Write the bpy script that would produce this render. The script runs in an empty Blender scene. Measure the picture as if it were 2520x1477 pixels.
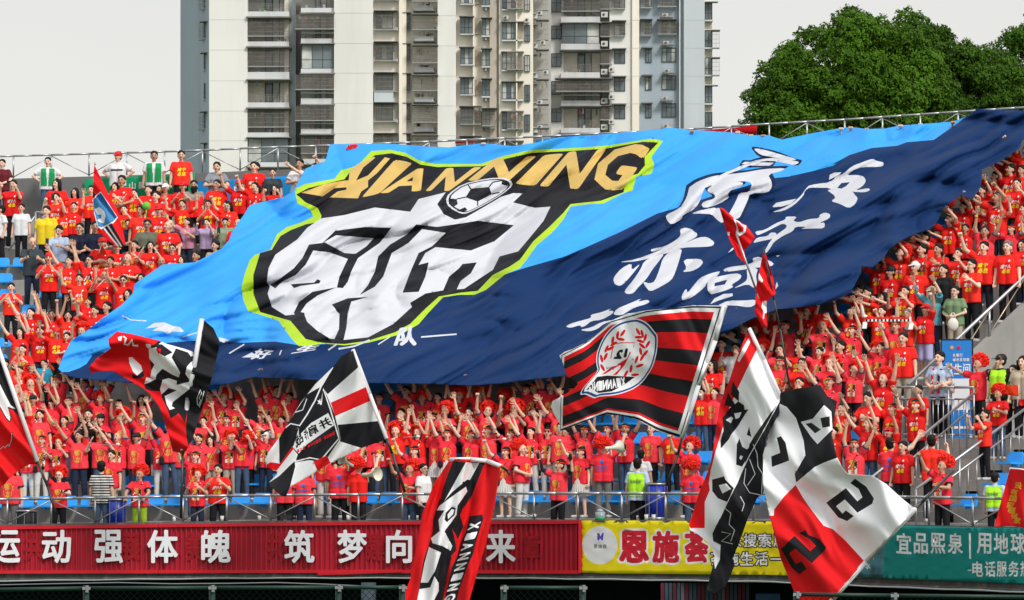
import bpy, bmesh, math, random
import numpy as np
from mathutils import Vector, Matrix, geometry, noise
from mathutils.bvhtree import BVHTree
sc = bpy.context.scene
COL = sc.collection
R = math.radians
rnd = random.Random(7)

# ---------------------------------------------------------------- camera, sky, sun, exposure
F = 11200.0            # focal length in units of a 2520-wide picture
UC, VC, VH = 1260.0, 738.5, 1287.0
PITCH = math.atan((VH - VC) / F)
cam = bpy.data.cameras.new('camera'); camo = bpy.data.objects.new('camera', cam); COL.objects.link(camo)
cam.sensor_width = 36.0; cam.lens = 36.0 * F / 2520.0
cam.clip_start = 1.0; cam.clip_end = 6000.0
camo.location = (0, 0, 0); camo.rotation_euler = (R(90) + PITCH, 0, 0)
sc.camera = camo
SUN_EL, SUN_AZ = 42.0, 34.0       # azimuth: degrees to the right of straight behind the camera
world = bpy.data.worlds.new('World'); sc.world = world; world.use_nodes = True
nt = world.node_tree; nt.nodes.clear()
wo = nt.nodes.new('ShaderNodeOutputWorld'); bg = nt.nodes.new('ShaderNodeBackground')
sky = nt.nodes.new('ShaderNodeTexSky'); sky.sky_type = 'NISHITA'; sky.sun_disc = False
sky.sun_elevation = R(SUN_EL); sky.sun_rotation = R(180 - SUN_AZ)
sky.air_density = 2.0; sky.dust_density = 6.0
hs = nt.nodes.new('ShaderNodeHueSaturation'); hs.inputs['Saturation'].default_value = 0.12
mx = nt.nodes.new('ShaderNodeMix'); mx.data_type = 'RGBA'; mx.inputs[0].default_value = 0.8
tc = nt.nodes.new('ShaderNodeTexCoord'); sp = nt.nodes.new('ShaderNodeSeparateXYZ')
cr = nt.nodes.new('ShaderNodeValToRGB')
cr.color_ramp.elements[0].position = 0.0; cr.color_ramp.elements[0].color = (8.7, 8.45, 8.05, 1)
cr.color_ramp.elements[1].position = 0.16; cr.color_ramp.elements[1].color = (7.3, 7.45, 7.35, 1)
e = cr.color_ramp.elements.new(1.0); e.color = (9.5, 9.7, 9.9, 1)
nt.links.new(tc.outputs['Generated'], sp.inputs[0]); nt.links.new(sp.outputs['Z'], cr.inputs[0])
nt.links.new(sky.outputs[0], hs.inputs['Color']); nt.links.new(hs.outputs[0], mx.inputs[6])
nt.links.new(cr.outputs[0], mx.inputs[7]); cn = nt.nodes.new('ShaderNodeTexNoise'); cn.inputs['Scale'].default_value = 3.5; cn.inputs['Detail'].default_value = 4
cmr = nt.nodes.new('ShaderNodeMapRange'); cmr.inputs[1].default_value = .3; cmr.inputs[2].default_value = .7; cmr.inputs[3].default_value = .95; cmr.inputs[4].default_value = 1.05
cvs = nt.nodes.new('ShaderNodeVectorMath'); cvs.operation = 'SCALE'
nt.links.new(tc.outputs['Generated'], cn.inputs['Vector']); nt.links.new(cn.outputs['Fac'], cmr.inputs[0]); nt.links.new(cmr.outputs[0], cvs.inputs['Scale']); nt.links.new(mx.outputs[2], cvs.inputs[0]); nt.links.new(cvs.outputs[0], bg.inputs[0])
bg.inputs[1].default_value = 0.104
nt.links.new(bg.outputs[0], wo.inputs[0])
sl = bpy.data.lights.new('sun', 'SUN'); sl.energy = 2.1; sl.angle = R(13); sl.color = (1.0, 0.96, 0.9)
so = bpy.data.objects.new('sun', sl); COL.objects.link(so)
sd = Vector((math.sin(R(SUN_AZ)) * math.cos(R(SUN_EL)), -math.cos(R(SUN_AZ)) * math.cos(R(SUN_EL)), math.sin(R(SUN_EL))))
so.rotation_euler = (-sd).to_track_quat('-Z', 'Y').to_euler()
sc.view_settings.view_transform = 'Standard'; sc.view_settings.look = 'None'
sc.view_settings.exposure = 0.22; sc.view_settings.gamma = 1.0; sc.view_settings.use_curve_mapping = False
sc.render.engine = 'CYCLES'
sc.cycles.max_bounces = 6

# ---------------------------------------------------------------- projection maths
CP, SP_ = math.cos(PITCH), math.sin(PITCH)
def proj(x, y, z):
    d = y * CP + z * SP_; up = -y * SP_ + z * CP
    return UC + F * x / d, VC - F * up / d
def ray(u, v):
    a = (u - UC) / F; b = (VC - v) / F
    return a, CP - b * SP_, SP_ + b * CP      # x, y, z per unit of camera depth
def at(u, v, Y):
    a, b, c = ray(u, v); t = Y / b
    return Vector((a * t, Y, c * t))
R0, CX, CY = 33.0, -15.9, 72.1
def S(phi, r, z=0.0):
    return Vector((CX + (R0 + r) * math.sin(phi), CY + (R0 + r) * math.cos(phi), z))
def phi_of(u, r, z=0.0):
    lo, hi = R(-25), R(75)
    for _ in range(40):
        m = (lo + hi) / 2; p = S(m, r, z)
        if proj(*p)[0] < u: lo = m
        else: hi = m
    return lo
ZT = [(-400, -.08), (0, -.033), (620, .05), (1260, .08), (1900, .05), (2213, -.035), (2520, -.09), (2900, -.16)]
def zoff_u(u): return float(np.interp(u, [a for a, b in ZT], [b for a, b in ZT]))
_ph = np.linspace(R(-20), R(70), 200)
_zo = np.array([zoff_u(proj(*S(p, 0, 0))[0]) for p in _ph])
def zoff(phi): return float(np.interp(phi, _ph, _zo))
TOPV = [(-200, 388), (0, 385), (450, 372), (615, 364.5), (810, 358), (1050, 349), (1321, 336.6), (1699, 318), (1866, 306.6), (2097, 293.6), (2380, 273.8), (2520, 264.7), (2800, 246)]
def ztop(phi, r=16.75):
    q = S(phi, r, 9.7); u = proj(*q)[0]; a, b, c = ray(u, float(np.interp(u, [k[0] for k in TOPV], [k[1] for k in TOPV]))); return c / b * q.y
RISE, TREAD = .45, .8
def rowr(k): return 1.3 + TREAD * (k - 1) if k > 0 else 0.12
def rowz(k): return -0.42 + RISE * k
NROW = 19

# ---------------------------------------------------------------- materials
MATS = {}
def mat(name, col, rough=.7, spec=.3, noise_amt=0., noise_scale=8., bump=0., bump_scale=30., metal=0., trans=0., coord='Object', stain=None):
    if name in MATS: return MATS[name]
    m = bpy.data.materials.new(name); m.use_nodes = True; MATS[name] = m
    t = m.node_tree; b = t.nodes['Principled BSDF']
    b.inputs['Base Color'].default_value = (*col, 1); b.inputs['Roughness'].default_value = rough
    b.inputs['Specular IOR Level'].default_value = spec; b.inputs['Metallic'].default_value = metal
    c = t.nodes.new('ShaderNodeTexCoord')
    if noise_amt:
        n = t.nodes.new('ShaderNodeTexNoise'); n.inputs['Scale'].default_value = noise_scale; n.inputs['Detail'].default_value = 5
        r = t.nodes.new('ShaderNodeMapRange'); r.inputs[1].default_value = .3; r.inputs[2].default_value = .7
        r.inputs[3].default_value = 1 - noise_amt; r.inputs[4].default_value = 1 + noise_amt
        v = t.nodes.new('ShaderNodeVectorMath'); v.operation = 'SCALE'; v.inputs[0].default_value = col
        t.links.new(c.outputs[coord], n.inputs['Vector']); t.links.new(n.outputs['Fac'], r.inputs[0])
        t.links.new(r.outputs[0], v.inputs['Scale']); t.links.new(v.outputs[0], b.inputs['Base Color'])
        if stain:   # vertical streaks of dirt
            mp = t.nodes.new('ShaderNodeMapping'); mp.inputs['Scale'].default_value = stain[1]
            n2 = t.nodes.new('ShaderNodeTexNoise'); n2.inputs['Scale'].default_value = 1.0; n2.inputs['Detail'].default_value = 6
            r2 = t.nodes.new('ShaderNodeMapRange'); r2.inputs[1].default_value = .5; r2.inputs[2].default_value = .75; r2.inputs[4].default_value = stain[2]
            mm = t.nodes.new('ShaderNodeMix'); mm.data_type = 'RGBA'; mm.inputs[7].default_value = (*stain[0], 1)
            t.links.new(c.outputs[coord], mp.inputs[0]); t.links.new(mp.outputs[0], n2.inputs['Vector']); t.links.new(n2.outputs['Fac'], r2.inputs[0])
            t.links.new(v.outputs[0], mm.inputs[6]); t.links.new(r2.outputs[0], mm.inputs[0]); t.links.new(mm.outputs[2], b.inputs['Base Color'])
    if bump:
        n = t.nodes.new('ShaderNodeTexNoise'); n.inputs['Scale'].default_value = bump_scale; n.inputs['Detail'].default_value = 4
        bp = t.nodes.new('ShaderNodeBump'); bp.inputs['Strength'].default_value = bump; bp.inputs['Distance'].default_value = .02
        t.links.new(c.outputs[coord], n.inputs['Vector']); t.links.new(n.outputs['Fac'], bp.inputs['Height']); t.links.new(bp.outputs[0], b.inputs['Normal'])
    if trans:
        tr = t.nodes.new('ShaderNodeBsdfTranslucent'); tr.inputs[0].default_value = (*col, 1)
        mix = t.nodes.new('ShaderNodeMixShader'); mix.inputs[0].default_value = trans
        out = t.nodes['Material Output']
        t.links.new(b.outputs[0], mix.inputs[1]); t.links.new(tr.outputs[0], mix.inputs[2]); t.links.new(mix.outputs[0], out.inputs[0])
    return m
def cloth_mat(name, col, trans=.15, bump=.35, scale=1.6, aniso=(1, 1, 1), fine=.5, rot=-27., spec=.12, dist=.05):
    """fabric: pulled creases as bump, a little light coming through"""
    if name in MATS: return MATS[name]
    m = mat(name, col, rough=.6, spec=spec, trans=trans)
    t = m.node_tree; b = t.nodes['Principled BSDF']; c = t.nodes.new('ShaderNodeTexCoord')
    r0 = t.nodes.new('ShaderNodeMapping'); r0.inputs['Rotation'].default_value = (0, R(-rot), 0)
    mp = t.nodes.new('ShaderNodeMapping'); mp.inputs['Scale'].default_value = aniso
    n = t.nodes.new('ShaderNodeTexNoise'); n.inputs['Scale'].default_value = scale; n.inputs['Detail'].default_value = 4; n.inputs['Roughness'].default_value = fine
    n.inputs['Distortion'].default_value = .5
    bp = t.nodes.new('ShaderNodeBump'); bp.inputs['Strength'].default_value = bump; bp.inputs['Distance'].default_value = dist
    t.links.new(c.outputs['Object'], r0.inputs[0]); t.links.new(r0.outputs[0], mp.inputs[0]); t.links.new(mp.outputs[0], n.inputs['Vector'])
    t.links.new(n.outputs['Fac'], bp.inputs['Height']); t.links.new(bp.outputs[0], b.inputs['Normal'])
    return m

# ---------------------------------------------------------------- mesh helpers
class MB:
    def __init__(s): s.v = []; s.f = []; s.m = []
    def add(s, vs, fs, mi=0):
        o = len(s.v); s.v += [tuple(p) for p in vs]; s.f += [tuple(o + i for i in f) for f in fs]; s.m += [mi] * len(fs)
    def hexa(s, a, mi=0):   # 8 points: bottom 4 (ccw), top 4
        s.add(a, [(0, 3, 2, 1), (4, 5, 6, 7), (0, 1, 5, 4), (1, 2, 6, 5), (2, 3, 7, 6), (3, 0, 4, 7)], mi)
    def box(s, x0, x1, y0, y1, z0, z1, mi=0):
        s.hexa([(x0, y0, z0), (x1, y0, z0), (x1, y1, z0), (x0, y1, z0), (x0, y0, z1), (x1, y0, z1), (x1, y1, z1), (x0, y1, z1)], mi)
    def tube(s, p0, p1, r0, r1=None, n=6, mi=0, cap=True):
        r1 = r0 if r1 is None else r1
        p0, p1 = Vector(p0), Vector(p1); d = (p1 - p0).normalized()
        a = d.orthogonal().normalized(); b = d.cross(a)
        vs = [p0 + (a * math.cos(t) + b * math.sin(t)) * r0 for t in [2 * math.pi * i / n for i in range(n)]]
        vs += [p1 + (a * math.cos(t) + b * math.sin(t)) * r1 for t in [2 * math.pi * i / n for i in range(n)]]
        fs = [(i, (i + 1) % n, n + (i + 1) % n, n + i) for i in range(n)]
        if cap: fs += [tuple(range(n - 1, -1, -1)), tuple(range(n, 2 * n))]
        s.add(vs, fs, mi)
    def path(s, pts, r, n=6, mi=0):
        for a, b in zip(pts, pts[1:]): s.tube(a, b, r, n=n, mi=mi)
    def capsule(s, p0, p1, r0, r1, n=10, mi=0, flat=None):
        """closed tapered capsule; flat=(axis vector, factor) squashes the section"""
        p0, p1 = Vector(p0), Vector(p1); d = (p1 - p0)
        d = d.normalized() if d.length > 1e-6 else Vector((0, 0, 1))
        if flat is not None:
            b = (Vector(flat[0]) - d * Vector(flat[0]).dot(d)).normalized(); a = b.cross(d); fb = flat[1]
        else:
            a = d.orthogonal().normalized(); b = d.cross(a); fb = 1
        rings = []
        for t in (-75, -45, -15): rings.append((p0 + d * r0 * math.sin(R(t)), r0 * math.cos(R(t))))
        for t in (15, 45, 75): rings.append((p1 + d * r1 * math.sin(R(t)), r1 * math.cos(R(t))))
        vs = [p0 - d * r0]
        for c, rr in rings:
            for i in range(n):
                t = 2 * math.pi * i / n; vs.append(c + a * math.cos(t) * rr + b * math.sin(t) * rr * fb)
        vs.append(p1 + d * r1); fs = []
        for i in range(n): fs.append((0, 1 + (i + 1) % n, 1 + i))
        for k in range(len(rings) - 1):
            o = 1 + k * n
            for i in range(n): fs.append((o + i, o + (i + 1) % n, o + n + (i + 1) % n, o + n + i))
        o = 1 + (len(rings) - 1) * n; L = len(vs) - 1
        for i in range(n): fs.append((o + i, o + (i + 1) % n, L))
        s.add(vs, fs, mi)
    def ell(s, c, rx, ry, rz, n=12, k=8, mi=0, M=None):
        c = Vector(c); vs = [Vector((0, 0, -rz))]
        for j in range(1, k):
            t = math.pi * j / k - math.pi / 2
            for i in range(n):
                a = 2 * math.pi * i / n; vs.append(Vector((rx * math.cos(t) * math.cos(a), ry * math.cos(t) * math.sin(a), rz * math.sin(t))))
        vs.append(Vector((0, 0, rz)))
        vs = [c + (M @ v if M else v) for v in vs]; fs = []
        for i in range(n): fs.append((0, 1 + (i + 1) % n, 1 + i))
        for j in range(k - 2):
            o = 1 + j * n
            for i in range(n): fs.append((o + i, o + (i + 1) % n, o + n + (i + 1) % n, o + n + i))
        o = 1 + (k - 2) * n; L = len(vs) - 1
        for i in range(n): fs.append((o + i, o + (i + 1) % n, L))
        s.add(vs, fs, mi)
    def mesh(s, name, mats, smooth=False):
        me = bpy.data.meshes.new(name); me.from_pydata(s.v, [], s.f)
        for m in (mats if isinstance(mats, (list, tuple)) else [mats]): me.materials.append(m)
        if len(me.polygons) == len(s.m) and max(s.m, default=0) > 0: me.polygons.foreach_set('material_index', s.m)
        if smooth: me.polygons.foreach_set('use_smooth', [True] * len(me.polygons))
        me.update(); return me
    def obj(s, name, mats, parent=None, smooth=False):
        return link(name, s.mesh(name, mats, smooth), parent)
def link(name, data, parent=None, loc=None, rz=None, sc_=None):
    o = bpy.data.objects.new(name, data); COL.objects.link(o)
    if parent is not None: o.parent = parent
    if loc is not None: o.location = loc
    if rz is not None: o.rotation_euler = (0, 0, rz)
    if sc_ is not None: o.scale = (sc_,) * 3
    return o
def tag(o, label=None, cat=None, group=None, kind=None):
    if label: o['label'] = label
    if cat: o['category'] = cat
    if group: o['group'] = group
    if kind: o['kind'] = kind
    return o
def empty(name, loc=(0, 0, 0), rz=0.):
    o = bpy.data.objects.new(name, None); COL.objects.link(o); o.location = loc; o.rotation_euler = (0, 0, rz); return o
def strip(mb, pts, w, h, mi=0, up=Vector((0, 0, 1))):
    """rectangular bar along a polyline (centre line pts)"""
    for a, b in zip(pts, pts[1:]):
        a, b = Vector(a), Vector(b); d = (b - a).normalized(); s_ = d.cross(up).normalized() * w / 2; t = s_.cross(d).normalized() * h / 2
        mb.hexa([a - s_ - t, b - s_ - t, b + s_ - t, a + s_ - t, a - s_ + t, b - s_ + t, b + s_ + t, a + s_ + t], mi)

# ---------------------------------------------------------------- lettering: outlines from the built-in font
_gl = {}
def glyph(ch, bold=.03, res=2):
    """loops of one character, normalised to its own 0..1 box, its aspect, and its triangles; bold strokes are the union of shifted copies"""
    k = (ch, bold, res)
    if k in _gl: return _gl[k]
    c = bpy.data.curves.new('t', 'FONT'); c.body = ch; c.resolution_u = res
    o = bpy.data.objects.new('t', c); COL.objects.link(o); bpy.context.view_layer.update()
    dg = bpy.context.evaluated_depsgraph_get(); cu = o.evaluated_get(dg).to_curve(dg); base = []
    for sp_ in cu.splines:
        bp = sp_.bezier_points; n = len(bp); pts = []
        for i in range(n):
            a, b = bp[i], bp[(i + 1) % n]
            if a.handle_right_type == 'VECTOR' and b.handle_left_type == 'VECTOR': pts.append((a.co.x, a.co.y)); continue
            q = geometry.interpolate_bezier(a.co, a.handle_right, b.handle_left, b.co, res + 1)
            pts += [(v.x, v.y) for v in q[:-1]]
        out = []
        for p in pts:
            if not out or math.hypot(p[0] - out[-1][0], p[1] - out[-1][1]) > 1e-4: out.append(p)
        if len(out) > 2: base.append(out)
    bpy.data.objects.remove(o); bpy.data.curves.remove(c)
    d = bold * .8; sh = [(0, 0)] if bold < .015 else [(d, 0), (-d, 0), (0, d * .8), (0, -d * .8), (d * .75, d * .6), (-d * .75, d * .6), (d * .75, -d * .6), (-d * .75, -d * .6), (0, 0)]
    V, E = [], []
    for dx, dy in sh:
        for l in base: o_ = len(V); V += [(x + dx, y + dy) for x, y in l]; E += [(o_ + i, o_ + (i + 1) % len(l)) for i in range(len(l))]
    r = geometry.delaunay_2d_cdt([Vector(p) for p in V], E, [], 0, 1e-4)
    P = np.array([tuple(v) for v in r[0]]); Fc = np.array([f for f in r[2] if len(f) == 3]); cc = P[Fc].mean(1); keep = np.zeros(len(Fc), bool)
    for dx, dy in sh: keep |= inside(cc[:, 0] - dx, cc[:, 1] - dy, base)
    Fc = Fc[keep]; nx = {}; he = {(f[a], f[(a + 1) % 3]) for f in Fc.tolist() for a in range(3)}
    for a, b in he:
        if (b, a) not in he: nx.setdefault(a, []).append(b)
    loops = []
    while nx:
        s0 = next(iter(nx)); cur = s0; lp = []
        while cur in nx:
            lp.append(cur); n = nx[cur].pop()
            if not nx[cur]: del nx[cur]
            cur = n
            if cur == s0: break
        if len(lp) > 2: loops.append([tuple(P[i]) for i in lp])
    us_ = np.unique(Fc); x0, y0 = P[us_].min(0); x1, y1 = P[us_].max(0); w = max(x1 - x0, 1e-6); h = max(y1 - y0, 1e-6)
    out = [[((x - x0) / w, (y - y0) / h) for x, y in l] for l in loops]; rm = {int(a): i for i, a in enumerate(us_)}
    tri = ([((P[i][0] - x0) / w, (P[i][1] - y0) / h) for i in us_], [tuple(rm[int(i)] for i in f) for f in Fc])
    _gl[k] = (out, w / h, tri); return _gl[k]
def quadmap(q):   # q: BL, BR, TR, TL
    (ax, ay), (bx, by), (cx, cy), (dx, dy) = q
    def f(p):
        s, t = p
        return ((1 - s) * (1 - t) * ax + s * (1 - t) * bx + s * t * cx + (1 - s) * t * dx,
                (1 - s) * (1 - t) * ay + s * (1 - t) * by + s * t * cy + (1 - s) * t * dy)
    return f
def gquad(ch, q, bold=.03):
    f = quadmap(q); return [[f(p) for p in l] for l in glyph(ch, bold)[0]]
def zone(x0, y0, scale):
    def f(pts): return [((x0 + x / scale) / 1.62540, (y0 + y / scale) / 1.62540) for x, y in pts]
    return f
Z1 = zone(0, 560, 2.3076); ZL = zone(0, 1150, 2.4609); ZC = zone(0, 1220, 4.1033); ZD = zone(0, 1480, 3.4343)
ZE = zone(480, 1500, 3.603); ZR3 = zone(1000, 1400, 2.4609); ZF = zone(1400, 1400, 2.8); ZR6 = zone(2000, 1150, 2.4609)
ZG = zone(2000, 1700, 2.1073); ZR7 = zone(0, 1700, 2.1073); ZR4 = zone(1000, 1700, 2.1073); ZH = zone(2700, 1200, 3.517)
ZI = zone(3000, 1150, 2.2719); ZJ = zone(3300, 1560, 3.077); ZK = zone(3300, 560, 2.141); ZT8 = zone(3000, 1700, 2.1067)
ZM = zone(2700, 1300, 1.3413); Z6 = zone(1000, 500, 1.48235); Z5 = zone(2200, 550, 2.1); ZTR = zone(2850, 0, 2.0225)
ZB1 = zone(680, 0, 2.2727); ZB2 = zone(1700, 0, 2.1); ZK3 = zone(3300, 1080, 2.8405)
ZID = lambda pts: list(pts)
def line(pts, w):   # a thin band polygon along pts
    L, Rr = [], []
    for i, p in enumerate(pts):
        a = pts[max(i - 1, 0)]; b = pts[min(i + 1, len(pts) - 1)]
        dx, dy = b[0] - a[0], b[1] - a[1]; n = math.hypot(dx, dy) or 1
        L.append((p[0] - dy / n * w / 2, p[1] + dx / n * w / 2)); Rr.append((p[0] + dy / n * w / 2, p[1] - dx / n * w / 2))
    return L + Rr[::-1]
def ellp(cx, cy, a, b, ang=0., n=14):
    c, s = math.cos(ang), math.sin(ang)
    return [(cx + a * math.cos(t) * c - b * math.sin(t) * s, cy + a * math.cos(t) * s + b * math.sin(t) * c) for t in [2 * math.pi * i / n for i in range(n)]]
def smooth_poly(pts, it=1):
    for _ in range(it):
        q = []
        for i in range(len(pts)):
            a, b = pts[i], pts[(i + 1) % len(pts)]
            q += [(a[0] * .78 + b[0] * .22, a[1] * .78 + b[1] * .22), (a[0] * .22 + b[0] * .78, a[1] * .22 + b[1] * .78)]
        pts = q
    return pts
def inside(px, py, loops):
    c = np.zeros(len(px), bool)
    for l in loops:
        a = np.asarray(l); b = np.roll(a, -1, 0)
        for (x0, y0), (x1, y1) in zip(a, b):
            if y0 == y1: continue
            m = ((y0 > py) != (y1 > py)) & (px < (x1 - x0) * (py - y0) / (y1 - y0) + x0); c ^= m
    return c
def cloth(name, outline, layers, depth, step, mats, parent=None, thick=.004):
    """triangulated cloth: outline and every printed edge are cut into the mesh;
    depth(u, v) -> distance for arrays; layers: (loops, material index), later ones on top"""
    pts = [tuple(p) for p in outline]; edges = [(i, (i + 1) % len(pts)) for i in range(len(pts))]
    def resample(l):
        out = []
        for i in range(len(l)):
            a, b = l[i], l[(i + 1) % len(l)]; n = max(1, int(math.hypot(b[0] - a[0], b[1] - a[1]) / (step * 1.3)))
            out += [(a[0] + (b[0] - a[0]) * j / n, a[1] + (b[1] - a[1]) * j / n) for j in range(n)]
        return out
    ol = resample(pts); pts = list(ol); edges = [(i, (i + 1) % len(ol)) for i in range(len(ol))]
    A = np.array(ol); base = 0; kept = []
    for loops, mi in layers:
        b = np.vstack([np.asarray(l) for l in loops])
        if len(loops) == 1 and len(loops[0]) == 4 and (b.min(0) <= A.min(0)).all() and (b.max(0) >= A.max(0)).all(): base = mi
        else: kept.append((loops, mi))
    layers = kept
    for loops, mi in layers:
        for l in loops:
            l = resample(l); o = len(pts); pts += l; edges += [(o + i, o + (i + 1) % len(l)) for i in range(len(l))]
    g = []
    xs = np.arange(A[:, 0].min(), A[:, 0].max(), step); ys = np.arange(A[:, 1].min(), A[:, 1].max(), step * .87)
    rs = np.random.RandomState(3)
    for j, y in enumerate(ys):
        for x in xs: g.append((x + (j % 2) * step / 2, y))
    g = np.array(g) + rs.uniform(-.12, .12, (len(g), 2)) * step
    g = g[inside(g[:, 0], g[:, 1], [ol])]
    pts += [tuple(p) for p in g]
    r = geometry.delaunay_2d_cdt([Vector(p) for p in pts], edges, [], 0, 1e-4)
    V = np.array([tuple(v) for v in r[0]]); Fc = np.array([f for f in r[2] if len(f) == 3])
    c = V[Fc].mean(1); keep = inside(c[:, 0], c[:, 1], [ol]); Fc = Fc[keep]; c = c[keep]
    mi = np.full(len(Fc), base)
    for loops, m in layers:
        b = np.vstack([np.asarray(l) for l in loops]); bb = (c[:, 0] >= b[:, 0].min()) & (c[:, 0] <= b[:, 0].max()) & (c[:, 1] >= b[:, 1].min()) & (c[:, 1] <= b[:, 1].max())
        ii = np.where(bb)[0]
        if len(ii): k = inside(c[ii, 0], c[ii, 1], loops); mi[ii[k]] = m
    us_, inv_ = np.unique(Fc, return_inverse=True); V = V[us_]; Fc = inv_.reshape(Fc.shape)
    Y = depth(V[:, 0], V[:, 1])
    a = (V[:, 0] - UC) / F; b = (VC - V[:, 1]) / F; ry = CP - b * SP_; rz = SP_ + b * CP; t = Y / ry
    P = np.stack([a * t, Y, rz * t], 1)
    me = bpy.data.meshes.new(name); me.from_pydata(P.tolist(), [], Fc[:, ::-1].tolist())
    for m in mats: me.materials.append(m)
    me.polygons.foreach_set('material_index', mi); me.polygons.foreach_set('use_smooth', [True] * len(me.polygons)); me.update()
    o = link(name, me, parent)
    if thick:
        md = o.modifiers.new('thickness', 'SOLIDIFY'); md.thickness = thick; md.offset = 0
    return o
def vnoise(x, y, s=1., seed=0., oct=1):
    out = np.empty(len(x))
    for i in range(len(x)): out[i] = noise.fractal(Vector((x[i] * s, y[i] * s, seed)), .9, 2., oct)
    return out

# ================================================================ ground and the dark level under the stand
m_conc = mat('concrete', (.36, .35, .33), .9, .15, .12, 1.5, .25, 12, stain=((.2, .19, .17), (6, 6, .7), .5))
m_conc2 = mat('concrete_wall', (.30, .295, .28), .9, .15, .1, 1.2, .2, 10, stain=((.2, .19, .17), (3, 3, .6), .45))
m_parapet = mat('parapet_grey', (.17, .17, .17), .85, .15, .08, 2.)
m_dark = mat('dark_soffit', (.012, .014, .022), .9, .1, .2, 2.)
m_steel = mat('brushed_steel', (.42, .43, .45), .4, .5, .06, 20., metal=.85)
m_seat = mat('blue_plastic', (.02, .33, .85), .38, .45, .1, 3.)
m_green = mat('green_paint', (.003, .026, .018), .5, .4, .2, 8.)
m_white = mat('white_letter', (.84, .84, .90), .5, .3, .03, 5.)
GZ = -4.6
g = MB(); n = 24
g.add([(-3000, -400, GZ), (3000, -400, GZ), (3000, 4000, GZ), (-3000, 4000, GZ)], [(0, 1, 2, 3)])
tag(g.obj('ground', mat('ground_turf', (.05, .09, .03), .95, .1, .3, .4)), kind='structure')

# ================================================================ terrace: steps, landing, walls
PH0, PH1, PHW, PHA, PHB = R(-12), R(62), R(40.2), R(43.7), R(46.0)
def arc(a, b, n): return [a + (b - a) * i / n for i in range(n + 1)]
def ring(mb, prof, a, b, n, mi=0, zo=True):
    """sweep a profile [(r, z)...] along the bowl"""
    ph = arc(a, b, n); vs = []
    for p in ph:
        z0 = zoff(p) if zo else 0
        for r, z in prof: q = S(p, r, z + z0); vs.append(tuple(q))
    m = len(prof); fs = []
    for i in range(n):
        for j in range(m - 1): fs.append((i * m + j, (i + 1) * m + j, (i + 1) * m + j + 1, i * m + j + 1))
    mb.add(vs, fs, mi)
prof = [(-.02, -.42), (rowr(1), -.42)]
for k in range(1, NROW + 1):
    prof += [(rowr(k), rowz(k)), (rowr(k + 1) if k < NROW else 17.0, rowz(k))]
t = MB(); ring(t, prof, PH0, PHW, 60)
# lower rows right of the aisle, then the flat landing, then rows behind it
lo = [(-.02, -.42), (rowr(1), -.42)]
for k in range(1, 6): lo += [(rowr(k), rowz(k)), (rowr(k + 1), rowz(k))]
lo += [(17.0, rowz(5))]
ring(t, [p for p in lo], PHB, PH1, 20)
ring(t, lo[:-1] + [(17.0, rowz(5))], PHW, PHA, 6)
# aisle with half-height steps
st = [(-.02, -.42), (rowr(1) - .4, -.42)]
z = -.42; r_ = rowr(1) - .4
while z < rowz(5) - .01:
    z += RISE / 2; st += [(r_, z), (r_ + TREAD / 2, z)]; r_ += TREAD / 2
st[-1] = (17.0, rowz(5))
ring(t, st, PHA, PHB, 6)
tag(t.obj('terrace', m_conc), kind='structure')
def radial_wall(mb, phi, prof_top, zb, thick=.18):
    """wall standing on a radius; prof_top [(r, ztop)...]"""
    ta = Vector((math.cos(phi), -math.sin(phi), 0)) * thick
    for (ra, za), (rb, zb2) in zip(prof_top, prof_top[1:]):
        a, b = S(phi, ra), S(phi, rb); z0 = zoff(phi)
        mb.hexa([a + Vector((0, 0, zb)), a + ta + Vector((0, 0, zb)), b + ta + Vector((0, 0, zb)), b + Vector((0, 0, zb)),
                 a + Vector((0, 0, za + z0)), a + ta + Vector((0, 0, za + z0)), b + ta + Vector((0, 0, zb2 + z0)), b + Vector((0, 0, zb2 + z0))])
w = MB(); radial_wall(w, PHW, [(rowr(6) - .1, rowz(6) + .12), (17.0, rowz(6) + .12 + (17.0 - rowr(6) + .1) * RISE / TREAD)], 1.0)
radial_wall(w, PHW - .0045, [(rowr(5), rowz(5) + .12), (rowr(6), rowz(6) + .12)], -1, .15)
tag(w.obj('wall_right', m_conc2), kind='structure')
w = MB(); vs = []; n_ = 70
for p in arc(PH0, PH1, n_):
    zt = ztop(p) - .62
    for r, z in ((16.6, 5.5), (16.6, zt), (16.95, zt), (16.95, GZ)): vs.append(S(p, r, z))
w.add(vs, [(4 * i + j, 4 * i + 4 + j, 4 * i + 5 + j, 4 * i + 1 + j) for i in range(n_) for j in range(3)])
tag(w.obj('wall_back', m_parapet), kind='structure')
w = MB(); ring(w, [(.12, -.5), (.12, 0.), (-.1, 0.), (-.1, -.06), (-.04, -.06), (-.04, -1.24), (-.1, -1.24), (-.1, -1.32), (6, -1.32)], PH0, PH1, 60)
tag(w.obj('parapet', mat('parapet_edge', (.10, .10, .10), .85, .2, .2, 3., stain=((.28, .27, .25), (5, 5, 1), .6))), kind='structure')
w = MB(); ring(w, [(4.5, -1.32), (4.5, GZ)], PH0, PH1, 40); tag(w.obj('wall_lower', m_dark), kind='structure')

# top coping and cable under the panels
def ringtube(mb, r, z, a, b, n, rad, k=6, wob=0.):
    pts = []
    for i, p in enumerate(arc(a, b, n)):
        pts.append(S(p, r, z + zoff(p) + wob * math.sin(i * 1.7)))
    mb.path(pts, rad, k)
w = MB(); ringtube(w, -.15, -1.30, PH0, PH1, 80, .016, 5, .008)
tag(w.obj('cable_conduit', mat('conduit', (.42, .45, .47), .5)), 'thin pale conduit running below the coloured fascia panels', 'conduit')

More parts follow.
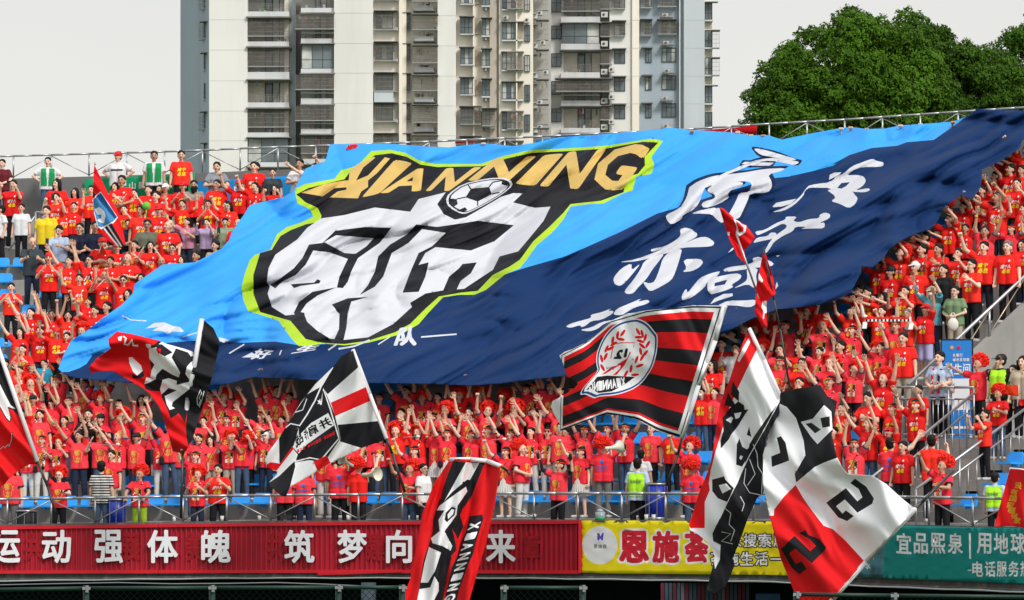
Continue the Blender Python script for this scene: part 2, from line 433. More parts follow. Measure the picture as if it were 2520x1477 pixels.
# ================================================================ railings
def railing(r, zb, h, ph_list, label, name, big=.032, zf=None):
    zf = zf or (lambda p: zb + zoff(p))
    root = empty(name, S(ph_list[0], r, zb)); tag(root, label, 'railing'); inv = -Vector(root.location)
    mp = None
    def L(mb, nm):
        o = mb.obj(nm, m_steel, root, True); o.matrix_parent_inverse = Matrix.Translation(inv); return o
    b = MB(); pts = []
    for i in range(len(ph_list) - 1):
        for q in arc(ph_list[i], ph_list[i + 1], 2)[:-1]: pts.append(S(q, r, zf(q) + h))
    pts.append(S(ph_list[-1], r, zf(ph_list[-1]) + h)); b.path(pts, big, 8); L(b, 'top_rail')
    for i, p in enumerate(ph_list):
        b = MB(); q0 = S(p, r, zf(p)); b.tube(q0, q0 + Vector((0, 0, h)), big * .82, n=8); L(b, 'post')
    for i in range(len(ph_list) - 1):
        p, q = ph_list[i], ph_list[i + 1]; a, c = S(p, r, zf(p)), S(q, r, zf(q)); b = MB()
        if i % 2: a.z += .03; c.z += h - .03
        else: a.z += h - .03; c.z += .03
        b.tube(a, c, big * .5, n=6); L(b, 'brace')
    return root
pu = [-90 + 108.0 * i for i in range(30)]
railing(.0, 0., .575, [phi_of(u, 0., .3) for u in pu if u < 2760], 'steel railing with diagonal braces along the front edge above the red, yellow and teal panels', 'front_railing')
tu = [-60 + 93.0 * i for i in range(33)]
railing(16.75, 9.14, .60, [phi_of(u, 16.75, 9.4) for u in tu], 'steel railing with diagonal braces along the top edge of the stand', 'top_railing', big=.027, zf=lambda p: ztop(p) - .6)

# stair handrails with balusters, in the aisle at the right
def stair_rail(phi, ra, rb, h, label, second=.3, nbal=16):
    root = empty('stair_railing', S(phi, ra, 0)); tag(root, label, 'railing', 'stair railings'); Mi = Matrix.Translation(-Vector(root.location))
    def zf(r): return rowz(0) + max(0, min(5 * RISE, (r - rowr(1) + .5) * RISE / TREAD)) + zoff(phi)
    A = S(phi, ra, zf(ra)); B = S(phi, rb, zf(rb)); U = Vector((0, 0, 1))
    b = MB(); b.tube(A + U * h, B + U * h, .032, n=8); b.obj('handrail', m_steel, root, True).matrix_parent_inverse = Mi
    b = MB(); b.tube(A + U * (h - second), B + U * (h - second), .024, n=6); b.obj('lower_rail', m_steel, root, True).matrix_parent_inverse = Mi
    for i in range(nbal + 1):
        f = i / nbal; q = A.lerp(B, f); b = MB(); b.tube(q, q + U * (h - (second if i % 5 else 0)), .024 if i % 5 == 0 else .012, n=6)
        b.obj('post' if i % 5 == 0 else 'baluster', m_steel, root, True).matrix_parent_inverse = Mi
stair_rail(PHA, .55, rowr(5) + .1, 1.1, 'left steel handrail going up the aisle stair from the front walkway to the landing')
stair_rail(PHB, .9, rowr(5) + .9, 1.1, 'right steel handrail of the aisle stair, beside the curly-wigged man holding the big flag')
# landing guard
root = empty('landing_railing', S(PHW, 4.6, rowz(5))); tag(root, 'horizontal steel railing of the landing in front of the blue toilet sign', 'railing'); Mi = Matrix.Translation(-Vector(root.location))
pa, pb = PHW + R(.3), PHA
for nm, zz, rr in (('top_rail', 1.12, .03), ('middle_rail', .86, .02), ('bottom_rail', .08, .02)):
    b = MB(); b.path([S(p, 4.6, rowz(5) + zz + zoff(p)) for p in arc(pa, pb, 4)], rr, 8); b.obj(nm, m_steel, root, True).matrix_parent_inverse = Mi
for i, p in enumerate(arc(pa, pb, 15)):
    b = MB(); q = S(p, 4.6, rowz(5) + zoff(p)); b.tube(q, q + Vector((0, 0, 1.12 if i % 5 == 0 else .86)), .026 if i % 5 == 0 else .012, n=6)
    b.obj('post' if i % 5 == 0 else 'baluster', m_steel, root, True).matrix_parent_inverse = Mi
# handrail on the sloping wall
root = empty('wall_railing', S(PHW, 5.4, rowz(6))); tag(root, 'sloping steel handrail on top of the grey concrete wall at the right', 'railing'); Mi = Matrix.Translation(-Vector(root.location))
def wz(r): return rowz(6) + .12 + (r - rowr(6) + .1) * RISE / TREAD + zoff(PHW)
b = MB(); b.tube(S(PHW + .002, 5.2, wz(5.2) + .62), S(PHW + .002, 16, wz(16) + .62), .04, n=8); b.obj('top_rail', m_steel, root, True).matrix_parent_inverse = Mi
rr = [5.5 + 1.45 * i for i in range(8)]
for i, r in enumerate(rr):
    q = S(PHW + .002, r, wz(r)); b = MB(); b.tube(q, q + Vector((0, 0, .62)), .03, n=8); b.obj('post', m_steel, root, True).matrix_parent_inverse = Mi
    if i: b = MB(); b.tube(S(PHW + .002, rr[i - 1], wz(rr[i - 1]) + .05), q + Vector((0, 0, .58)), .014, n=6); b.obj('brace', mat('brass_tube', (.55, .47, .33), .35, metal=.7), root, True).matrix_parent_inverse = Mi

# grey metal gate and small rail at the far left
def lgate():
    root = empty('metal_gate', at(100, 600, 121)); tag(root, 'grey barred metal gate against the back wall at the far left', 'gate'); Mi = Matrix.Translation(-Vector(root.location)); Y = 118.5
    pts = [at(55, 535, Y), at(88, 522, Y), at(158, 530, Y), at(158, 640, Y)]
    b = MB(); b.path([at(88, 640, Y), at(88, 522, Y), at(158, 530, Y), at(158, 640, Y)], .035, 6); b.path([at(20, 618, Y), at(88, 530, Y)], .03, 6)
    b.obj('frame', m_steel, root, True).matrix_parent_inverse = Mi
    for i in range(9):
        u = 96 + i * 7; b = MB(); b.tube(at(u, 526, Y), at(u, 640, Y), .016, n=5); b.obj('bar', m_steel, root, True).matrix_parent_inverse = Mi
lgate()

# ================================================================ fascia panels, lettering, banners
def phi_u(u, r, z): return phi_of(u, r, z)
def fas(u, v, r):
    """point on the upright cylinder of radius r seen at u, v"""
    p = phi_of(u, r, (VH - v) / 112); q = S(p, r); a, b, c = ray(u, v); return Vector((q.x, q.y, c / b * q.y))
m_red = mat('red_sheet_metal', (.42, .012, .03), .5, .35, .12, 1.2, stain=((.22, .01, .02), (9, 9, .8), .5))
m_redt = mat('red_trim', (.62, .01, .025), .45, .35, .08, 2.)
def vtop(u): return np.interp(u, [0, 620, 1000, 1430, 1900, 2213, 2520], [1295, 1287, 1283, 1281, 1284, 1293, 1300]) 
def vbot(u): return np.interp(u, [0, 400, 800, 1430, 1900, 2179, 2520], [1410, 1409, 1408, 1410, 1414, 1423, 1437])
root = empty('fascia_panel', fas(700, 1350, -.06)); tag(root, 'long red corrugated metal fascia with white raised characters below the front railing', 'fascia'); Mi = Matrix.Translation(-Vector(root.location))
us = np.arange(-60, 1428, 2.05); sheets = [(-60, 391), (391, 857), (857, 1428)]
for s0, s1 in sheets:
    vs = []; uu = [u for u in us if s0 - .01 <= u <= s1 + 2.06]
    for u in uu:
        ph = (u % 12.3) / 12.3; r = -.075 - (.035 if ph < .5 else 0.)
        a = fas(u, vtop(u) + 8, r); c = fas(u, vbot(u) - 4, r); vs += [a, c]
    b = MB(); b.add(vs, [(2 * i, 2 * i + 1, 2 * i + 3, 2 * i + 2) for i in range(len(uu) - 1)]); o = b.obj('corrugated_sheet', m_red, root); o.matrix_parent_inverse = Mi
    for vf, dv in ((vtop, 4), (vbot, -2)):
        b = MB(); strip(b, [fas(u, vf(u) + dv, -.13) for u in np.linspace(s0 + .5, s1 - .5, 12)], .05, .075)
        o = b.obj('trim_strip', m_redt, root); o.matrix_parent_inverse = Mi
b = MB(); strip(b, [fas(1427, vtop(1427) + 2, -.135), fas(1427, vbot(1427), -.135)], .06, .06, up=Vector((0, 1, 0))); b.obj('trim_strip', m_redt, root).matrix_parent_inverse = Mi
b = MB(); strip(b, [fas(783, 1412.5, -.16), fas(870, 1410, -.16), fas(990, 1405, -.16)], .04, .06); b.obj('loose_trim_strip', m_redt, root).matrix_parent_inverse = Mi
def solid_glyph(ch, q, r, depth, m, parent, nm='letter', bold=.05, Mi=None, mapf=fas):
    tr = glyph(ch, bold)[2]; f = quadmap(q); P = [f(p) for p in tr[0]]
    fr = [mapf(u, v, r) for u, v in P]; bk = [mapf(u, v, r + depth) for u, v in P]; n = len(P)
    cnt = {}
    for fc in tr[1]:
        for i in range(len(fc)): cnt[(fc[i], fc[(i + 1) % len(fc)])] = 1
    side = [(a, b_, n + b_, n + a) for (a, b_) in cnt if (b_, a) not in cnt]
    b = MB(); b.add(fr + bk, list(tr[1]) + side); o = b.obj(nm, m, parent)
    if Mi is not None: o.matrix_parent_inverse = Mi
    return o
def bq(u0, u1, v0, v1, sl=0.): return [(u0, v1), (u1, v1 + sl), (u1, v0 + sl), (u0, v0)]
for ch, u0, u1 in (('运', -22, 50), ('动', 103, 175), ('强', 232, 303), ('体', 362, 438), ('魄', 495, 568), ('筑', 699, 774), ('梦', 830, 903), ('向', 950, 1014), ('未', 1080, 1150), ('来', 1196, 1269)):
    solid_glyph(ch, bq(u0, u1, 1304, 1386), -.2, .05, m_white, root, bold=.035, Mi=Mi)
m_ghost = mat('faded_letter_paint', (.33, .004, .012), .6, .3, .25, 6.)
for ch, u0, u1 in (('共', 60, 112), ('展', 290, 345), ('美', 455, 505), ('共', 655, 705), ('建', 900, 950), ('章', 1288, 1330)):
    solid_glyph(ch, bq(u0, u1, 1312, 1382), -.1165, .004, m_ghost, root, 'faded_letter', .05, Mi=Mi)

def banner(name, outline, layers, r, mats, label, parent_cat, extra=None, step=14):
    def dep(U, V): return np.array([fas(u, v, r).y + .012 * math.sin(u * .11) * math.sin(v * .2) for u, v in zip(U, V)])
    o = cloth(name, outline, layers, dep, step, mats, None, .006); tag(o, label, parent_cat); return o
m_yel = cloth_mat('yellow_vinyl', (.80, .66, .012), 0., .12, 1.2)
m_vred = mat('vinyl_red', (.58, .01, .03), .5); m_vwhite = mat('vinyl_white', (.75, .75, .78), .5); m_blk = mat('vinyl_black', (.015, .015, .02), .6)
lay = [([ellp(1476.5, 1342, 43, 47, 0, 40)], 2)]
def glay(chs, mi, bold, f=lambda q: q): return [(gquad(c, f(q), bold), mi) for c, q in chs]
big = [('恩', bq(1523, 1598, 1306, 1386)), ('施', bq(1605, 1672, 1306, 1386)), ('荟', bq(1684, 1744, 1306, 1386))]
def expand(q, d): (a, b), (c, e), (f, g_), (h, i) = q; return [(a - d, b + d), (c + d, e + d), (f + d, g_ - d), (h - d, i - d)]
lay += glay([(c, expand(q, 5)) for c, q in big], 2, .13) + glay(big, 1, .065)
sm = []
for i, c in enumerate('快来搜索恩施'): sm.append((c, bq(1757 + 36.5 * i, 1789 + 36.5 * i, 1313, 1347)))
for i, c in enumerate('荟施生活一'): sm.append((c, bq(1749 + 36.5 * i, 1781 + 36.5 * i, 1358, 1392) if c != '一' else bq(1896, 1926, 1374, 1378)))
lay += glay([(c, expand(q, 3)) for c, q in sm], 3, .12) + glay(sm, 2, .03)
lay += glay([('恩', bq(1461, 1471, 1340, 1350)), ('施', bq(1472, 1482, 1340, 1350)), ('荟', bq(1483, 1493, 1340, 1350))], 3, .02)
lay += [([[(1470, 1312), (1475, 1312), (1478, 1320), (1482, 1312), (1486, 1311), (1484, 1330), (1480, 1330), (1477, 1325), (1473, 1331), (1470, 1328)]], 4)]
yo = [(1431, 1281)] + [(u, float(vtop(u)) - .5) for u in range(1500, 2140, 60)] + [(2150, 1291), (2150, 1421)] + [(u, float(vbot(u)) + 1) for u in range(2100, 1460, -60)] + [(1431, 1410)]
banner('yellow_banner', yo, lay, -.1, [m_yel, m_vred, m_vwhite, m_blk, mat('vinyl_purple', (.10, .06, .45), .5)], 'yellow vinyl banner with big red white-edged characters and a white oval below the railing', 'banner')
m_teal = cloth_mat('teal_vinyl', (.012, .23, .22), 0., .1, 1.2); m_sea = mat('printed_sea', (.05, .16, .21), .5, .3, .55, 3.5)
lay = [([[(2100, 1286), (2182, 1292), (2178, 1350), (2174, 1424), (2100, 1420)]], 1)]
for c, u0, u1 in (('宜', 2206, 2243), ('品', 2249, 2284), ('熙', 2290, 2327), ('泉', 2333, 2370), ('用', 2404, 2440), ('地', 2446, 2482), ('球', 2487, 2523)): lay += glay([(c, bq(u0, u1, 1311, 1362, 2))], 2, .03)
lay += [([[(2384.5, 1312), (2389, 1312), (2390, 1376), (2385.5, 1375)]], 2), ([[(2382, 1402), (2391, 1402), (2391, 1405), (2382, 1405)]], 2)]
for c, u0, u1 in (('电', 2393, 2420), ('话', 2424, 2450), ('服', 2453, 2478), ('务', 2482, 2508), ('热', 2511, 2536), ('水', 2130, 2142)):
    v0, v1 = (1381, 1419) if c != '水' else (1385, 1400); lay += glay([(c, bq(u0, u1, v0, v1, 1))], 2, .03)
to = [(2100, 1289)] + [(u, float(vtop(u)) + .5) for u in range(2150, 2620, 60)] + [(2620, 1303), (2620, 1441)] + [(u, float(vbot(u))) for u in range(2560, 2110, -60)] + [(2100, 1420)]
banner('teal_banner', to, lay, -.107, [m_teal, m_sea, m_vwhite], 'teal vinyl banner with white characters and a printed dark sea at its left end', 'banner')

# signs on the back wall and behind the top railing
m_sgreen = cloth_mat('green_vinyl', (.01, .30, .13), 0., .08, 1.); m_sblue = cloth_mat('blue_vinyl', (.015, .24, .60), 0., .1, 1.)
def wallsign(name, u0, u1, v0, v1, m, glyphs, label, r=16.5, slope=-.06, kind='banner'):
    o = [(u0, v0), (u1, v0 + slope * (u1 - u0)), (u1, v1 + slope * (u1 - u0)), (u0, v1)]; lay = []
    for c, a, b_, c0, c1 in glyphs: s = slope * (a - u0); lay += glay([(c, bq(a, b_, c0 + s, c1 + s, slope * (b_ - a)))], 1, .03)
    def dep(U, V): return np.array([S(phi_of(u, r, (VH - v) * .01), r).y for u, v in zip(U, V)])
    tag(cloth(name, o, lay, dep, 16, [m, m_vwhite], None, .01), label, kind)
wallsign('green_banner', 208, 479, 442, 500, m_sgreen, [('山', 318, 334, 455, 473), ('泉', 340, 354, 455, 473), ('度', 400, 414, 455, 473)], 'green vinyl banner on the back wall behind the spectators at upper left')
wallsign('blue_banner', 480, 740, 447, 520, m_sblue, [('品', 572, 596, 465, 500), ('居', 602, 628, 465, 500), ('乐', 640, 664, 465, 500)], 'blue vinyl banner on the back wall just left of the giant cloth')
m_rsilk = cloth_mat('red_silk', (.50, .006, .01), .1, .3, 1.5)
wallsign('red_banner', 1690, 1863, 324, 342, m_rsilk, [], 'red banner tied behind the top railing above the giant cloth', 16.9, -.085)
wallsign('blue_banner', 1320, 1400, 343, 352, m_sblue, [], 'short strip of blue banner behind the top railing above the gold lettering', 16.9, -.07)
wallsign('red_banner', 1120, 1170, 349, 353, m_rsilk, [], 'thin red strip tied to the top railing left of the gold lettering', 16.9, -.05)

# blue toilet sign standing on the landing
root = empty('standing_sign', S(R(41.55), 5.9, rowz(5) - .02)); tag(root, 'tall blue standing sign with white characters for the toilets beside the grey wall', 'sign')
root.rotation_euler = (0, 0, -R(8)); root.scale = (.95, 1, .93)
b = MB(); b.box(-.35, .35, 0, .07, .05, 2.42); b.obj('panel', mat('sign_blue', (.012, .20, .62), .35, .5), root)
b = MB(); b.box(-.38, -.352, -.01, .08, 0, 2.45); b.box(.352, .38, -.01, .08, 0, 2.45); b.box(-.38, .38, -.01, .08, 2.422, 2.45); b.obj('frame', m_blk, root)
b = MB(); b.box(-.12, .29, -.006, -.002, .75, 1.5); b.obj('white_panel', m_vwhite, root)
def lf(x, z, y): return Vector((x, y, z))
for c, x0, x1, z0, z1 in (('卫', -.28, -.1, 1.6, 1.86), ('生', -.07, .12, 1.6, 1.86), ('间', .14, .31, 1.6, 1.86), ('北', -.1, -.03, 2.02, 2.1), ('银', -.02, .05, 2.02, 2.1), ('行', .06, .13, 2.02, 2.1), ('城', -.1, -.03, 1.91, 1.99), ('市', -.02, .05, 1.91, 1.99), ('足', .06, .13, 1.91, 1.99), ('球', .14, .21, 1.91, 1.99), ('联', .22, .29, 1.91, 1.99)):
    solid_glyph(c, [(x0, z0), (x1, z0), (x1, z1), (x0, z1)], -.012, .01, m_vwhite, root, 'letter', .03, mapf=lambda x, z, y: Vector((x, y, z)))
for x in (-.12, .04):
    b = MB(); b.ell((x, -.012, 2.24), .045, .006, .045, 12, 6); b.obj('emblem', mat('emblem_orange', (.7, .3, .15), .5) if x < 0 else m_vred, root)
b = MB(); b.box(-.3, .31, -.01, -.003, .3, .36); b.obj('white_line', m_vwhite, root)

# ================================================================ below the stand: column, cladding, door, green fence
b = MB(); q = at(905, 1412, 100.5); b.tube((q.x, q.y + .6, GZ), (q.x, q.y + .6, -1.32), .17, n=12)
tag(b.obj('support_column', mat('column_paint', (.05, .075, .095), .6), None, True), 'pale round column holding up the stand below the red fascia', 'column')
root = empty('wall_cladding', at(1730, 1450, 100)); tag(root, 'faded red and blue striped metal cladding below the yellow banner', 'cladding'); Mi = Matrix.Translation(-Vector(root.location))
mc = [mat('cladding_red', (.085, .008, .02), .6, noise_amt=.4, noise_scale=3), mat('cladding_blue', (.03, .05, .075), .6, noise_amt=.3, noise_scale=3), mat('cladding_pale', (.10, .085, .10), .6)]
for i in range(22):
    u = 1626 + i * 10; Y = 98.6; a, c = at(u, 1425, Y), at(u + 9.2, 1425, Y - .25)
    b = MB(); b.hexa([(a.x, a.y, GZ), (c.x, c.y + .25, GZ), (c.x, c.y + .3, GZ), (a.x, a.y + .05, GZ), (a.x, a.y, -1.3), (c.x, c.y + .25, -1.3), (c.x, c.y + .3, -1.3), (a.x, a.y + .05, -1.3)])
    o = b.obj('cladding_strip', mc[(0, 1, 1, 0, 1, 2, 0, 1, 1, 0)[i % 10]], root); o.matrix_parent_inverse = Mi
b = MB(); q0, q1 = at(1860, 1460, 98), at(1920, 1460, 98); b.box(q0.x, q1.x, q0.y, q0.y + .1, GZ, -1.52)
tag(b.obj('blue_door', mat('door_blue', (.01, .06, .16), .5)), 'dark blue metal door under the stand below the yellow banner', 'door')
m_mesh = mat('chain_link', (.002, .010, .008), .8, .05)
def fence(us, v, Y, label, vtops):
    root = empty('mesh_fence', at(us[0], v, Y)); tag(root, label, 'fence', 'green mesh fences by the pitch'); Mi = Matrix.Translation(-Vector(root.location))
    P = [at(u, vv, Y) for u, vv in zip(us, vtops)]
    for a, c in zip(P, P[1:]):
        b = MB(); b.tube(a, c, .035, n=8); b.obj('top_rail', m_green, root, True).matrix_parent_inverse = Mi
        b = MB(); L = (c - a).length; nn = int(L / .12)
        for i in range(-4, nn):
            for sgn in (1, -1):
                x0 = max(0, i * .12); x1 = min(L, i * .12 + .6)
                if x1 - x0 < .05: continue
                z0 = (x0 - i * .12); z1 = (x1 - i * .12); d = (c - a) / L
                if sgn < 0: z0, z1 = .6 - z0, .6 - z1
                b.tube(a + d * x0 - Vector((0, 0, .02 + z0)), a + d * x1 - Vector((0, 0, .02 + z1)), .005, n=3, cap=False)
        o = b.obj('wire_mesh', m_mesh, root); o.matrix_parent_inverse = Mi; o['kind'] = 'stuff'
    for a in P:
        b = MB(); b.tube((a.x, a.y, GZ), (a.x, a.y, a.z + .05), .055, n=8); b.obj('post', m_green, root, True).matrix_parent_inverse = Mi
        b = MB(); b.box(a.x - .06, a.x + .08, a.y - .07, a.y - .05, a.z - .025, a.z + .025); b.tube((a.x + .02, a.y - .07, a.z - .07), (a.x + .02, a.y - .07, a.z + .05), .03, n=6)
        b.obj('clamp', m_steel, root).matrix_parent_inverse = Mi
fence([-30, 212, 522, 833, 990], 1447, 80, 'green mesh fence with bright steel clamps under the red fascia', [1452, 1448, 1447, 1446, 1446])
fence([1240, 1434], 1446, 80.5, 'short dark green mesh fence right of the hanging red flag', [1447, 1447])
fence([1960, 2200, 2560], 1462, 80, 'green mesh fence below the teal banner at the right', [1463, 1466, 1470])
# hanging cable
b = MB(); b.path([at(u, v, 84) for u, v in ((-20, 1440), (120, 1437), (290, 1434), (420, 1437), (560, 1436), (680, 1434), (800, 1438), (900, 1443), (1000, 1444))], .012, 5)
tag(b.obj('hanging_cable', mat('cable_grey', (.16, .17, .18), .6)), 'loose grey cable sagging under the red fascia', 'cable')

# ================================================================ giant cloth
TO = ([(752, 415), (790, 400), (800, 398), (812, 355), (905, 354), (975, 355), (1050, 361), (1105, 363), (1190, 352), (1262, 360), (1320, 351), (1375, 338), (1480, 331), (1610, 320), (1645, 314), (1700, 320), (1753, 323)]
      + ZTR([(190, 1075), (290, 1095), (450, 1095), (560, 1130), (800, 1080), (1040, 1037), (1110, 1028), (1250, 1045), (1400, 1040), (1520, 1015), (1680, 1005), (1950, 985), (2060, 940), (2140, 880), (2300, 890), (2620, 898)])
      + [(2560, 330)] + ZK([(1690, 0), (1670, 60), (1640, 90), (1510, 178), (1345, 252), (1335, 400), (1262, 512), (1160, 468), (1120, 500), (1000, 600), (985, 650), (960, 700), (900, 765), (770, 805), (640, 865), (550, 935), (500, 1015), (400, 1095), (308, 1080), (308, 1135), (225, 1305), (100, 1372), (0, 1400)])
      + ZI([(830, 95), (600, 168), (430, 185), (250, 200), (0, 290)]) + ZH([(760, 440), (700, 470), (590, 511)])
      + ZR6([(1400, 640), (650, 872), (300, 907), (0, 945)]) + ZR3([(2190, 350), (1700, 332), (1150, 325), (800, 300)])
      + ZE([(2450, 60), (1900, 32), (1620, 112), (1450, 152), (1310, 166)]) + ZL([(1240, 938), (1000, 915), (750, 890), (640, 862), (575, 802), (620, 680), (700, 520), (850, 430), (1010, 300), (1200, 170), (1310, 50)])
      + Z1([(1240, 1330), (1500, 1150), (1620, 1142), (1800, 1130), (1920, 1070), (2050, 1000), (2110, 930), (2140, 850), (2230, 720)]) + Z6([(0, 475), (200, 427), (255, 392), (290, 330)]))
NAVY = (ZC([(900, 1110), (1130, 1100), (1300, 1040), (1420, 970), (1520, 822), (1750, 770)]) + ZL([(1500, 560), (1650, 545), (1900, 525), (2100, 530), (2400, 545), (2510, 540)])
        + Z6([(150, 1285), (300, 1308), (450, 1300), (700, 1285), (950, 1200), (1140, 1020), (1300, 1000), (1510, 887), (1640, 845), (1850, 785)])
        + Z5([(150, 990), (400, 880), (600, 790), (900, 640), (1040, 600), (1270, 525), (1370, 492), (1700, 392), (1850, 345), (2000, 330), (2200, 285), (2370, 240), (2450, 190)])
        + ZK([(60, 230), (100, 190), (210, 130), (400, 70), (620, 50), (700, 20), (850, 8)]) + ZTR([(1790, 1133), (2000, 985), (2060, 935), (2140, 870), (2700, 860)])
        + [(2600, 500), (2500, 900), (1800, 1000), (100, 1000)])
LB, NV, GR, BK, GD, WH, DB = range(7)
L6 = lambda p, m, s=0: ([smooth_poly(Z6(p), s) if s else Z6(p)], m)
lay = [([NAVY], NV)]
# lime edge, black field
lay.append(([Z6([(268, 400), (275, 375), (330, 350), (500, 320), (540, 270), (640, 240), (720, 155), (830, 148), (920, 165), (1000, 210), (1100, 232), (1370, 232), (1500, 185), (1660, 150), (1900, 138), (2100, 125), (2380, 82), (2450, 95), (2380, 190), (2398, 240), (2380, 290), (2290, 308), (2268, 390), (2212, 405), (2100, 465), (1990, 472), (1900, 485), (1860, 560), (1790, 640), (1700, 715), (1640, 800), (1600, 850), (1510, 888), (1400, 978), (1330, 1008), (1240, 1008), (1145, 1022), (1060, 1112), (1000, 1182), (900, 1240), (700, 1292), (560, 1307), (430, 1297), (340, 1313), (285, 1310), (240, 1260), (170, 1162), (50, 1122), (-10, 1105), (-40, 1040), (-50, 960), (-30, 880), (0, 800), (30, 770), (120, 740), (160, 650), (220, 605), (300, 580), (375, 545), (355, 500), (280, 465)])], GR))
lay.append(([Z6([(275, 412), (345, 375), (560, 322), (600, 270), (660, 235), (740, 180), (840, 168), (930, 190), (1010, 235), (1110, 250), (1380, 245), (1520, 200), (1670, 165), (1900, 155), (2110, 140), (2330, 100), (2420, 105), (2340, 190), (2342, 240), (2300, 290), (2230, 310), (2215, 400), (2080, 450), (1900, 470), (1860, 520), (1780, 600), (1680, 690), (1600, 800), (1540, 840), (1440, 890), (1350, 985), (1250, 995), (1120, 1018), (1040, 1090), (950, 1180), (860, 1230), (700, 1280), (560, 1300), (430, 1292), (330, 1270), (240, 1162), (60, 1110), (20, 1000), (20, 890), (60, 760), (130, 740), (180, 660), (240, 625), (330, 590), (410, 575), (425, 540), (400, 490), (330, 460)])], BK))
lay += [L6([(100, 930), (110, 850), (150, 770), (280, 680), (340, 610), (420, 555), (560, 535), (740, 490), (950, 515), (1000, 440), (1160, 400), (1110, 470), (1150, 530), (1215, 562), (1280, 548), (1400, 480), (1480, 430), (1560, 405), (1618, 405), (1560, 460), (1690, 492), (1782, 485), (1740, 570), (1650, 680), (1590, 750), (1480, 780), (1440, 860), (1340, 925), (1270, 972), (1140, 982), (1040, 1000), (950, 1055), (960, 1080), (850, 1180), (700, 1260), (560, 1275), (430, 1265), (340, 1170), (320, 1120), (210, 1130), (130, 1080), (105, 1000), (118, 960)], WH),
        L6([(350, 710), (430, 700), (505, 628), (680, 605), (838, 610), (770, 700), (640, 790), (600, 870), (580, 930), (550, 968), (515, 965), (530, 900), (580, 795), (470, 755), (375, 745), (330, 830), (270, 890), (190, 930), (150, 970), (120, 950), (180, 910), (260, 850), (310, 790)], BK),
        L6([(440, 695), (510, 655), (590, 660), (735, 672), (690, 720), (625, 765), (560, 760)], WH),
        L6([(985, 590), (1110, 605), (1280, 580), (1350, 568), (1565, 595), (1450, 690), (1310, 745), (1100, 725), (1040, 760), (1000, 830), (1060, 815), (1040, 900), (1000, 990), (905, 995), (940, 900), (960, 850), (1000, 760), (1080, 720), (1160, 640), (1020, 618), (940, 700), (840, 760), (790, 900), (740, 960), (650, 1010), (700, 950), (740, 870), (760, 780), (830, 710), (930, 650)], BK),
        L6([(1145, 982), (1180, 900), (1240, 850), (1260, 825), (1345, 815), (1310, 880), (1250, 925), (1225, 977)], BK),
        L6([(240, 945), (380, 935), (400, 915), (420, 925), (410, 940), (300, 955), (262, 968)], BK),
        L6([(260, 1115), (290, 1050), (370, 990), (510, 963), (400, 1012), (335, 1060), (300, 1110), (322, 1115), (330, 1160), (400, 1222), (475, 1268), (390, 1264), (300, 1185)], BK),
        L6([(485, 1065), (580, 1028), (700, 1020), (600, 1048), (580, 1120), (572, 1200), (555, 1275), (500, 1272), (528, 1210), (530, 1120)], BK)]
ball = [(1160, 450), (1175, 410), (1260, 350), (1400, 318), (1500, 312), (1548, 328), (1558, 360), (1500, 410), (1400, 470), (1290, 525), (1250, 528), (1180, 490)]
bc = (1355, 418)
def shr(p, c, k): return [(c[0] + (x - c[0]) * k, c[1] + (y - c[1]) * k) for x, y in p]
lay += [L6(shr(ball, bc, 1.13), BK, 1), L6(ball, WH, 1), L6(shr(ball, bc, .93), BK, 1), L6(shr(ball, bc, .87), WH, 1)]
lay += [L6(p, BK) for p in ([(1310, 378), (1418, 368), (1432, 410), (1350, 455), (1278, 430)], [(1180, 436), (1225, 440), (1232, 470), (1205, 488), (1178, 468)], [(1495, 330), (1530, 334), (1526, 362), (1490, 352)], [(1225, 510), (1275, 488), (1290, 505), (1262, 518)])]
lay += [L6(line(p, 7), BK) for p in ([(1225, 440), (1280, 428)], [(1310, 380), (1290, 352)], [(1418, 368), (1440, 340)], [(1432, 410), (1480, 400)], [(1350, 455), (1350, 480)], [(1440, 340), (1495, 330)])]
lay += [L6([(305, 402), (440, 352), (545, 332), (608, 326), (580, 370), (500, 375), (430, 424)], GD), L6([(592, 268), (640, 232), (735, 188), (742, 196), (672, 252), (628, 330), (700, 300), (800, 192), (830, 200), (755, 285), (700, 330), (700, 368), (660, 395), (640, 436), (470, 430), (520, 395), (570, 385), (585, 330)], GD)]
# letters of the place name, bold and slanted, each on its own patch of the cloth
for ch, q in (('I', [(660, 432), (765, 408), (965, 225), (860, 205)]), ('A', [(770, 406), (1010, 392), (1125, 255), (900, 262)]), ('N', [(1040, 392), (1180, 392), (1375, 250), (1165, 256)]),
              ('N', [(1290, 330), (1530, 336), (1700, 182), (1450, 200)]), ('I', [(1570, 350), (1690, 362), (1862, 168), (1745, 178)]), ('N', [(1715, 362), (1945, 382), (2115, 138), (1890, 160)]), ('G', [(1985, 348), (2195, 407), (2395, 116), (2145, 110)])):
    lay.append((gquad(ch, Z6(q), .045), GD))
lay += [L6(ball, WH, 1) if i == 0 else x for i, x in enumerate([None])]  # the ball lies over the letters
for p, m in ((shr(ball, bc, .93), BK), (shr(ball, bc, .87), WH)): lay.append(L6(p, m, 1))
lay += [L6(p, BK) for p in ([(1310, 378), (1418, 368), (1432, 410), (1350, 455), (1278, 430)], [(1180, 436), (1225, 440), (1232, 470), (1205, 488), (1178, 468)], [(1495, 330), (1530, 334), (1526, 362), (1490, 352)], [(1225, 510), (1275, 488), (1290, 505), (1262, 518)])]
lay += [L6(line(p, 7), BK) for p in ([(1225, 440), (1280, 428)], [(1310, 380), (1290, 352)], [(1418, 368), (1440, 340)], [(1432, 410), (1480, 400)], [(1350, 455), (1350, 480)], [(1440, 340), (1495, 330)])]
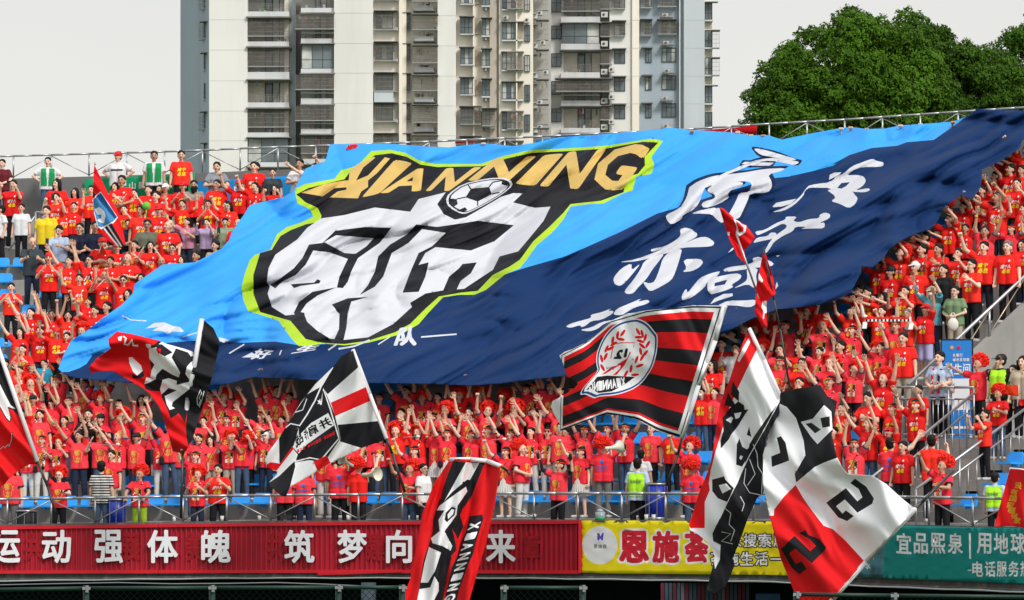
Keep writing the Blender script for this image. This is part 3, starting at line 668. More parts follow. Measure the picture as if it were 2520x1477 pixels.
# brush characters on the right: dark edge below, white above
wind = [[(1705, 93), (1775, 97), (1900, 132), (2090, 188), (2000, 192), (1850, 162), (1765, 147)], [(1608, 222), (1640, 205), (1750, 208), (1882, 213), (1845, 238), (1700, 238)], [(1420, 318), (1600, 238), (1760, 180), (1900, 172), (2080, 200), (2092, 215), (2050, 233), (1960, 212), (1850, 195), (1750, 205), (1560, 285), (1430, 330)],
        [(1170, 420), (1240, 370), (1350, 330), (1430, 315), (1600, 300), (1800, 265), (1978, 257), (1950, 280), (1830, 312), (1862, 370), (1865, 420), (1830, 465), (1680, 470), (1660, 530), (1620, 620), (1590, 680), (1530, 690), (1490, 665), (1560, 540), (1592, 462), (1672, 462), (1700, 385), (1640, 365), (1500, 385), (1310, 415), (1290, 440), (1250, 560), (1200, 612), (1112, 655), (1110, 685), (1020, 735), (985, 700), (970, 652), (1060, 612), (1110, 572), (1150, 500), (1168, 430)],
        [(1320, 440), (1360, 400), (1520, 375), (1620, 375), (1620, 410), (1520, 440), (1490, 480), (1510, 502), (1420, 560), (1300, 597), (1270, 570), (1290, 540), (1382, 515), (1388, 480), (1330, 462)]]
for p in wind: q = Z5(p); c = (sum(a for a, b in q) / len(q), sum(b for a, b in q) / len(q)); lay.append(([[(c[0] + (x - c[0]) * 1.035 + (5 if x > c[0] else -5), c[1] + (y - c[1]) * 1.03 + (4 if y > c[1] else -4)) for x, y in q]], DB))
for p in wind: lay.append(([Z5(p)], WH))
for p in ([(1185, 642), (1250, 615), (1370, 590), (1425, 590), (1500, 660), (1450, 725), (1400, 690), (1360, 645), (1260, 640)],
          [(845, 950), (855, 938), (965, 915), (1060, 860), (1100, 820), (1090, 775), (1130, 757), (1190, 770), (1242, 812), (1225, 842), (1120, 893), (1250, 840), (1320, 835), (1383, 880), (1370, 910), (1310, 920), (1110, 925), (1000, 968), (880, 1000), (820, 1020), (700, 1045), (600, 1050), (600, 1045), (720, 1025), (860, 972), (960, 932), (860, 962)],
          [(880, 992), (965, 972), (900, 1060), (860, 1110), (810, 1190), (740, 1260), (700, 1310), (650, 1318), (620, 1295), (700, 1200), (760, 1110), (790, 1040)],
          [(1000, 962), (1112, 927), (1090, 1020), (1050, 1140), (1020, 1200), (930, 1255), (840, 1298), (800, 1250), (780, 1212), (840, 1228), (880, 1210), (920, 1110), (945, 1020)],
          [(540, 1170), (600, 1100), (685, 1055), (685, 1118), (755, 1062), (740, 1090), (640, 1210), (590, 1250), (545, 1235), (532, 1200)],
          [(1115, 1025), (1260, 1018), (1290, 1050), (1250, 1095), (1190, 1125), (1110, 1132), (1150, 1100)],
          [(1450, 1115), (1500, 1090), (1640, 1072), (1710, 1050), (1700, 1015), (1760, 1000), (1885, 1055), (1860, 1085), (1720, 1095), (1600, 1115), (1480, 1130)],
          [(1430, 1122), (1420, 1145), (1390, 1180), (1320, 1215), (1300, 1260), (1200, 1340), (1110, 1375), (1105, 1330), (1145, 1265), (1155, 1310), (1210, 1240), (1260, 1180), (1340, 1145)],
          [(1325, 1200), (1380, 1175), (1560, 1140), (1610, 1155), (1600, 1190), (1520, 1240), (1545, 1255), (1480, 1285), (1390, 1310), (1350, 1320), (1320, 1280)],
          [(1650, 1100), (1750, 1098), (1730, 1160), (1740, 1230), (1720, 1270), (1660, 1230), (1530, 1275), (1640, 1215), (1660, 1180)],
          [(1895, 1250), (1905, 1212), (1918, 1245), (1895, 1278)],
          [(2300, 425), (2180, 420), (2140, 450), (2130, 490), (2050, 570), (1960, 620), (1850, 630), (1950, 600), (2040, 550), (2110, 490), (2150, 430), (2180, 400), (2360, 375), (2380, 420)],
          [(1870, 580), (1900, 550), (2070, 515), (2020, 560), (1950, 580), (1880, 587)],
          [(1720, 790), (1800, 780), (1900, 720), (1980, 690), (1980, 665), (2080, 665), (2040, 700), (2090, 715), (2180, 685), (2260, 680), (2265, 650), (2310, 630), (2355, 645), (2350, 680), (2260, 720), (2310, 715), (2305, 765), (2200, 765), (2100, 770), (2160, 750), (2060, 750), (2040, 790), (1950, 830), (1880, 880), (1850, 930), (1815, 975), (1800, 960), (1850, 870), (1900, 820), (2000, 750), (1960, 720), (1880, 760), (1800, 800), (1740, 825)],
          [(1700, 890), (1740, 840), (1830, 830), (1850, 800), (1900, 800), (1905, 830), (1860, 855), (1780, 870)], [(1495, 970), (1530, 930), (1560, 920), (1530, 950)], [(1895, 993), (1935, 990), (1910, 1003)]):
    lay.append(([Z5(p)], WH))
lay.append(([Z5([(1385, 1222), (1490, 1195), (1470, 1235), (1380, 1252)])], NV))
for p, m in (([(40, 300), (80, 280), (140, 278), (120, 300), (60, 330), (35, 342)], WH), ([(0, 372), (70, 345), (90, 315), (160, 290), (230, 225), (320, 190), (410, 160), (440, 180), (500, 190), (503, 218), (470, 232), (320, 232), (240, 260), (185, 305), (280, 298), (335, 315), (352, 355), (320, 400), (255, 435), (375, 412), (387, 432), (340, 450), (235, 445), (0, 414)], WH),
             ([(105, 412), (140, 370), (215, 362), (180, 397), (140, 418)], NV), ([(0, 417), (235, 440), (255, 470), (283, 500), (260, 550), (205, 587), (120, 545), (50, 525), (100, 490)], WH)):
    lay.append(([ZK(p)], m))
for p in ([(645, 385), (700, 355), (790, 330), (900, 300), (890, 270), (1000, 245), (1100, 205), (1060, 230), (1120, 230), (1110, 260), (1000, 320), (900, 330), (840, 380), (800, 393), (790, 370), (690, 400)],
          [(1110, 270), (1150, 210), (1260, 165), (1400, 105), (1350, 145), (1450, 120), (1475, 140), (1440, 165), (1330, 195), (1260, 235), (1200, 275)], [(780, 420), (900, 395), (1000, 340), (1130, 318), (1020, 360), (960, 410), (880, 435)],
          [(2070, 165), (2110, 110), (2200, 65), (2290, 60), (2290, 85), (2150, 130)], [(2130, 185), (2240, 130), (2400, 130), (2520, 120), (2520, 165), (2460, 200), (2300, 175)]):
    lay.append(([ZR6(p)], WH))
for p in ([(1435, 405), (1520, 350), (1620, 345), (1700, 380), (1770, 390), (1810, 430), (1790, 440), (1700, 435), (1650, 460), (1600, 430), (1500, 425), (1560, 390)], [(2155, 490), (2270, 520), (2200, 545), (2165, 530)], [(2380, 690), (2480, 640), (2520, 670), (2490, 690)],
          line([(1200, 278), (1290, 320), (1440, 330)], 10), line([(1790, 490), (1940, 445)], 10), line([(2255, 650), (2405, 560)], 12)):
    lay.append(([ZL(p)], WH))
for p in (line([(175, 1365), (187, 1335)], 7), line([(465, 1335), (515, 1300)], 8), line([(525, 1328), (620, 1312), (710, 1276)], 10), line([(760, 1302), (830, 1256)], 7), line([(1015, 1258), (1225, 1241)], 9)):
    lay.append(([Z6(p)], WH))
lay.append((gquad('好', Z6([(0, 1392), (100, 1385), (150, 1335), (40, 1325)]), .05), WH)); lay.append((gquad('生', Z6([(240, 1358), (385, 1335), (430, 1298), (300, 1312)]), .05), WH)); lay.append((gquad('队', Z6([(850, 1310), (988, 1310), (990, 1185), (890, 1200)]), .06), WH))
lay = [l for l in lay if l]
nb = [i for i, l in enumerate(lay) if l[1] in (WH, DB) and len(l[0]) == 1 and 6 < len(l[0][0]) < 45 and min(p[0] for p in l[0][0]) > 1360]
for i in nb: lay[i] = ([smooth_poly(lay[i][0][0], 1)], lay[i][1])
def slope_depth(U, V, h):
    """distance at which each sight line meets the sloping plane of the terrace raised by h"""
    a = (U - UC) / F; b = (VC - V) / F; ry = CP - b * SP_; rx = a / ry; rz = (SP_ + b * CP) / ry
    lo = np.full(len(U), 85.); hi = np.full(len(U), 150.)
    for _ in range(34):
        m = (lo + hi) / 2; x = rx * m; z = rz * m; r = np.hypot(x - CX, m - CY) - R0
        g = z - (rowz(0) + np.maximum(0, (r - .5)) * RISE / TREAD + h); hi = np.where(g < 0, m, hi); lo = np.where(g < 0, lo, m)
    return lo
AN = (.16, .8, 1.5)
m_lb = cloth_mat('light_blue_silk', (.045, .35, .86), .1, .55, 1.5, AN, dist=.10); m_nv = cloth_mat('navy_silk', (.009, .031, .108), .03, .55, 1.5, AN, spec=.05, dist=.10)
tm = [m_lb, m_nv, cloth_mat('lime_silk', (.42, .63, .03), .1, .5, 1.5, AN, dist=.1), cloth_mat('black_silk', (.013, .013, .017), .02, .5, 1.5, AN, spec=.08, dist=.1), cloth_mat('gold_silk', (.62, .42, .13), .08, .5, 1.5, AN, dist=.1), cloth_mat('white_silk', (.60, .61, .66), .1, .5, 1.5, AN, dist=.1), cloth_mat('dark_blue_silk', (.007, .02, .065), .02, .5, 1.5, AN, spec=.05, dist=.1)]
def ridged(x, y, s, seed, oct=3):
    o = np.empty(len(x))
    for i in range(len(x)): o[i] = 1 - abs(noise.fractal(Vector((x[i] * s, y[i] * s, seed)), .85, 2., oct)) * 2
    return o
def tifo_depth(U, V):
    base = slope_depth(U, V, 2.45)
    # pull lines run from lower left to upper right
    ca, sa = math.cos(R(-27)), math.sin(R(-27)); p = (U * ca + V * sa) / 100; q = (-U * sa + V * ca) / 100
    wx = vnoise(U / 100, V / 100, .5, 9.); 
    big = vnoise(p * .35, q * .8, 1., 3., 1) * .8
    f1 = ridged(p * .16 + wx * .45, q * .95 + wx * 1.2, 1., 5., 1) * .85
    f2 = ridged(p * .14 + wx * .6, q * 2.4 - wx * 1.6, 1., 11., 1) * .30
    f3 = ridged(p * .2 - wx * .8, q * 5.5 + wx * 2.5, 1., 17., 1) * .10 * (1 + vnoise(p * .5, q, 1., 21.) * 1.5)
    f2 = f2 + f3
    edge = np.zeros(len(U))
    return base + big + f1 + f2 - .25
TIFO = cloth('giant_cloth', TO, lay, tifo_depth, 5.0, tm)
tag(TIFO, 'giant light blue and navy cloth with gold lettering, white emblem and football over the stand', 'banner')
TOA = [TO]
def in_tifo(u, v): return bool(inside(np.array([u]), np.array([v]), TOA)[0])

# ================================================================ flags
Wm, Km, Rm, Bm, Ym = (cloth_mat('flag_white', (.90, .90, .93), .12, .25, 2.2, (.22, .8, 1.5), dist=.05), cloth_mat('flag_black', (.016, .016, .02), .08, .3, 2.2, (.22, .8, 1.5), dist=.05), cloth_mat('flag_red', (.82, .014, .018), .18, .3, 2.2, (.22, .8, 1.5), dist=.05),
                      cloth_mat('flag_blue', (.02, .09, .30), .2, .3, 1.6), cloth_mat('flag_gold', (.75, .40, .03), .2, .3, 1.6))
m_pole = mat('pole_dark', (.03, .03, .035), .4, .5); m_sleeve = mat('pole_white', (.70, .70, .73), .6)
def folds(base, amp, ang, wl, seed=0, extra=None):
    """base distance plus rolling folds whose crests run along `ang` (degrees in the picture)"""
    def f(U, V):
        ca, sa = math.cos(R(ang)), math.sin(R(ang)); q = (-U * sa + V * ca); p = (U * ca + V * sa)
        w = vnoise(U / 130, V / 130, 1., seed + .5)
        d = base(U, V) if callable(base) else base
        return d + amp * (np.sin(q / wl * 6.28 + w * 2.2 + seed) + .45 * np.sin(q / wl * 14 + p / wl * 2 + w * 3) + .09 * np.sin(q / wl * 37 + w * 9 + 1.3 * np.sin(p / wl * 3)) * (1 + np.sin(p / wl * 4 + w * 5))) + amp * .9 * w
    return f
def yf(U, V): return np.interp(U, [0, 1260, 2520], [103.6, 100., 90.5])
def flag(name, outline, layers, depth, label, step=6., mats=None, pole=None, sleeve=None, parts=None, group=None):
    root = empty(name, (0, 0, 0)); P0 = None
    o = cloth('cloth', outline, layers, depth, step, mats or [Wm, Km, Rm, Bm, Ym], root)
    c = outline[0]; d = float(depth(np.array([c[0]]), np.array([c[1]]))[0]); loc = at(c[0], c[1], d)
    root.location = loc; Mi = Matrix.Translation(-loc); o.matrix_parent_inverse = Mi
    def pd(p): return at(p[0], p[1], p[2] if len(p) > 2 else float(depth(np.array([p[0]]), np.array([p[1]]))[0]) + .02)
    if pole: b = MB(); b.path([pd(p) for p in pole[0]], pole[1], 8); b.obj('pole', pole[2] if len(pole) > 2 else m_pole, root, True).matrix_parent_inverse = Mi
    if sleeve: b = MB(); b.path([pd(p) for p in sleeve[0]], sleeve[1], 8); b.obj('sleeve', m_sleeve, root, True).matrix_parent_inverse = Mi
    return tag(root, label, 'flag', group)
W_, K_, R_, B_, Y_ = range(5)
# striped flag
def coons(top, bot, s, t):
    def ev(c, s):
        d = [0.]
        for a, b in zip(c, c[1:]): d.append(d[-1] + math.hypot(b[0] - a[0], b[1] - a[1]))
        x = s * d[-1]; return np.interp(x, d, [p[0] for p in c]), np.interp(x, d, [p[1] for p in c])
    a, b = ev(top, s), ev(bot, s); return (a[0] * (1 - t) + b[0] * t, a[1] * (1 - t) + b[1] * t)
f5 = ZR6([(585, 670), (640, 632), (720, 605), (850, 540), (960, 450), (1090, 330), (1250, 260), (1450, 225), (1700, 205), (1900, 176), (2200, 180), (2238, 186), (2130, 520), (2050, 740), (1960, 950), (1880, 1200), (1820, 1400), (1790, 1490), (1750, 1470), (1550, 1412), (1350, 1302), (1200, 1262), (1050, 1250), (950, 1270), (800, 1340), (650, 1390), (578, 1420), (560, 1385), (595, 1350), (540, 1260), (500, 1175), (520, 1120), (650, 1050), (740, 985), (772, 945), (700, 895), (660, 882), (622, 750), (592, 690)])
topc = ZR6([(2205, 182), (1900, 176), (1450, 225), (1090, 330), (850, 540), (590, 670)]); botc = ZR6([(1790, 1490), (1550, 1412), (1350, 1302), (1050, 1250), (800, 1340), (580, 1420)])
topc = topc; lay = []
def band(t0, t1, s0=.035, s1=.965, m=K_): lay.append(([[coons(topc, botc, s, t0) for s in np.linspace(s0, s1, 24)] + [coons(topc, botc, s, t1) for s in np.linspace(s1, s0, 24)]], m))
band(.005, .995, .012, .99, K_); band(.018, .975, .02, .985, W_); band(.048, .955, .045, .972, R_)
for t0, t1 in ((.105, .21), (.345, .455), (.575, .69), (.82, .935)): band(t0, t1, .045, .972, K_)
Q = lambda p, m, s=0: ([smooth_poly(ZR6(p), s) if s else ZR6(p)], m)
ov = smooth_poly([(1330, 315), (1200, 340), (1100, 400), (1020, 500), (960, 640), (955, 750), (975, 820), (900, 900), (815, 1000), (800, 1050), (850, 1040), (940, 1085), (965, 1065), (1150, 1050), (1300, 1000), (1400, 930), (1500, 780), (1540, 620), (1545, 480), (1520, 450), (1450, 360), (1380, 325)], 2)
c0 = (1230, 690)
lay += [Q(shr(ov, c0, 1.03), W_), Q(ov, B_), Q(shr(ov, c0, .945), W_), Q([(850, 1010), (960, 880), (1050, 868), (1330, 880), (1230, 955), (1100, 1025), (970, 1040), (900, 1000)], K_)]
for i, ch in enumerate('XIANNING'): # seen from behind, so it reads mirrored
    x = 1245 - i * 47; y0 = 905 + i * 2; w = 42; sk = -18 * (1 - i / 8) + 10 * i / 8
    lay.append((gquad(ch, ZR6([(x, y0 + 70 + 6 * i), (x - w, y0 + 74 + 6 * i), (x - w + sk, y0 - 20 + 5 * i), (x + sk, y0 - 20 + 5 * i)]), .06), W_))
for x, y, a in ((1210, 448, 125), (1190, 510, 10), (1158, 468, 100), (1110, 520, 100), (1120, 555, 150), (1050, 605, 115), (1090, 600, 150), (1040, 680, 115), (1000, 700, 75), (1360, 435, 60), (1400, 455, 75), (1365, 490, 0), (1430, 495, 105), (1385, 530, 20), (1455, 560, 120), (1400, 575, 40), (1385, 630, 80), (1430, 650, 130), (1345, 710, 110), (1400, 690, 120), (1375, 770, 160), (1290, 800, 100), (1330, 860, 175), (1240, 850, 120), (1010, 790, 60)):
    lay.append(([ZR6(ellp(x, y, 42, 15, R(a), 8))], R_))
lay += [Q(line([(1110, 560), (1200, 545), (1325, 545), (1315, 590)], 9), R_), Q(line([(1110, 600), (1090, 700)], 9), R_), Q([(1280, 630), (1290, 640), (1230, 760), (1150, 860), (1110, 865), (1180, 800), (1190, 770), (1150, 760), (1250, 700)], R_), Q([(1000, 860), (1100, 780), (1190, 760), (1120, 800), (1040, 850)], R_)]
lay += [(gquad('1', ZR6([(1245, 690), (1215, 690), (1235, 600), (1262, 600)]), .12), K_), (gquad('2', ZR6([(1200, 705), (1112, 705), (1160, 618), (1215, 605)]), .1), K_)]
for i, ch in enumerate('2024'): lay.append((gquad(ch, ZR6([(1125 - i * 20, 808), (1108 - i * 20, 808), (1106 - i * 20, 782), (1123 - i * 20, 782)]), .05), R_ if i > 3 else W_ if i < 0 else B_))
flag('striped_flag', f5, lay, folds(lambda U, V: yf(U, V) - .9 + (U - 1500) * .0006, .12, 62, 230, 2), 'waved red and black striped flag with a mirrored white round emblem and laurel', 5., [Wm, Km, Rm, Bm, Ym],
     sleeve=([ZR6([(2205, 175)])[0], ZR6([(2120, 520)])[0], ZR6([(1955, 960)])[0], ZR6([(1790, 1480)])[0]], .05), pole=([ZR6([(1790, 1480)])[0], (1668, 1120), (1640, 1195)], .03))
# big white, red and black flag with angular figures, lower right
f7 = ZM([(565, 365), (600, 350), (690, 335), (780, 322), (820, 385), (870, 410), (850, 520), (840, 590), (870, 710), (900, 770), (930, 800), (1000, 805)]) + ZT8([(1030, 425), (1150, 500), (1270, 610), (1392, 708), (1280, 830), (980, 1150), (700, 1460), (560, 1620), (440, 1560), (400, 1477), (330, 1300), (260, 1130), (200, 900), (160, 750), (110, 500), (110, 250), (150, 100)]) + ZM([(500, 560), (560, 480), (562, 420)])
lay = [([ZM([(562, 360), (600, 345), (780, 318), (825, 385), (880, 410), (850, 520), (840, 590), (872, 712), (800, 738), (750, 762), (650, 845), (643, 800), (700, 700), (690, 620), (650, 500), (600, 440), (556, 420)])], K_),
       ([ZM([(675, 520), (740, 503), (800, 430), (838, 465), (845, 560), (765, 640), (730, 600)])], W_), ([ZM([(700, 530), (733, 525), (783, 562), (752, 582)])], K_), ([ZM([(780, 500), (830, 490), (832, 545), (792, 552)])], K_),
       ([ZT8([(100, 765), (200, 765), (205, 710), (290, 600), (385, 505), (450, 620), (520, 720), (620, 850), (700, 880), (800, 970), (965, 1150), (700, 1460), (560, 1640), (380, 1600), (250, 1200)])], R_),
       ([ZT8([(845, 490), (885, 452), (980, 520), (1045, 620), (1030, 665), (905, 740), (800, 628), (725, 685), (780, 748), (808, 720), (875, 768), (820, 810), (745, 780), (643, 655), (808, 533), (905, 645), (948, 610), (915, 540)])], K_),
       ([ZT8([(415, 912), (470, 882), (490, 925), (590, 965), (642, 1030), (630, 1060), (520, 1165), (380, 1040), (330, 1085), (385, 1170), (435, 1150), (478, 1210), (415, 1262), (350, 1200), (262, 1045), (375, 935), (510, 1065), (555, 1020), (500, 960)])], K_),
       ([ZT8([(225, 110), (260, 95), (300, 150), (330, 300), (185, 355), (180, 265), (255, 235), (240, 160)])], K_)]
flag('large_flag', f7, lay, folds(lambda U, V: yf(U, V) - 1.6 - (V - 1200) * .001, .26, 58, 190, 5), 'huge white, red and black flag with angular black figures hanging at lower right', 6.,
     sleeve=([ZT8([(1392, 708)])[0], ZT8([(980, 1150)])[0], ZT8([(690, 1480)])[0], ZT8([(560, 1620)])[0]], .05), pole=([ZT8([(1410, 690)])[0], ZT8([(1480, 620)])[0] + (90.2,), ZT8([(1710, 390)])[0] + (91.2,)], .028))
# white, red and black flag with a brush figure
f6 = ZM([(400, 20), (378, 60), (330, 180), (290, 300), (240, 430), (215, 600), (190, 750), (130, 900), (75, 1070), (80, 1100), (130, 1128), (190, 1180), (213, 1240), (203, 1290), (170, 1422), (212, 1448), (270, 1410), (320, 1290), (310, 1250), (340, 1180), (390, 1040), (440, 930), (475, 900), (472, 760), (482, 620), (560, 470), (566, 380), (480, 190)])
q = lambda p, m: ([ZM(p)], m)
lay = [q([(400, 15), (370, 60), (330, 180), (285, 300), (235, 430), (210, 600), (185, 750), (125, 900), (65, 1070), (85, 1092), (160, 1092), (168, 1050), (196, 940), (182, 850), (192, 780), (215, 690), (250, 570), (290, 450), (335, 345), (380, 250), (445, 130), (452, 105)], R_),
       q([(335, 190), (360, 130), (395, 70), (405, 90), (380, 140), (345, 200)], W_), q([(405, 200), (440, 130), (445, 160), (420, 215), (380, 250)], W_),
       q([(570, 400), (500, 490), (430, 590), (400, 640), (375, 750), (335, 850), (290, 930), (240, 1040), (200, 1120), (215, 1240), (203, 1290), (165, 1424), (212, 1452), (275, 1412), (325, 1290), (315, 1250), (345, 1180), (395, 1040), (445, 930), (480, 905), (478, 760), (488, 620), (566, 470)], K_),
       q([(255, 500), (290, 450), (340, 410), (370, 430), (375, 455), (395, 452), (370, 490), (340, 540), (300, 590), (290, 612), (245, 665), (245, 620), (260, 570)], K_), q([(272, 510), (300, 492), (312, 500), (300, 528)], W_), q([(318, 475), (358, 468), (345, 498), (325, 505)], W_),
       q([(310, 300), (345, 360), (342, 410), (300, 372)], K_), q([(265, 430), (285, 362), (325, 430), (308, 442)], K_), q([(332, 640), (345, 610), (362, 655), (385, 668), (412, 650), (398, 700), (360, 760), (328, 750)], K_), q([(345, 715), (352, 700), (365, 705), (355, 725)], W_),
       q([(200, 830), (265, 812), (270, 830), (320, 880), (368, 930), (370, 980), (340, 995), (280, 950), (230, 930), (200, 890)], K_), q([(235, 860), (275, 850), (300, 880), (255, 905)], W_), q([(150, 620), (190, 610), (180, 640), (155, 670)], K_), q([(385, 590), (398, 545), (410, 600)], K_),
       q([(160, 950), (190, 880), (205, 960), (195, 1050), (205, 1160), (245, 1180), (240, 1260), (215, 1310), (205, 1240), (195, 1180), (130, 1128), (95, 1090), (160, 1090)], W_)]
for l in ([(565, 400), (480, 560), (400, 700), (330, 850), (240, 1040)], [(420, 640), (440, 690), (445, 760), (470, 800), (465, 910)], [(380, 770), (370, 850), (400, 900), (470, 915)], [(270, 985), (300, 1010), (290, 1070), (320, 1100), (300, 1160)], [(350, 920), (372, 960), (360, 1000)], [(250, 1110), (300, 1120), (250, 1160), (310, 1175)], [(400, 720), (430, 800), (390, 860)]):
    lay.append(q(line(l, 3.5), W_))
flag('brush_flag', f6, lay, folds(lambda U, V: yf(U, V) - 1.3, .22, 66, 150, 9), 'long white, red and black flag with black brush figures trailing over the yellow banner', 5.5,
     sleeve=([ZM([(398, 18)])[0], ZM([(480, 190)])[0], ZM([(566, 385)])[0]], .042))
# red and black flag at left
L = lambda p, m: ([ZL(p)], m)
f2 = ZL([(1065, 510), (1150, 435), (1300, 460), (1570, 525), (1650, 560), (1800, 600), (1935, 640), (1990, 310), (2100, 400), (2165, 540), (2150, 620), (2100, 850), (2050, 1000), (1960, 1290), (1900, 1477), (1870, 1550)]) + ZE([(905, 1165), (860, 1120), (760, 1100), (700, 860), (620, 600), (560, 450), (420, 260), (300, 170), (230, 135), (100, 60), (20, 20)]) + ZL([(1230, 890), (1100, 820), (950, 830), (905, 848), (872, 790), (950, 700), (1090, 600), (1075, 570)])
lay = [L([(1990, 300), (2120, 400), (2180, 540), (2160, 620), (2110, 850), (2060, 1000), (1970, 1290), (1900, 1500), (1850, 1560), (1830, 1400), (1850, 1100), (1900, 800)], K_),
       L([(1560, 530), (1650, 560), (1935, 640), (1880, 900), (1855, 1150), (1830, 1290), (1820, 1330), (1760, 1240), (1680, 1290), (1650, 1200), (1590, 1080), (1600, 1020), (1490, 1020), (1430, 1000), (1418, 930), (1500, 900), (1480, 720), (1465, 600)], K_),
       L([(1465, 600), (1540, 590), (1560, 640), (1620, 680), (1700, 640), (1590, 560), (1560, 560), (1600, 530), (1760, 585), (1900, 635), (1905, 675), (1880, 680), (1850, 640), (1730, 600), (1690, 690), (1730, 760), (1775, 840), (1760, 885), (1700, 860), (1600, 800), (1540, 860), (1530, 900), (1482, 880), (1490, 820), (1520, 760), (1470, 700)], W_),
       L([(1600, 910), (1660, 892), (1740, 920), (1740, 960), (1875, 925), (1865, 1000), (1700, 1130), (1690, 1170), (1722, 1190), (1670, 1207), (1640, 1150), (1620, 1070), (1740, 1012), (1660, 990), (1590, 1055), (1576, 1000)], W_), L([(1880, 735), (1905, 720), (1895, 800), (1865, 910), (1825, 850), (1840, 780)], W_),
       L([(1268, 690), (1300, 685), (1390, 770), (1405, 820), (1350, 868), (1310, 830), (1275, 750)], W_), L([(1298, 845), (1350, 870), (1407, 825), (1425, 875), (1350, 900), (1305, 892)], K_), L([(1420, 950), (1440, 885), (1540, 900), (1480, 930), (1435, 950)], W_),
       L([(1160, 490), (1205, 478), (1190, 528), (1165, 520)], W_), L(line([(1215, 480), (1240, 500), (1225, 560), (1262, 565), (1300, 515), (1310, 570), (1360, 575)], 18), W_), L([(1435, 555), (1480, 560), (1490, 590), (1460, 600), (1440, 580)], W_), L([(1530, 600), (1580, 600), (1585, 640), (1560, 655)], R_),
       L(line([(1945, 1160), (1940, 1090), (1975, 1005), (1985, 1040), (1960, 1090), (1975, 1110), (1955, 1165)], 8), W_), L(line([(2010, 1020), (1990, 1100), (1962, 1180)], 7), W_)]
def base_layer(o, m): return [([[(x, y) for x, y in o]], m)]
flag('red_black_flag', f2, [([[(0, 600), (900, 600), (900, 1400), (0, 1400)]], R_)] + lay, folds(lambda U, V: yf(U, V) - 1.0, .2, 25, 150, 4), 'waved red and black flag with white brush shapes on a white-sleeved pole, left of centre', 5.5,
     sleeve=([ZL([(1988, 315)])[0], ZL([(1900, 850)])[0], ZL([(1848, 1110)])[0], ZE([(905, 1090)])[0]], .055), pole=([ZE([(905, 1090)])[0], ZR7([(1540, 230)])[0], ZR7([(1525, 790)])[0]], .03))
# white, black and red flag with shield
f3 = ZR3([(1010, 0), (1180, 440), (1345, 860), (1340, 882), (1100, 965), (800, 1112), (600, 1232), (400, 1345), (385, 1365), (355, 1440), (300, 1430), (200, 1340), (190, 1300), (260, 1230), (270, 1200), (165, 1160), (150, 1100), (180, 1010), (290, 860), (350, 760), (500, 520), (640, 340), (815, 170), (900, 60)])
q = lambda p, m: ([ZR3(p)], m)
lay = [q([(1010, -5), (1067, 170), (765, 437), (715, 375), (700, 360), (815, 175), (815, 160), (900, 50)], K_), q([(795, 520), (1140, 365), (1188, 500), (838, 652)], R_), q([(862, 737), (1262, 700), (1350, 880), (1105, 968), (885, 900), (890, 870)], K_),
       q([(700, 360), (722, 375), (770, 480), (835, 640), (888, 872), (725, 1115), (590, 1085), (445, 1108), (470, 1030), (410, 950), (480, 860), (480, 770), (340, 772), (440, 620), (560, 440)], K_), q(line([(700, 540), (720, 380), (790, 580), (875, 870), (700, 1082), (590, 1062), (445, 1098)], 13), W_),
       q([(480, 845), (600, 720), (770, 622), (828, 740), (700, 832), (560, 930), (480, 1020), (415, 950)], W_), q([(625, 1100), (755, 1037), (792, 1112), (667, 1192)], R_), q([(285, 870), (345, 765), (480, 772), (430, 940), (300, 1118), (290, 1112)], K_), q([(160, 1130), (200, 1105), (300, 1118), (415, 950), (430, 975), (262, 1190), (170, 1168)], R_),
       q([(440, 1095), (445, 1150), (390, 1365), (355, 1445), (300, 1432), (195, 1340), (188, 1308), (290, 1240), (380, 1150)], K_), q(line([(350, 765), (400, 725), (490, 745), (560, 640), (640, 500), (700, 360), (815, 170)], 14), W_), q(line([(445, 615), (520, 590), (560, 480)], 9), W_)]
st_ = [(685 + (28 if i % 2 == 0 else 11) * math.sin(i * math.pi / 5 + .2), 512 - (36 if i % 2 == 0 else 14) * math.cos(i * math.pi / 5 + .2)) for i in range(10)]
lay += [q(st_, W_), (gquad('并', ZR3([(815, 740), (700, 790), (665, 705), (770, 650)]), .05), K_), (gquad('肩', ZR3([(680, 810), (590, 860), (565, 760), (655, 715)]), .05), K_), (gquad('作', ZR3([(585, 870), (545, 900), (525, 790), (560, 765)]), .05), K_), (gquad('战', ZR3([(530, 905), (455, 975), (440, 860), (510, 800)]), .05), K_)]
tx = 'Blue Blood Boi'
for i, ch in enumerate(tx):
    if ch != ' ': x = 832 - i * 26.5; y = 835 + i * 13; lay.append((gquad(ch, ZR3([(x, y), (x - 22, y + 10), (x - 26, y - 22 if ch.islower() else y - 26), (x - 4, y - 32 if ch.islower() else y - 36)]), .05), R_))
flag('shield_flag', f3, lay, folds(lambda U, V: yf(U, V) - 1.0, .2, 120, 170, 6), 'white, black and red flag with a mirrored shield and star, waved left of centre', 5.,
     sleeve=([ZR3([(1012, -2)])[0], ZR3([(1180, 440)])[0], ZR3([(1345, 875)])[0]], .045), pole=([ZR3([(1345, 875)])[0], ZR3([(1400, 1020)])[0], ZR3([(1525, 1400)])[0]], .032))
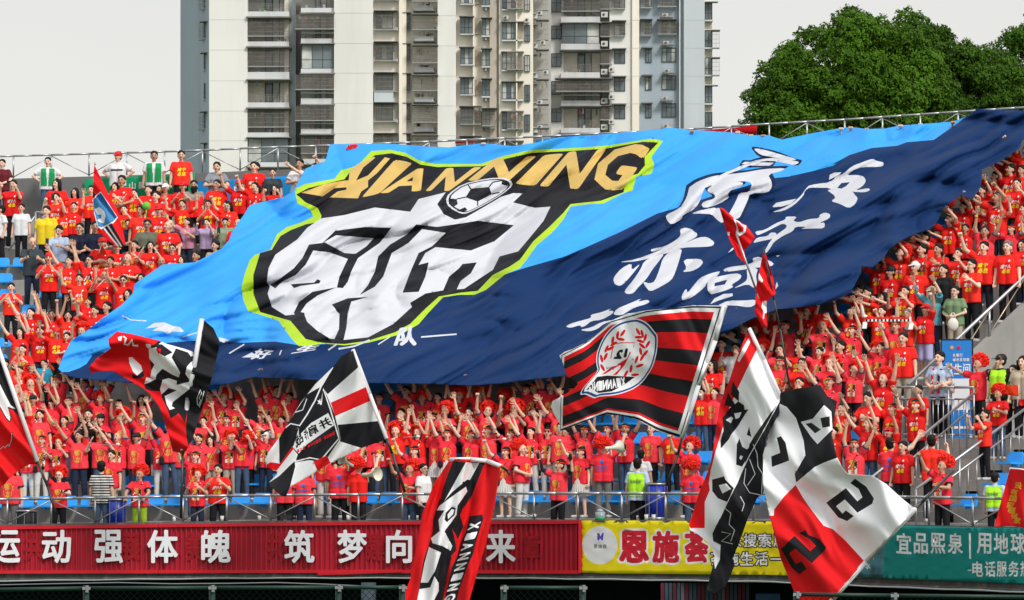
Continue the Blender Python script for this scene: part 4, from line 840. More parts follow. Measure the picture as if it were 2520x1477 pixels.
# hanging red flag, bottom centre
q = lambda p, m: ([ZR4(p)], m)
f4 = ZR4([(1685, 292), (1720, 287), (1860, 290), (2000, 303), (2115, 347), (2100, 420), (2060, 700), (1990, 1000), (1930, 1200), (1850, 1477), (1820, 1600), (1250, 1600), (1282, 1470), (1350, 1300), (1450, 750), (1550, 500), (1640, 360)])
lay = [([[(900, 1000), (1400, 1000), (1400, 1600), (900, 1600)]], R_), q([(1710, 305), (1820, 315), (1640, 642), (1600, 665), (1625, 540)], K_), q([(1820, 315), (1935, 320), (1850, 470), (1700, 600), (1640, 640)], W_), q([(1935, 320), (1978, 322), (1870, 600), (1800, 700), (1790, 480), (1850, 470)], K_),
       q([(1545, 790), (1600, 620), (1640, 640), (1700, 570), (1830, 460), (1872, 470), (1872, 560), (1800, 690), (1770, 760), (1800, 860), (1750, 960), (1700, 860), (1735, 1000), (1735, 1060), (1690, 1112), (1580, 1082), (1505, 1022), (1540, 900)], K_),
       q([(1575, 720), (1600, 680), (1680, 620), (1820, 520), (1832, 560), (1750, 680), (1740, 760), (1690, 830), (1650, 880), (1640, 900), (1705, 1020), (1690, 1060), (1620, 1020), (1540, 998), (1525, 955), (1600, 895), (1590, 800), (1640, 720)], W_), q([(1650, 740), (1700, 690), (1735, 700), (1725, 760), (1660, 820), (1640, 800)], K_), q([(1665, 755), (1700, 710), (1722, 715), (1712, 752), (1670, 795)], W_),
       q([(1500, 1030), (1610, 1080), (1700, 1112), (1665, 1250), (1640, 1400), (1600, 1600), (1400, 1600), (1435, 1330), (1460, 1150)], K_), q([(1510, 1030), (1610, 1075), (1560, 1230), (1500, 1330), (1440, 1330), (1470, 1170)], W_), q([(1555, 1275), (1590, 1330), (1590, 1400), (1540, 1500), (1405, 1500), (1428, 1385), (1520, 1370)], W_),
       q([(1850, 770), (1960, 755), (1965, 800), (1900, 1000), (1880, 1090), (1830, 1200), (1800, 1290), (1760, 1400), (1740, 1500), (1640, 1500), (1660, 1380), (1700, 1200), (1750, 1100), (1780, 980), (1820, 900)], K_)]
for i, ch in enumerate('XIANNING'):
    x, y = 1903 - i * 29, 825 + i * 86; dx, dy = -34, 84
    lay.append((gquad(ch, ZR4([(x - 46, y + 6), (x - 46 + dx * .72, y + 6 + dy * .72), (x + 46 + dx * .72, y - 14 + dy * .72), (x + 46, y - 14)]), .06), W_))
flag('hanging_flag', f4, lay, folds(lambda U, V: yf(U, V) - 1.3 - (V - 1130) * .0012, .17, 105, 95, 3), 'long red flag with white, black stripes and mirrored lettering hanging down at the bottom centre', 5.,
     sleeve=([ZR4([(1687, 294)])[0], ZR4([(1860, 290)])[0], ZR4([(2000, 305)])[0], ZR4([(2112, 347)])[0]], .05), pole=([ZR4([(2112, 347)])[0], ZG([(60, 385)])[0], ZG([(85, 420)])[0]], .03))
# left edge flag
q = lambda p, m: ([ZR7(p)], m)
f1 = [(-20, 812), (0, 866), (48, 990), (92, 1136), (93, 1142), (73, 1143), (52, 1154), (23, 1177), (11, 1192), (-30, 1215)]
lay = [([ZL([(-80, 400), (0, 600), (250, 1330), (130, 1210), (0, 1150), (-80, 1130)])], K_), ([ZL([(-20, 930), (0, 940), (60, 1060), (110, 1150), (168, 1185), (150, 1212), (80, 1190), (112, 1275), (100, 1332), (60, 1300), (0, 1190), (-20, 1150)])], K_), ([ZL([(-20, 945), (0, 955), (55, 1065), (105, 1160), (150, 1188), (145, 1198), (75, 1175), (103, 1275), (95, 1315), (65, 1285), (0, 1170), (-20, 1130)])], W_),
       q(line([(0, 210), (30, 170), (40, 200), (70, 150), (75, 190), (105, 120), (100, 60)], 12), K_), q(line([(0, 206), (30, 176), (42, 196), (70, 158), (77, 184), (100, 120), (98, 70)], 5), W_)]
flag('edge_flag', f1, [([[(-100, 700), (200, 700), (200, 1300), (-100, 1300)]], R_)] + lay, folds(lambda U, V: yf(U, V) - 1.0, .12, 60, 90, 8), 'red and black flag with white brush shapes cut by the left edge of the photo', 5.,
     sleeve=([(-12, 835), (92, 1136)], .05), pole=([(92, 1136), ZR7([(400, 520)])[0], ZR7([(465, 730)])[0]], .028))
# right edge flag
q = lambda p, m: ([ZT8(p)], m)
lay = [([[(2300, 1000), (2700, 1000), (2700, 1400), (2300, 1400)]], R_)] + [(gquad(c, ZT8([(x, y + 52), (x + 62, y + 62), (x + 72, y + 8), (x + 12, y)]), .05), Y_) for c, x, y in zip('没有国家哪有家', (2225, 2190, 2180, 2160, 2170, 2190, 2215), (480, 535, 590, 645, 690, 735, 775))]
flag('edge_flag', ZT8([(2190, 368), (2260, 372), (2420, 395), (2430, 880), (2309, 865), (2200, 850), (2060, 857), (2100, 700), (2150, 520)]), lay, folds(lambda U, V: yf(U, V) - .9, .08, 80, 80, 1), 'dark red flag with small gold characters at the right edge of the photo', 6., sleeve=([ZT8([(2188, 372)])[0], ZT8([(2420, 397)])[0]], .035))
# small waved flags
q = lambda p, m: ([Z1(p)], m)
def dep_at(u, v, h=2.2, d=-.3): return float(slope_depth(np.array([u * 1.]), np.array([v * 1.]), h)[0]) + d
dfo = Z1([(870, 225), (920, 330), (1000, 500), (1080, 640), (1140, 850), (1157, 958), (1110, 998), (1000, 935), (920, 860), (900, 800), (870, 680), (855, 520), (862, 350)])
dd = dep_at(270, 560)
lay = [([[(200, 300), (400, 300), (400, 700), (200, 700)]], R_), q([(855, 540), (930, 475), (960, 520), (1088, 718), (1050, 765), (935, 825), (895, 800), (860, 650)], W_), q([(862, 548), (928, 490), (1078, 712), (1046, 752), (938, 808), (905, 795), (866, 650)], 5), q([(885, 520), (930, 488), (1080, 712), (1058, 728)], B_), q([(860, 470), (885, 505), (870, 540), (855, 530)], K_),
       q([(870, 640), (915, 620), (960, 655), (975, 700), (960, 770), (920, 760), (895, 740), (935, 720), (935, 690), (900, 690)], W_), q([(945, 820), (1030, 768), (1140, 965), (1115, 1000)], K_), q(line([(960, 815), (1095, 985)], 16), W_), q(line([(995, 790), (1122, 985)], 15), W_)]
flag('pennant_flag', dfo, lay, folds(dd, .08, 60, 60, 1), 'small red flag with a light blue crest raised among the spectators at left', 5., [Wm, Km, Rm, Bm, Ym, cloth_mat('flag_sky', (.08, .32, .62), .25, .3, 1.6)], pole=([Z1([(872, 208)])[0], Z1([(880, 230)])[0]], .02, m_steel))
b = None
lay = [([[(1600, 400), (2000, 400), (2000, 900), (1600, 900)]], R_), ([Z5([(1540, 680), (1575, 690), (1610, 730), (1650, 740), (1640, 800), (1590, 830), (1560, 800), (1570, 760)])], W_), ([Z5([(1560, 700), (1590, 720), (1630, 760), (1620, 790), (1585, 800), (1580, 770)])], R_), ([Z5([(1490, 795), (1510, 795), (1510, 825), (1492, 820)])], W_)]
flag('hand_flag', Z5([(1422, 585), (1460, 600), (1560, 690), (1650, 740), (1722, 840), (1680, 900), (1630, 950), (1655, 1078), (1570, 990), (1500, 840), (1462, 720)]), lay, folds(98.2, .1, 50, 50, 3), 'crumpled red flag raised in front of the white brush characters', 5.,
     pole=([Z5([(1565, 810)])[0] + (98.1,), Z5([(1740, 1310)])[0] + (98.1,), ZH([(1290, 380)])[0] + (98.2,)], .022, m_steel))
lay = [([[(1600, 400), (2000, 400), (2000, 900), (1600, 900)]], R_), ([ZH([(1230, 20), (1290, 10), (1290, 180), (1265, 190), (1250, 270), (1235, 260), (1240, 150), (1215, 100)])], W_), ([Z5([(1755, 1140), (1790, 1200), (1780, 1220), (1750, 1200)])], W_)]
flag('hand_flag', Z5([(1793, 955), (1812, 980), (1872, 1170), (1898, 1310), (1840, 1360)]) + ZH([(1290, 60), (1290, 380), (1240, 405), (1210, 345), (1120, 180)]) + Z5([(1722, 1440), (1732, 1250)]), lay, folds(98.0, .1, 60, 45, 7), 'narrow red flag hanging from a thin dark pole, right of the crumpled one', 5.,
     pole=([Z5([(1793, 920)])[0] + (98.0,), ZH([(1390, 0)])[0] + (98.0,), ZH([(1480, 400)])[0] + (98.2,), ZH([(1612, 1230)])[0] + (98.4,)], .022, m_pole))
m_or = cloth_mat('orange_silk', (.75, .05, .012), .3, .2, 2.)
for i, (o, pl, lb) in enumerate(((ZC([(760, 160), (845, 320), (740, 400), (710, 360)]), ZC([(760, 160), (845, 320)]), 'small orange pennant held up left of the giant cloth'),
        (ZL([(805, 40), (860, 45), (860, 125), (820, 130)]), ZL([(805, 40), (795, 170)]), 'small orange flag hiding a face beside the giant cloth'),
        (Z1([(940, 960), (985, 1060), (900, 1075)]), Z1([(940, 960), (905, 1075)]), 'small orange pennant held in front of crossed arms'),
        (ZC([(785, 915), (895, 1050), (890, 1090), (830, 1050)]), ZC([(785, 905), (850, 1120)]), 'small red pennant beside the boy in blue'),
        (ZI([(2318, 885), (2440, 890), (2440, 990), (2330, 975)]), ZI([(2443, 885), (2430, 1080)]), 'small bright red flag held at the right edge'),
        (Z1([(965, 1285), (880, 1350), (870, 1380), (930, 1310)]), Z1([(965, 1285), (868, 1385)]), 'narrow orange flag waved left of the giant cloth'))):
    d = dep_at(o[0][0], o[0][1], 1.5, -.4)
    flag('hand_flag', o, [([[(-100, 0), (3000, 0), (3000, 1500), (-100, 1500)]], 1)], folds(d, .02, 60, 30, i), lb, 6., [Wm, m_or], pole=(pl, .01, m_sleeve))

# ================================================================ people
SKINS = [mat('skin_light', (.80, .52, .385), .5, .35, .08, 20.), mat('skin_mid', (.70, .43, .305), .5, .35, .08, 20.), mat('skin_tan', (.52, .29, .19), .5, .35, .08, 20.)]
m_eye = mat('eye_dark', (.02, .014, .012), .4); m_mouth = mat('mouth', (.28, .04, .04), .5)
m_hair = mat('black_hair', (.009, .007, .006), .6, .2, .3, 60., .4, 120); m_grey = mat('grey_hair', (.12, .12, .12), .5, .4, .3, 60.)
m_wig = mat('red_wig', (.88, .022, .010), .55, .3, .2, 30.)
def shirt_mat(name, col): 
    m = mat(name, col, .75, .2, .06, 3., 1.0, 7.); return m
SH = {'r': shirt_mat('red_tshirt', (.85, .018, .014)), 'j': shirt_mat('coral_jersey', (.86, .030, .050)), 'w': shirt_mat('white_shirt', (.72, .72, .74)), 'maroon': shirt_mat('maroon_shirt', (.13, .012, .02)),
      'yellow': shirt_mat('yellow_shirt', (.80, .58, .02)), 'navy': shirt_mat('navy_shirt', (.010, .014, .035)), 'dark': shirt_mat('dark_shirt', (.035, .05, .06)), 'grey': shirt_mat('grey_shirt', (.28, .27, .24)),
      'lblue': shirt_mat('pale_blue_shirt', (.45, .55, .72)), 'olive': shirt_mat('olive_shirt', (.13, .14, .10)), 'pink': shirt_mat('pink_shirt', (.52, .22, .32)), 'mauve': shirt_mat('mauve_shirt', (.42, .32, .50)),
      'sage': shirt_mat('sage_shirt', (.25, .32, .22)), 'beige': shirt_mat('beige_shirt', (.45, .38, .28)), 'aqua': shirt_mat('aqua_shirt', (.02, .30, .45)), 'teal': shirt_mat('teal_shirt', (.10, .33, .40)),
      'black': shirt_mat('black_shirt', (.012, .012, .014)), 'green': shirt_mat('green_vest_cloth', (.01, .27, .08)), 'hivis': shirt_mat('hivis_cloth', (.42, .85, .03)), 'orange': shirt_mat('orange_cloth', (.75, .12, .02)), 'lgreen': shirt_mat('green_shirt', (.17, .26, .14))}
RV = [SH['r'], shirt_mat('red_tshirt_deep', (.70, .012, .012)), shirt_mat('red_tshirt_warm', (.92, .032, .018)), SH['r']]; JV = [SH['j'], shirt_mat('coral_jersey_pale', (.90, .05, .07)), SH['j']]
def stripes(name, c1, c2, scale, axis='Z', thr=.5):
    m = mat(name, c1, .8, .2); t = m.node_tree; c = t.nodes.new('ShaderNodeTexCoord'); s_ = t.nodes.new('ShaderNodeSeparateXYZ')
    w = t.nodes.new('ShaderNodeMath'); w.operation = 'MULTIPLY'; w.inputs[1].default_value = scale; fr = t.nodes.new('ShaderNodeMath'); fr.operation = 'FRACT'
    g_ = t.nodes.new('ShaderNodeMath'); g_.operation = 'GREATER_THAN'; g_.inputs[1].default_value = thr; mm = t.nodes.new('ShaderNodeMix'); mm.data_type = 'RGBA'
    mm.inputs[6].default_value = (*c1, 1); mm.inputs[7].default_value = (*c2, 1)
    t.links.new(c.outputs['Object'], s_.inputs[0]); t.links.new(s_.outputs[axis], w.inputs[0]); t.links.new(w.outputs[0], fr.inputs[0]); t.links.new(fr.outputs[0], g_.inputs[0]); t.links.new(g_.outputs[0], mm.inputs[0]); t.links.new(mm.outputs[2], t.nodes['Principled BSDF'].inputs['Base Color'])
    return m
SH['bw'] = stripes('striped_black_white', (.65, .65, .62), (.015, .015, .018), 17.)
SH['gs'] = stripes('striped_grey', (.35, .37, .40), (.10, .12, .17), 32.)
SH['wv'] = stripes('striped_white_blue', (.68, .66, .62), (.35, .35, .55), 14., 'X', .72)
SH['wb'] = shirt_mat('white_polo', (.72, .72, .74))
TR = {'k': mat('trousers_black', (.014, .014, .018), .8, .15, .2, 6.), 'n': mat('trousers_navy', (.02, .03, .06), .8, .15, .2, 6.), 'd': mat('jeans_blue', (.06, .10, .17), .85, .15, .3, 5.), 'w': mat('trousers_white', (.66, .65, .62), .8, .2, .08, 6.),
      'b': mat('trousers_beige', (.42, .37, .29), .8, .2, .08, 6.), 'g': mat('trousers_grey', (.16, .16, .16), .8, .2, .15, 6.), 'l': mat('trousers_lime', (.33, .50, .03), .8, .2, .1, 6.), 'v': mat('shorts_lavender', (.42, .42, .68), .8, .2, .1, 6.)}
m_trim = mat('jersey_trim', (.035, .03, .06), .8); m_shoe = mat('shoe', (.5, .5, .5), .6); m_gold = mat('gold_print', (.80, .42, .06), .5, .4, .12, 30.); m_pw = mat('white_print', (.8, .8, .78), .6); m_py = mat('yellow_print', (.88, .68, .03), .6); m_pb = mat('blue_print', (.06, .14, .50), .6)
m_band = mat('headband_red', (.68, .02, .01), .6); m_caps = {'c': mat('cap_red', (.62, .01, .012), .6), 'k': mat('cap_black', (.015, .016, .022), .7), 'W': mat('cap_white', (.75, .75, .72), .7), 'e': mat('cap_beige', (.5, .4, .28), .7)}
m_phone = mat('phone_black', (.015, .015, .018), .25, .5); m_glove = mat('glove_black', (.012, .012, .014), .8)
def V3(*a): return Vector(a)
def remesh(mb, vox, ratio, name, sm=2):
    me = mb.mesh(name, []); o = link(name, me)
    a = o.modifiers.new('r', 'REMESH'); a.mode = 'VOXEL'; a.voxel_size = vox
    s_ = o.modifiers.new('s', 'SMOOTH'); s_.iterations = sm; s_.factor = .5
    if ratio < 1: d = o.modifiers.new('d', 'DECIMATE'); d.ratio = ratio
    dg = bpy.context.evaluated_depsgraph_get(); out = bpy.data.meshes.new_from_object(o.evaluated_get(dg)); bpy.data.objects.remove(o); bpy.data.meshes.remove(me)
    out.polygons.foreach_set('use_smooth', [True] * len(out.polygons)); out.name = name; return out
def hand(mb, w, d, nrm, kind, side, add):
    m2, a2 = MB(), MB(); q = _hand(m2, Vector(w), d, nrm, kind, side, a2); k = 1.18
    for src, dst in ((m2, mb), (a2, add)): dst.add([Vector(w) + (Vector(p) - Vector(w)) * k for p in src.v], src.f)
    return Vector(w) + (q - Vector(w)) * k
def _hand(mb, w, d, nrm, kind, side, add):
    """palm into mb; separate fingers into add"""
    d = d.normalized(); n = (nrm - d * nrm.dot(d)); n = n.normalized() if n.length > .05 else d.orthogonal().normalized(); s_ = d.cross(n) * side
    mb.capsule(w + d * .012, w + d * .070, .028, .036, 10, flat=(n, .42))
    base = w + d * .082
    if kind == 'open':
        for i, (off, L_, sp_) in enumerate(((-.030, .062, -.24), (-.011, .076, -.07), (.010, .080, .08), (.029, .070, .26))):
            b0 = base + s_ * off; dd = (d + s_ * sp_ + n * .06).normalized(); m_ = b0 + dd * L_ * .55; dd2 = (dd + n * .22).normalized()
            add.capsule(b0 - d * .02, m_, .0105, .0095, 6); add.capsule(m_, m_ + dd2 * L_ * .45, .0095, .0078, 6)
        b0 = w + d * .03 + s_ * .026; dd = (s_ * .85 + d * .6 + n * .25).normalized(); m_ = b0 + dd * .045; add.capsule(b0, m_, .013, .0115, 6); add.capsule(m_, m_ + (dd + d * .6).normalized() * .03, .0115, .009, 6)
    else:
        for i, off in enumerate((-.028, -.010, .009, .027)):
            b0 = base + s_ * off; k1 = b0 + n * .012 + d * .018; add.capsule(b0 - d * .02, k1, .0115, .011, 6); k2 = k1 + n * .028 - d * .012; add.capsule(k1, k2, .011, .010, 6); add.capsule(k2, k2 - d * .026 - n * .004, .010, .009, 6)
        b0 = w + d * .03 + s_ * .028; k = b0 + (d * .8 + n * .7).normalized() * .04; add.capsule(b0, k, .0135, .012, 6); add.capsule(k, k + (-s_ * .8 + d * .2 + n * .3).normalized() * .03, .012, .010, 6)
    return w + d * .085 + n * .02
POSES = {}
UP = V3(0, 0, 1)
def pose(name, A, B, yaw=0, tilt=0, nod=0, desc=''): POSES[name] = (A, B, yaw, tilt, nod, desc)
# arm = (upper-arm direction, forearm direction, hand kind, palm normal); A = picture-left arm of someone facing us, B = picture-right arm
FRONT = (0, -1, 0)
up = 'both arms raised'
pose('U0', ((-.40, -.15, .90), (-.24, -.12, .96), 'open', FRONT), ((.40, -.15, .90), (.24, -.12, .96), 'open', FRONT), 0, 0, 6, up)
pose('U1', ((-.62, -.2, .76), (-.46, -.15, .87), 'open', FRONT), ((.12, -.25, .95), (-.26, -.15, .95), 'open', FRONT), 18, -4, 8, up)
pose('U2', ((-.12, -.25, .95), (.26, -.15, .95), 'open', FRONT), ((.62, -.2, .76), (.46, -.15, .87), 'open', FRONT), -18, 4, 8, up)
pose('U3', ((-.8, -.35, .35), (-.1, -.25, .97), 'open', FRONT), ((.8, -.35, .35), (.05, -.25, .97), 'open', FRONT), 10, 2, 4, up)
pose('U4', ((-.6, -.3, .72), (-.5, -.15, .84), 'open', FRONT), ((.3, -.4, .8), (-.35, -.3, .87), 'open', FRONT), 25, -3, 5, up)
pose('U5', ((-.3, -.45, .8), (.1, -.3, .95), 'fist', FRONT), ((.5, -.4, .7), (.12, -.3, .95), 'fist', FRONT), -10, 3, 5, 'both fists raised')
pose('U6', ((-.5, -.5, .65), (.05, -.5, .85), 'open', FRONT), ((.35, -.6, .6), (-.2, -.5, .85), 'open', FRONT), 5, 0, 0, up)
pose('V0', ((-.93, -.2, .25), (-.9, -.1, .5), 'open', FRONT), ((.93, -.2, .2), (.75, -.1, .68), 'open', FRONT), 0, 0, 4, 'arms spread wide')
DN = ((.22, -.02, -.97), (.12, -.2, -.97), 'fist', (-1, 0, 0)); DNA = ((-.22, -.02, -.97), (-.12, -.2, -.97), 'fist', (1, 0, 0))
pose('L0', ((-.45, -.25, .85), (-.12, -.25, .96), 'open', FRONT), DN, 12, -2, 5, 'one arm raised')
pose('L1', ((-.75, -.4, .45), (-.4, -.35, .85), 'open', FRONT), ((.3, -.5, -.8), (-.5, -.7, .5), 'open', (-1, 0, 0)), 20, 0, 5, 'one arm raised')
pose('L2', ((-.6, -.45, .55), (-.15, -.4, .9), 'fist', FRONT), DN, 8, 0, 0, 'one fist raised')
pose('R0', DNA, ((.45, -.25, .85), (.12, -.25, .96), 'open', FRONT), -12, 2, 5, 'one arm raised')
pose('C0', ((-.35, -.45, -.8), (.5, -.65, .6), 'open', (1, 0, 0)), ((.35, -.45, -.8), (-.5, -.65, .6), 'open', (-1, 0, 0)), 5, 0, 0, 'hands clapping')
pose('C1', ((-.45, -.65, -.45), (.42, -.5, .8), 'open', (1, 0, 0)), ((.45, -.65, -.45), (-.42, -.5, .8), 'open', (-1, 0, 0)), -8, 0, 6, 'hands clapping')
pose('F0', ((-.32, -.15, -.93), (.62, -.62, -.35), 'fist', (1, 0, 0)), ((.32, -.15, -.93), (-.62, -.62, -.3), 'fist', (-1, 0, 0)), 0, 0, 0, 'hands clasped in front')
pose('F1', ((-.38, -.35, -.86), (.88, -.42, .08), 'fist', (0, -.2, -1)), ((.38, -.35, -.86), (-.88, -.5, .12), 'fist', (0, -.2, -1)), 10, 0, 2, 'arms crossed')
pose('P0', ((-.25, -.75, -.35), (.2, -.45, .87), 'fist', (1, 0, 0)), ((.25, -.75, -.35), (-.2, -.45, .87), 'fist', (-1, 0, 0)), 0, 0, 4, 'holding up a phone')
pose('P1', ((-.35, -.45, -.8), (.25, -.85, .3), 'fist', (1, 0, 0)), ((.3, -.4, -.86), (-.5, -.8, .3), 'fist', (-1, 0, 0)), 0, 0, -14, 'looking at a phone')
pose('D0', DNA, DN, 0, 0, 0, 'arms hanging down')
pose('D1', DNA, ((.3, .1, -.95), (.05, -.3, -.95), 'fist', (-1, 0, 0)), 25, 0, 3, 'arms hanging down')
pose('K0', ((-.75, .15, -.6), (.72, -.25, -.6), 'fist', (1, 0, 0)), ((.75, .15, -.6), (-.72, -.25, -.6), 'fist', (-1, 0, 0)), 12, 0, 0, 'hands on hips')
pose('T0', ((-.75, -.6, .25), (-.8, -.5, .35), 'fist', FRONT), ((-.1, -.9, .25), (-.75, -.5, .4), 'fist', FRONT), 35, -6, 4, 'both arms reaching to the cloth')
pose('T1', ((-.85, -.3, .45), (-.75, -.3, .6), 'fist', FRONT), ((.2, -.6, .7), (-.5, -.4, .75), 'fist', FRONT), 30, -3, 8, 'both arms reaching to the cloth')
pose('H0', ((-.6, -.5, .55), (.05, -.55, .83), 'fist', FRONT), ((.35, -.5, -.75), (-.35, -.85, .1), 'fist', (0, 0, 1)), 5, 0, 4, 'holding a pole')
pose('N0', ((-.35, -.55, -.75), (.3, -.75, -.55), 'fist', (0, 0, -1)), ((.4, -.5, -.75), (-.1, -.8, -.55), 'fist', (0, 0, -1)), 0, 0, -4, 'leaning on the railing')
pose('S0', ((-.55, -.3, .75), (-.25, -.25, .93), 'fist', FRONT), ((.55, -.3, .75), (.25, -.25, .93), 'fist', FRONT), 0, 0, 5, 'holding a scarf overhead')
for i_, b_ in enumerate(('U0', 'U1', 'U4', 'U1', 'U1', 'U6', 'U4', 'U0')):   # looser variants of the raised arms
    A_, B_, y_, t_, n_, d_ = POSES[b_]; j_ = lambda v, k=.11: tuple(c + rnd.uniform(-k, k) for c in v)
    pose('W%d' % i_, (j_(A_[0]), j_(A_[1]), A_[2], FRONT), (j_(B_[0]), j_(B_[1]), B_[2], FRONT), y_ + rnd.uniform(-20, 20), t_ + rnd.uniform(-6, 6), n_ + rnd.uniform(-8, 10), d_)
PROTO = {}
def proto(nm):
    if nm in PROTO: return PROTO[nm]
    A, B, yaw, tilt, nod, desc = POSES[nm]; m = MB(); add = MB(); sh = MB()
    # legs and feet
    for s_ in (-1, 1):
        h = V3(.088 * s_, 0, .90); k = V3(.105 * s_, -.015, .49); a = V3(.115 * s_, .02, .09)
        m.capsule(h, k, .082, .055, 12); m.capsule(k, a, .054, .036, 12); m.capsule(a + V3(0, .025, -.045), a + V3(.02 * s_, -.15, -.055), .038, .032, 10, flat=(UP, .8))
    m.capsule(V3(-.07, 0, .93), V3(.07, 0, .93), .105, .105, 14); m.capsule(V3(0, 0, .98), V3(0, -.005, 1.15), .115, .12, 14, flat=((0, 1, 0), .82))
    m.capsule(V3(-.075, 0, 1.26), V3(.075, 0, 1.26), .115, .115, 14, flat=((0, 1, 0), .95)); m.capsule(V3(-.12, .01, 1.385), V3(.12, .01, 1.385), .058, .058, 12)
    m.capsule(V3(0, .015, 1.38), V3(0, -.005, 1.53), .058, .052, 12)
    # torso of the shirt
    sh.tube(V3(-.085, 0, .83), V3(-.08, 0, 1.0), .135, .135, 16); sh.tube(V3(.085, 0, .83), V3(.08, 0, 1.0), .135, .135, 16); sh.capsule(V3(-.075, -.005, 1.0), V3(-.078, -.005, 1.26), .135, .146, 14); sh.capsule(V3(.075, -.005, 1.0), V3(.078, -.005, 1.26), .135, .146, 14)
    sh.capsule(V3(-.115, .008, 1.385), V3(.115, .008, 1.385), .072, .072, 12); sh.capsule(V3(0, .012, 1.38), V3(0, .01, 1.435), .085, .066, 12)
    hands = []; arms = []
    for (u_, f_, kind, nrm), s_ in ((A, -1), (B, 1)):
        u_ = V3(*u_).normalized(); f_ = V3(*f_).normalized(); lift = max(0, u_.z)
        sp_ = V3(s_ * (.178 - .02 * lift), .008, 1.385 + .045 * lift); e = sp_ + u_ * (.275 + .03 * lift); w = e + f_ * (.24 + .035 * lift)
        m.capsule(sp_, e, .056, .044, 12); m.capsule(e, w, .045, .030, 12)
        mid = sp_ + u_ * .19; sh.capsule(sp_, sp_ + u_ * .06, .078, .078, 12); sh.tube(sp_ + u_ * .02, mid, .079, .086, 12); arms.append((sp_, u_))
        side = 1 if s_ > 0 else -1
        hands.append((hand(m, w, f_, V3(*nrm), kind, side, add), f_))
    # head
    hm = Matrix.Translation(V3(0, -.012, 1.535)) @ Matrix.Rotation(R(-yaw), 4, 'Z') @ Matrix.Rotation(R(-nod), 4, 'X') @ Matrix.Rotation(R(tilt), 4, 'Y')
    hb = MB(); hb.ell((0, .012, .085), .077, .094, .098, 16, 12); hb.capsule(V3(0, -.022, .03), V3(0, -.045, -.005), .056, .034, 12); hb.ell((0, -.03, .055), .060, .062, .07, 14, 10)
    hb.capsule(V3(0, -.092, .085), V3(0, -.108, .052), .010, .016, 8); hb.ell((.078, .01, .06), .012, .022, .034, 8, 6); hb.ell((-.078, .01, .06), .012, .022, .034, 8, 6)
    hm = hm @ Matrix.Scale(1.10, 4)
    m.add([hm @ Vector(v) for v in hb.v], hb.f)
    body = remesh(m, .0115, .45, 'body_' + nm)
    fx = MB(); fx.add(add.v, add.f, 0)
    fb = MB(); op = .018 if nm[0] in 'UVLTW' else .006
    for s_ in (-1, 1):
        fb.ell((.030 * s_, -.083, .083), .015, .012, .0075, 8, 5, 1); fb.capsule(V3(.015 * s_, -.093, .104), V3(.045 * s_, -.083, .106), .0045, .004, 5, 1)
    fb.ell((0, -.088, .018 - op * .3), .022, .012, .005 + op * .6, 8, 5, 2)
    fx.add([hm @ Vector(v) for v in fb.v], fb.f); fx.m = [0] * (len(fx.f) - len(fb.f)) + fb.m
    bm = bmesh.new(); bm.from_mesh(body); n0 = len(bm.faces); vs = [bm.verts.new(v) for v in fx.v]
    for f, mi in zip(fx.f, fx.m): fc = bm.faces.new([vs[i] for i in f]); fc.material_index = mi; fc.smooth = True
    bm.to_mesh(body); bm.free()
    for mm in (SKINS[0], m_eye, m_mouth): body.materials.append(mm)
    # wrinkled shirt
    shirt = remesh(sh, .017, .7, 'shirt_' + nm, 1); shirt.materials.append(SH['r']); shirt.materials.append(SH['r'])
    for p in shirt.polygons:
        for a_, d_ in arms:
            t_ = (p.center - a_).dot(d_)
            if .162 < t_ < .22 and ((p.center - a_) - d_ * t_).length < .098 and abs(p.center.x) > .13: p.material_index = 1
    bv = BVHTree.FromPolygons([v.co for v in shirt.vertices], [tuple(p.vertices) for p in shirt.polygons])
    PROTO[nm] = dict(body=body, shirt=shirt, bvh=bv, hm=hm, hands=hands, desc=desc, prints={}); return PROTO[nm]
def on_chest(P, x, z, back=False, off=.005):
    h = P['bvh'].ray_cast(V3(x, 1 if back else -1, z), V3(0, -1 if back else 1, 0)); y = h[0].y if h[0] is not None else (.12 if back else -.13)
    return V3(x, y + (off if back else -off), z)
def dragon_loops():
    """a coiled creature drawn as a few tapering curls"""
    L_ = []
    L_.append(line([(.62, .98), (.80, .90), (.92, .74), (.93, .55), (.82, .42), (.86, .28), (.78, .14)], .055)); L_.append(line([(.62, .98), (.44, .96), (.30, .90), (.18, .86)], .05)); L_.append(line([(.05, .45), (.04, .28), (.18, .14), (.40, .06), (.60, .12)], .055))
    L_.append(line([(.93, .74), (1.04, .80)], .05)); L_.append(line([(.93, .6), (1.05, .6)], .05)); L_.append(line([(.05, .45), (-.04, .52)], .05)); L_.append(line([(.30, .90), (.28, 1.02)], .05)); return L_
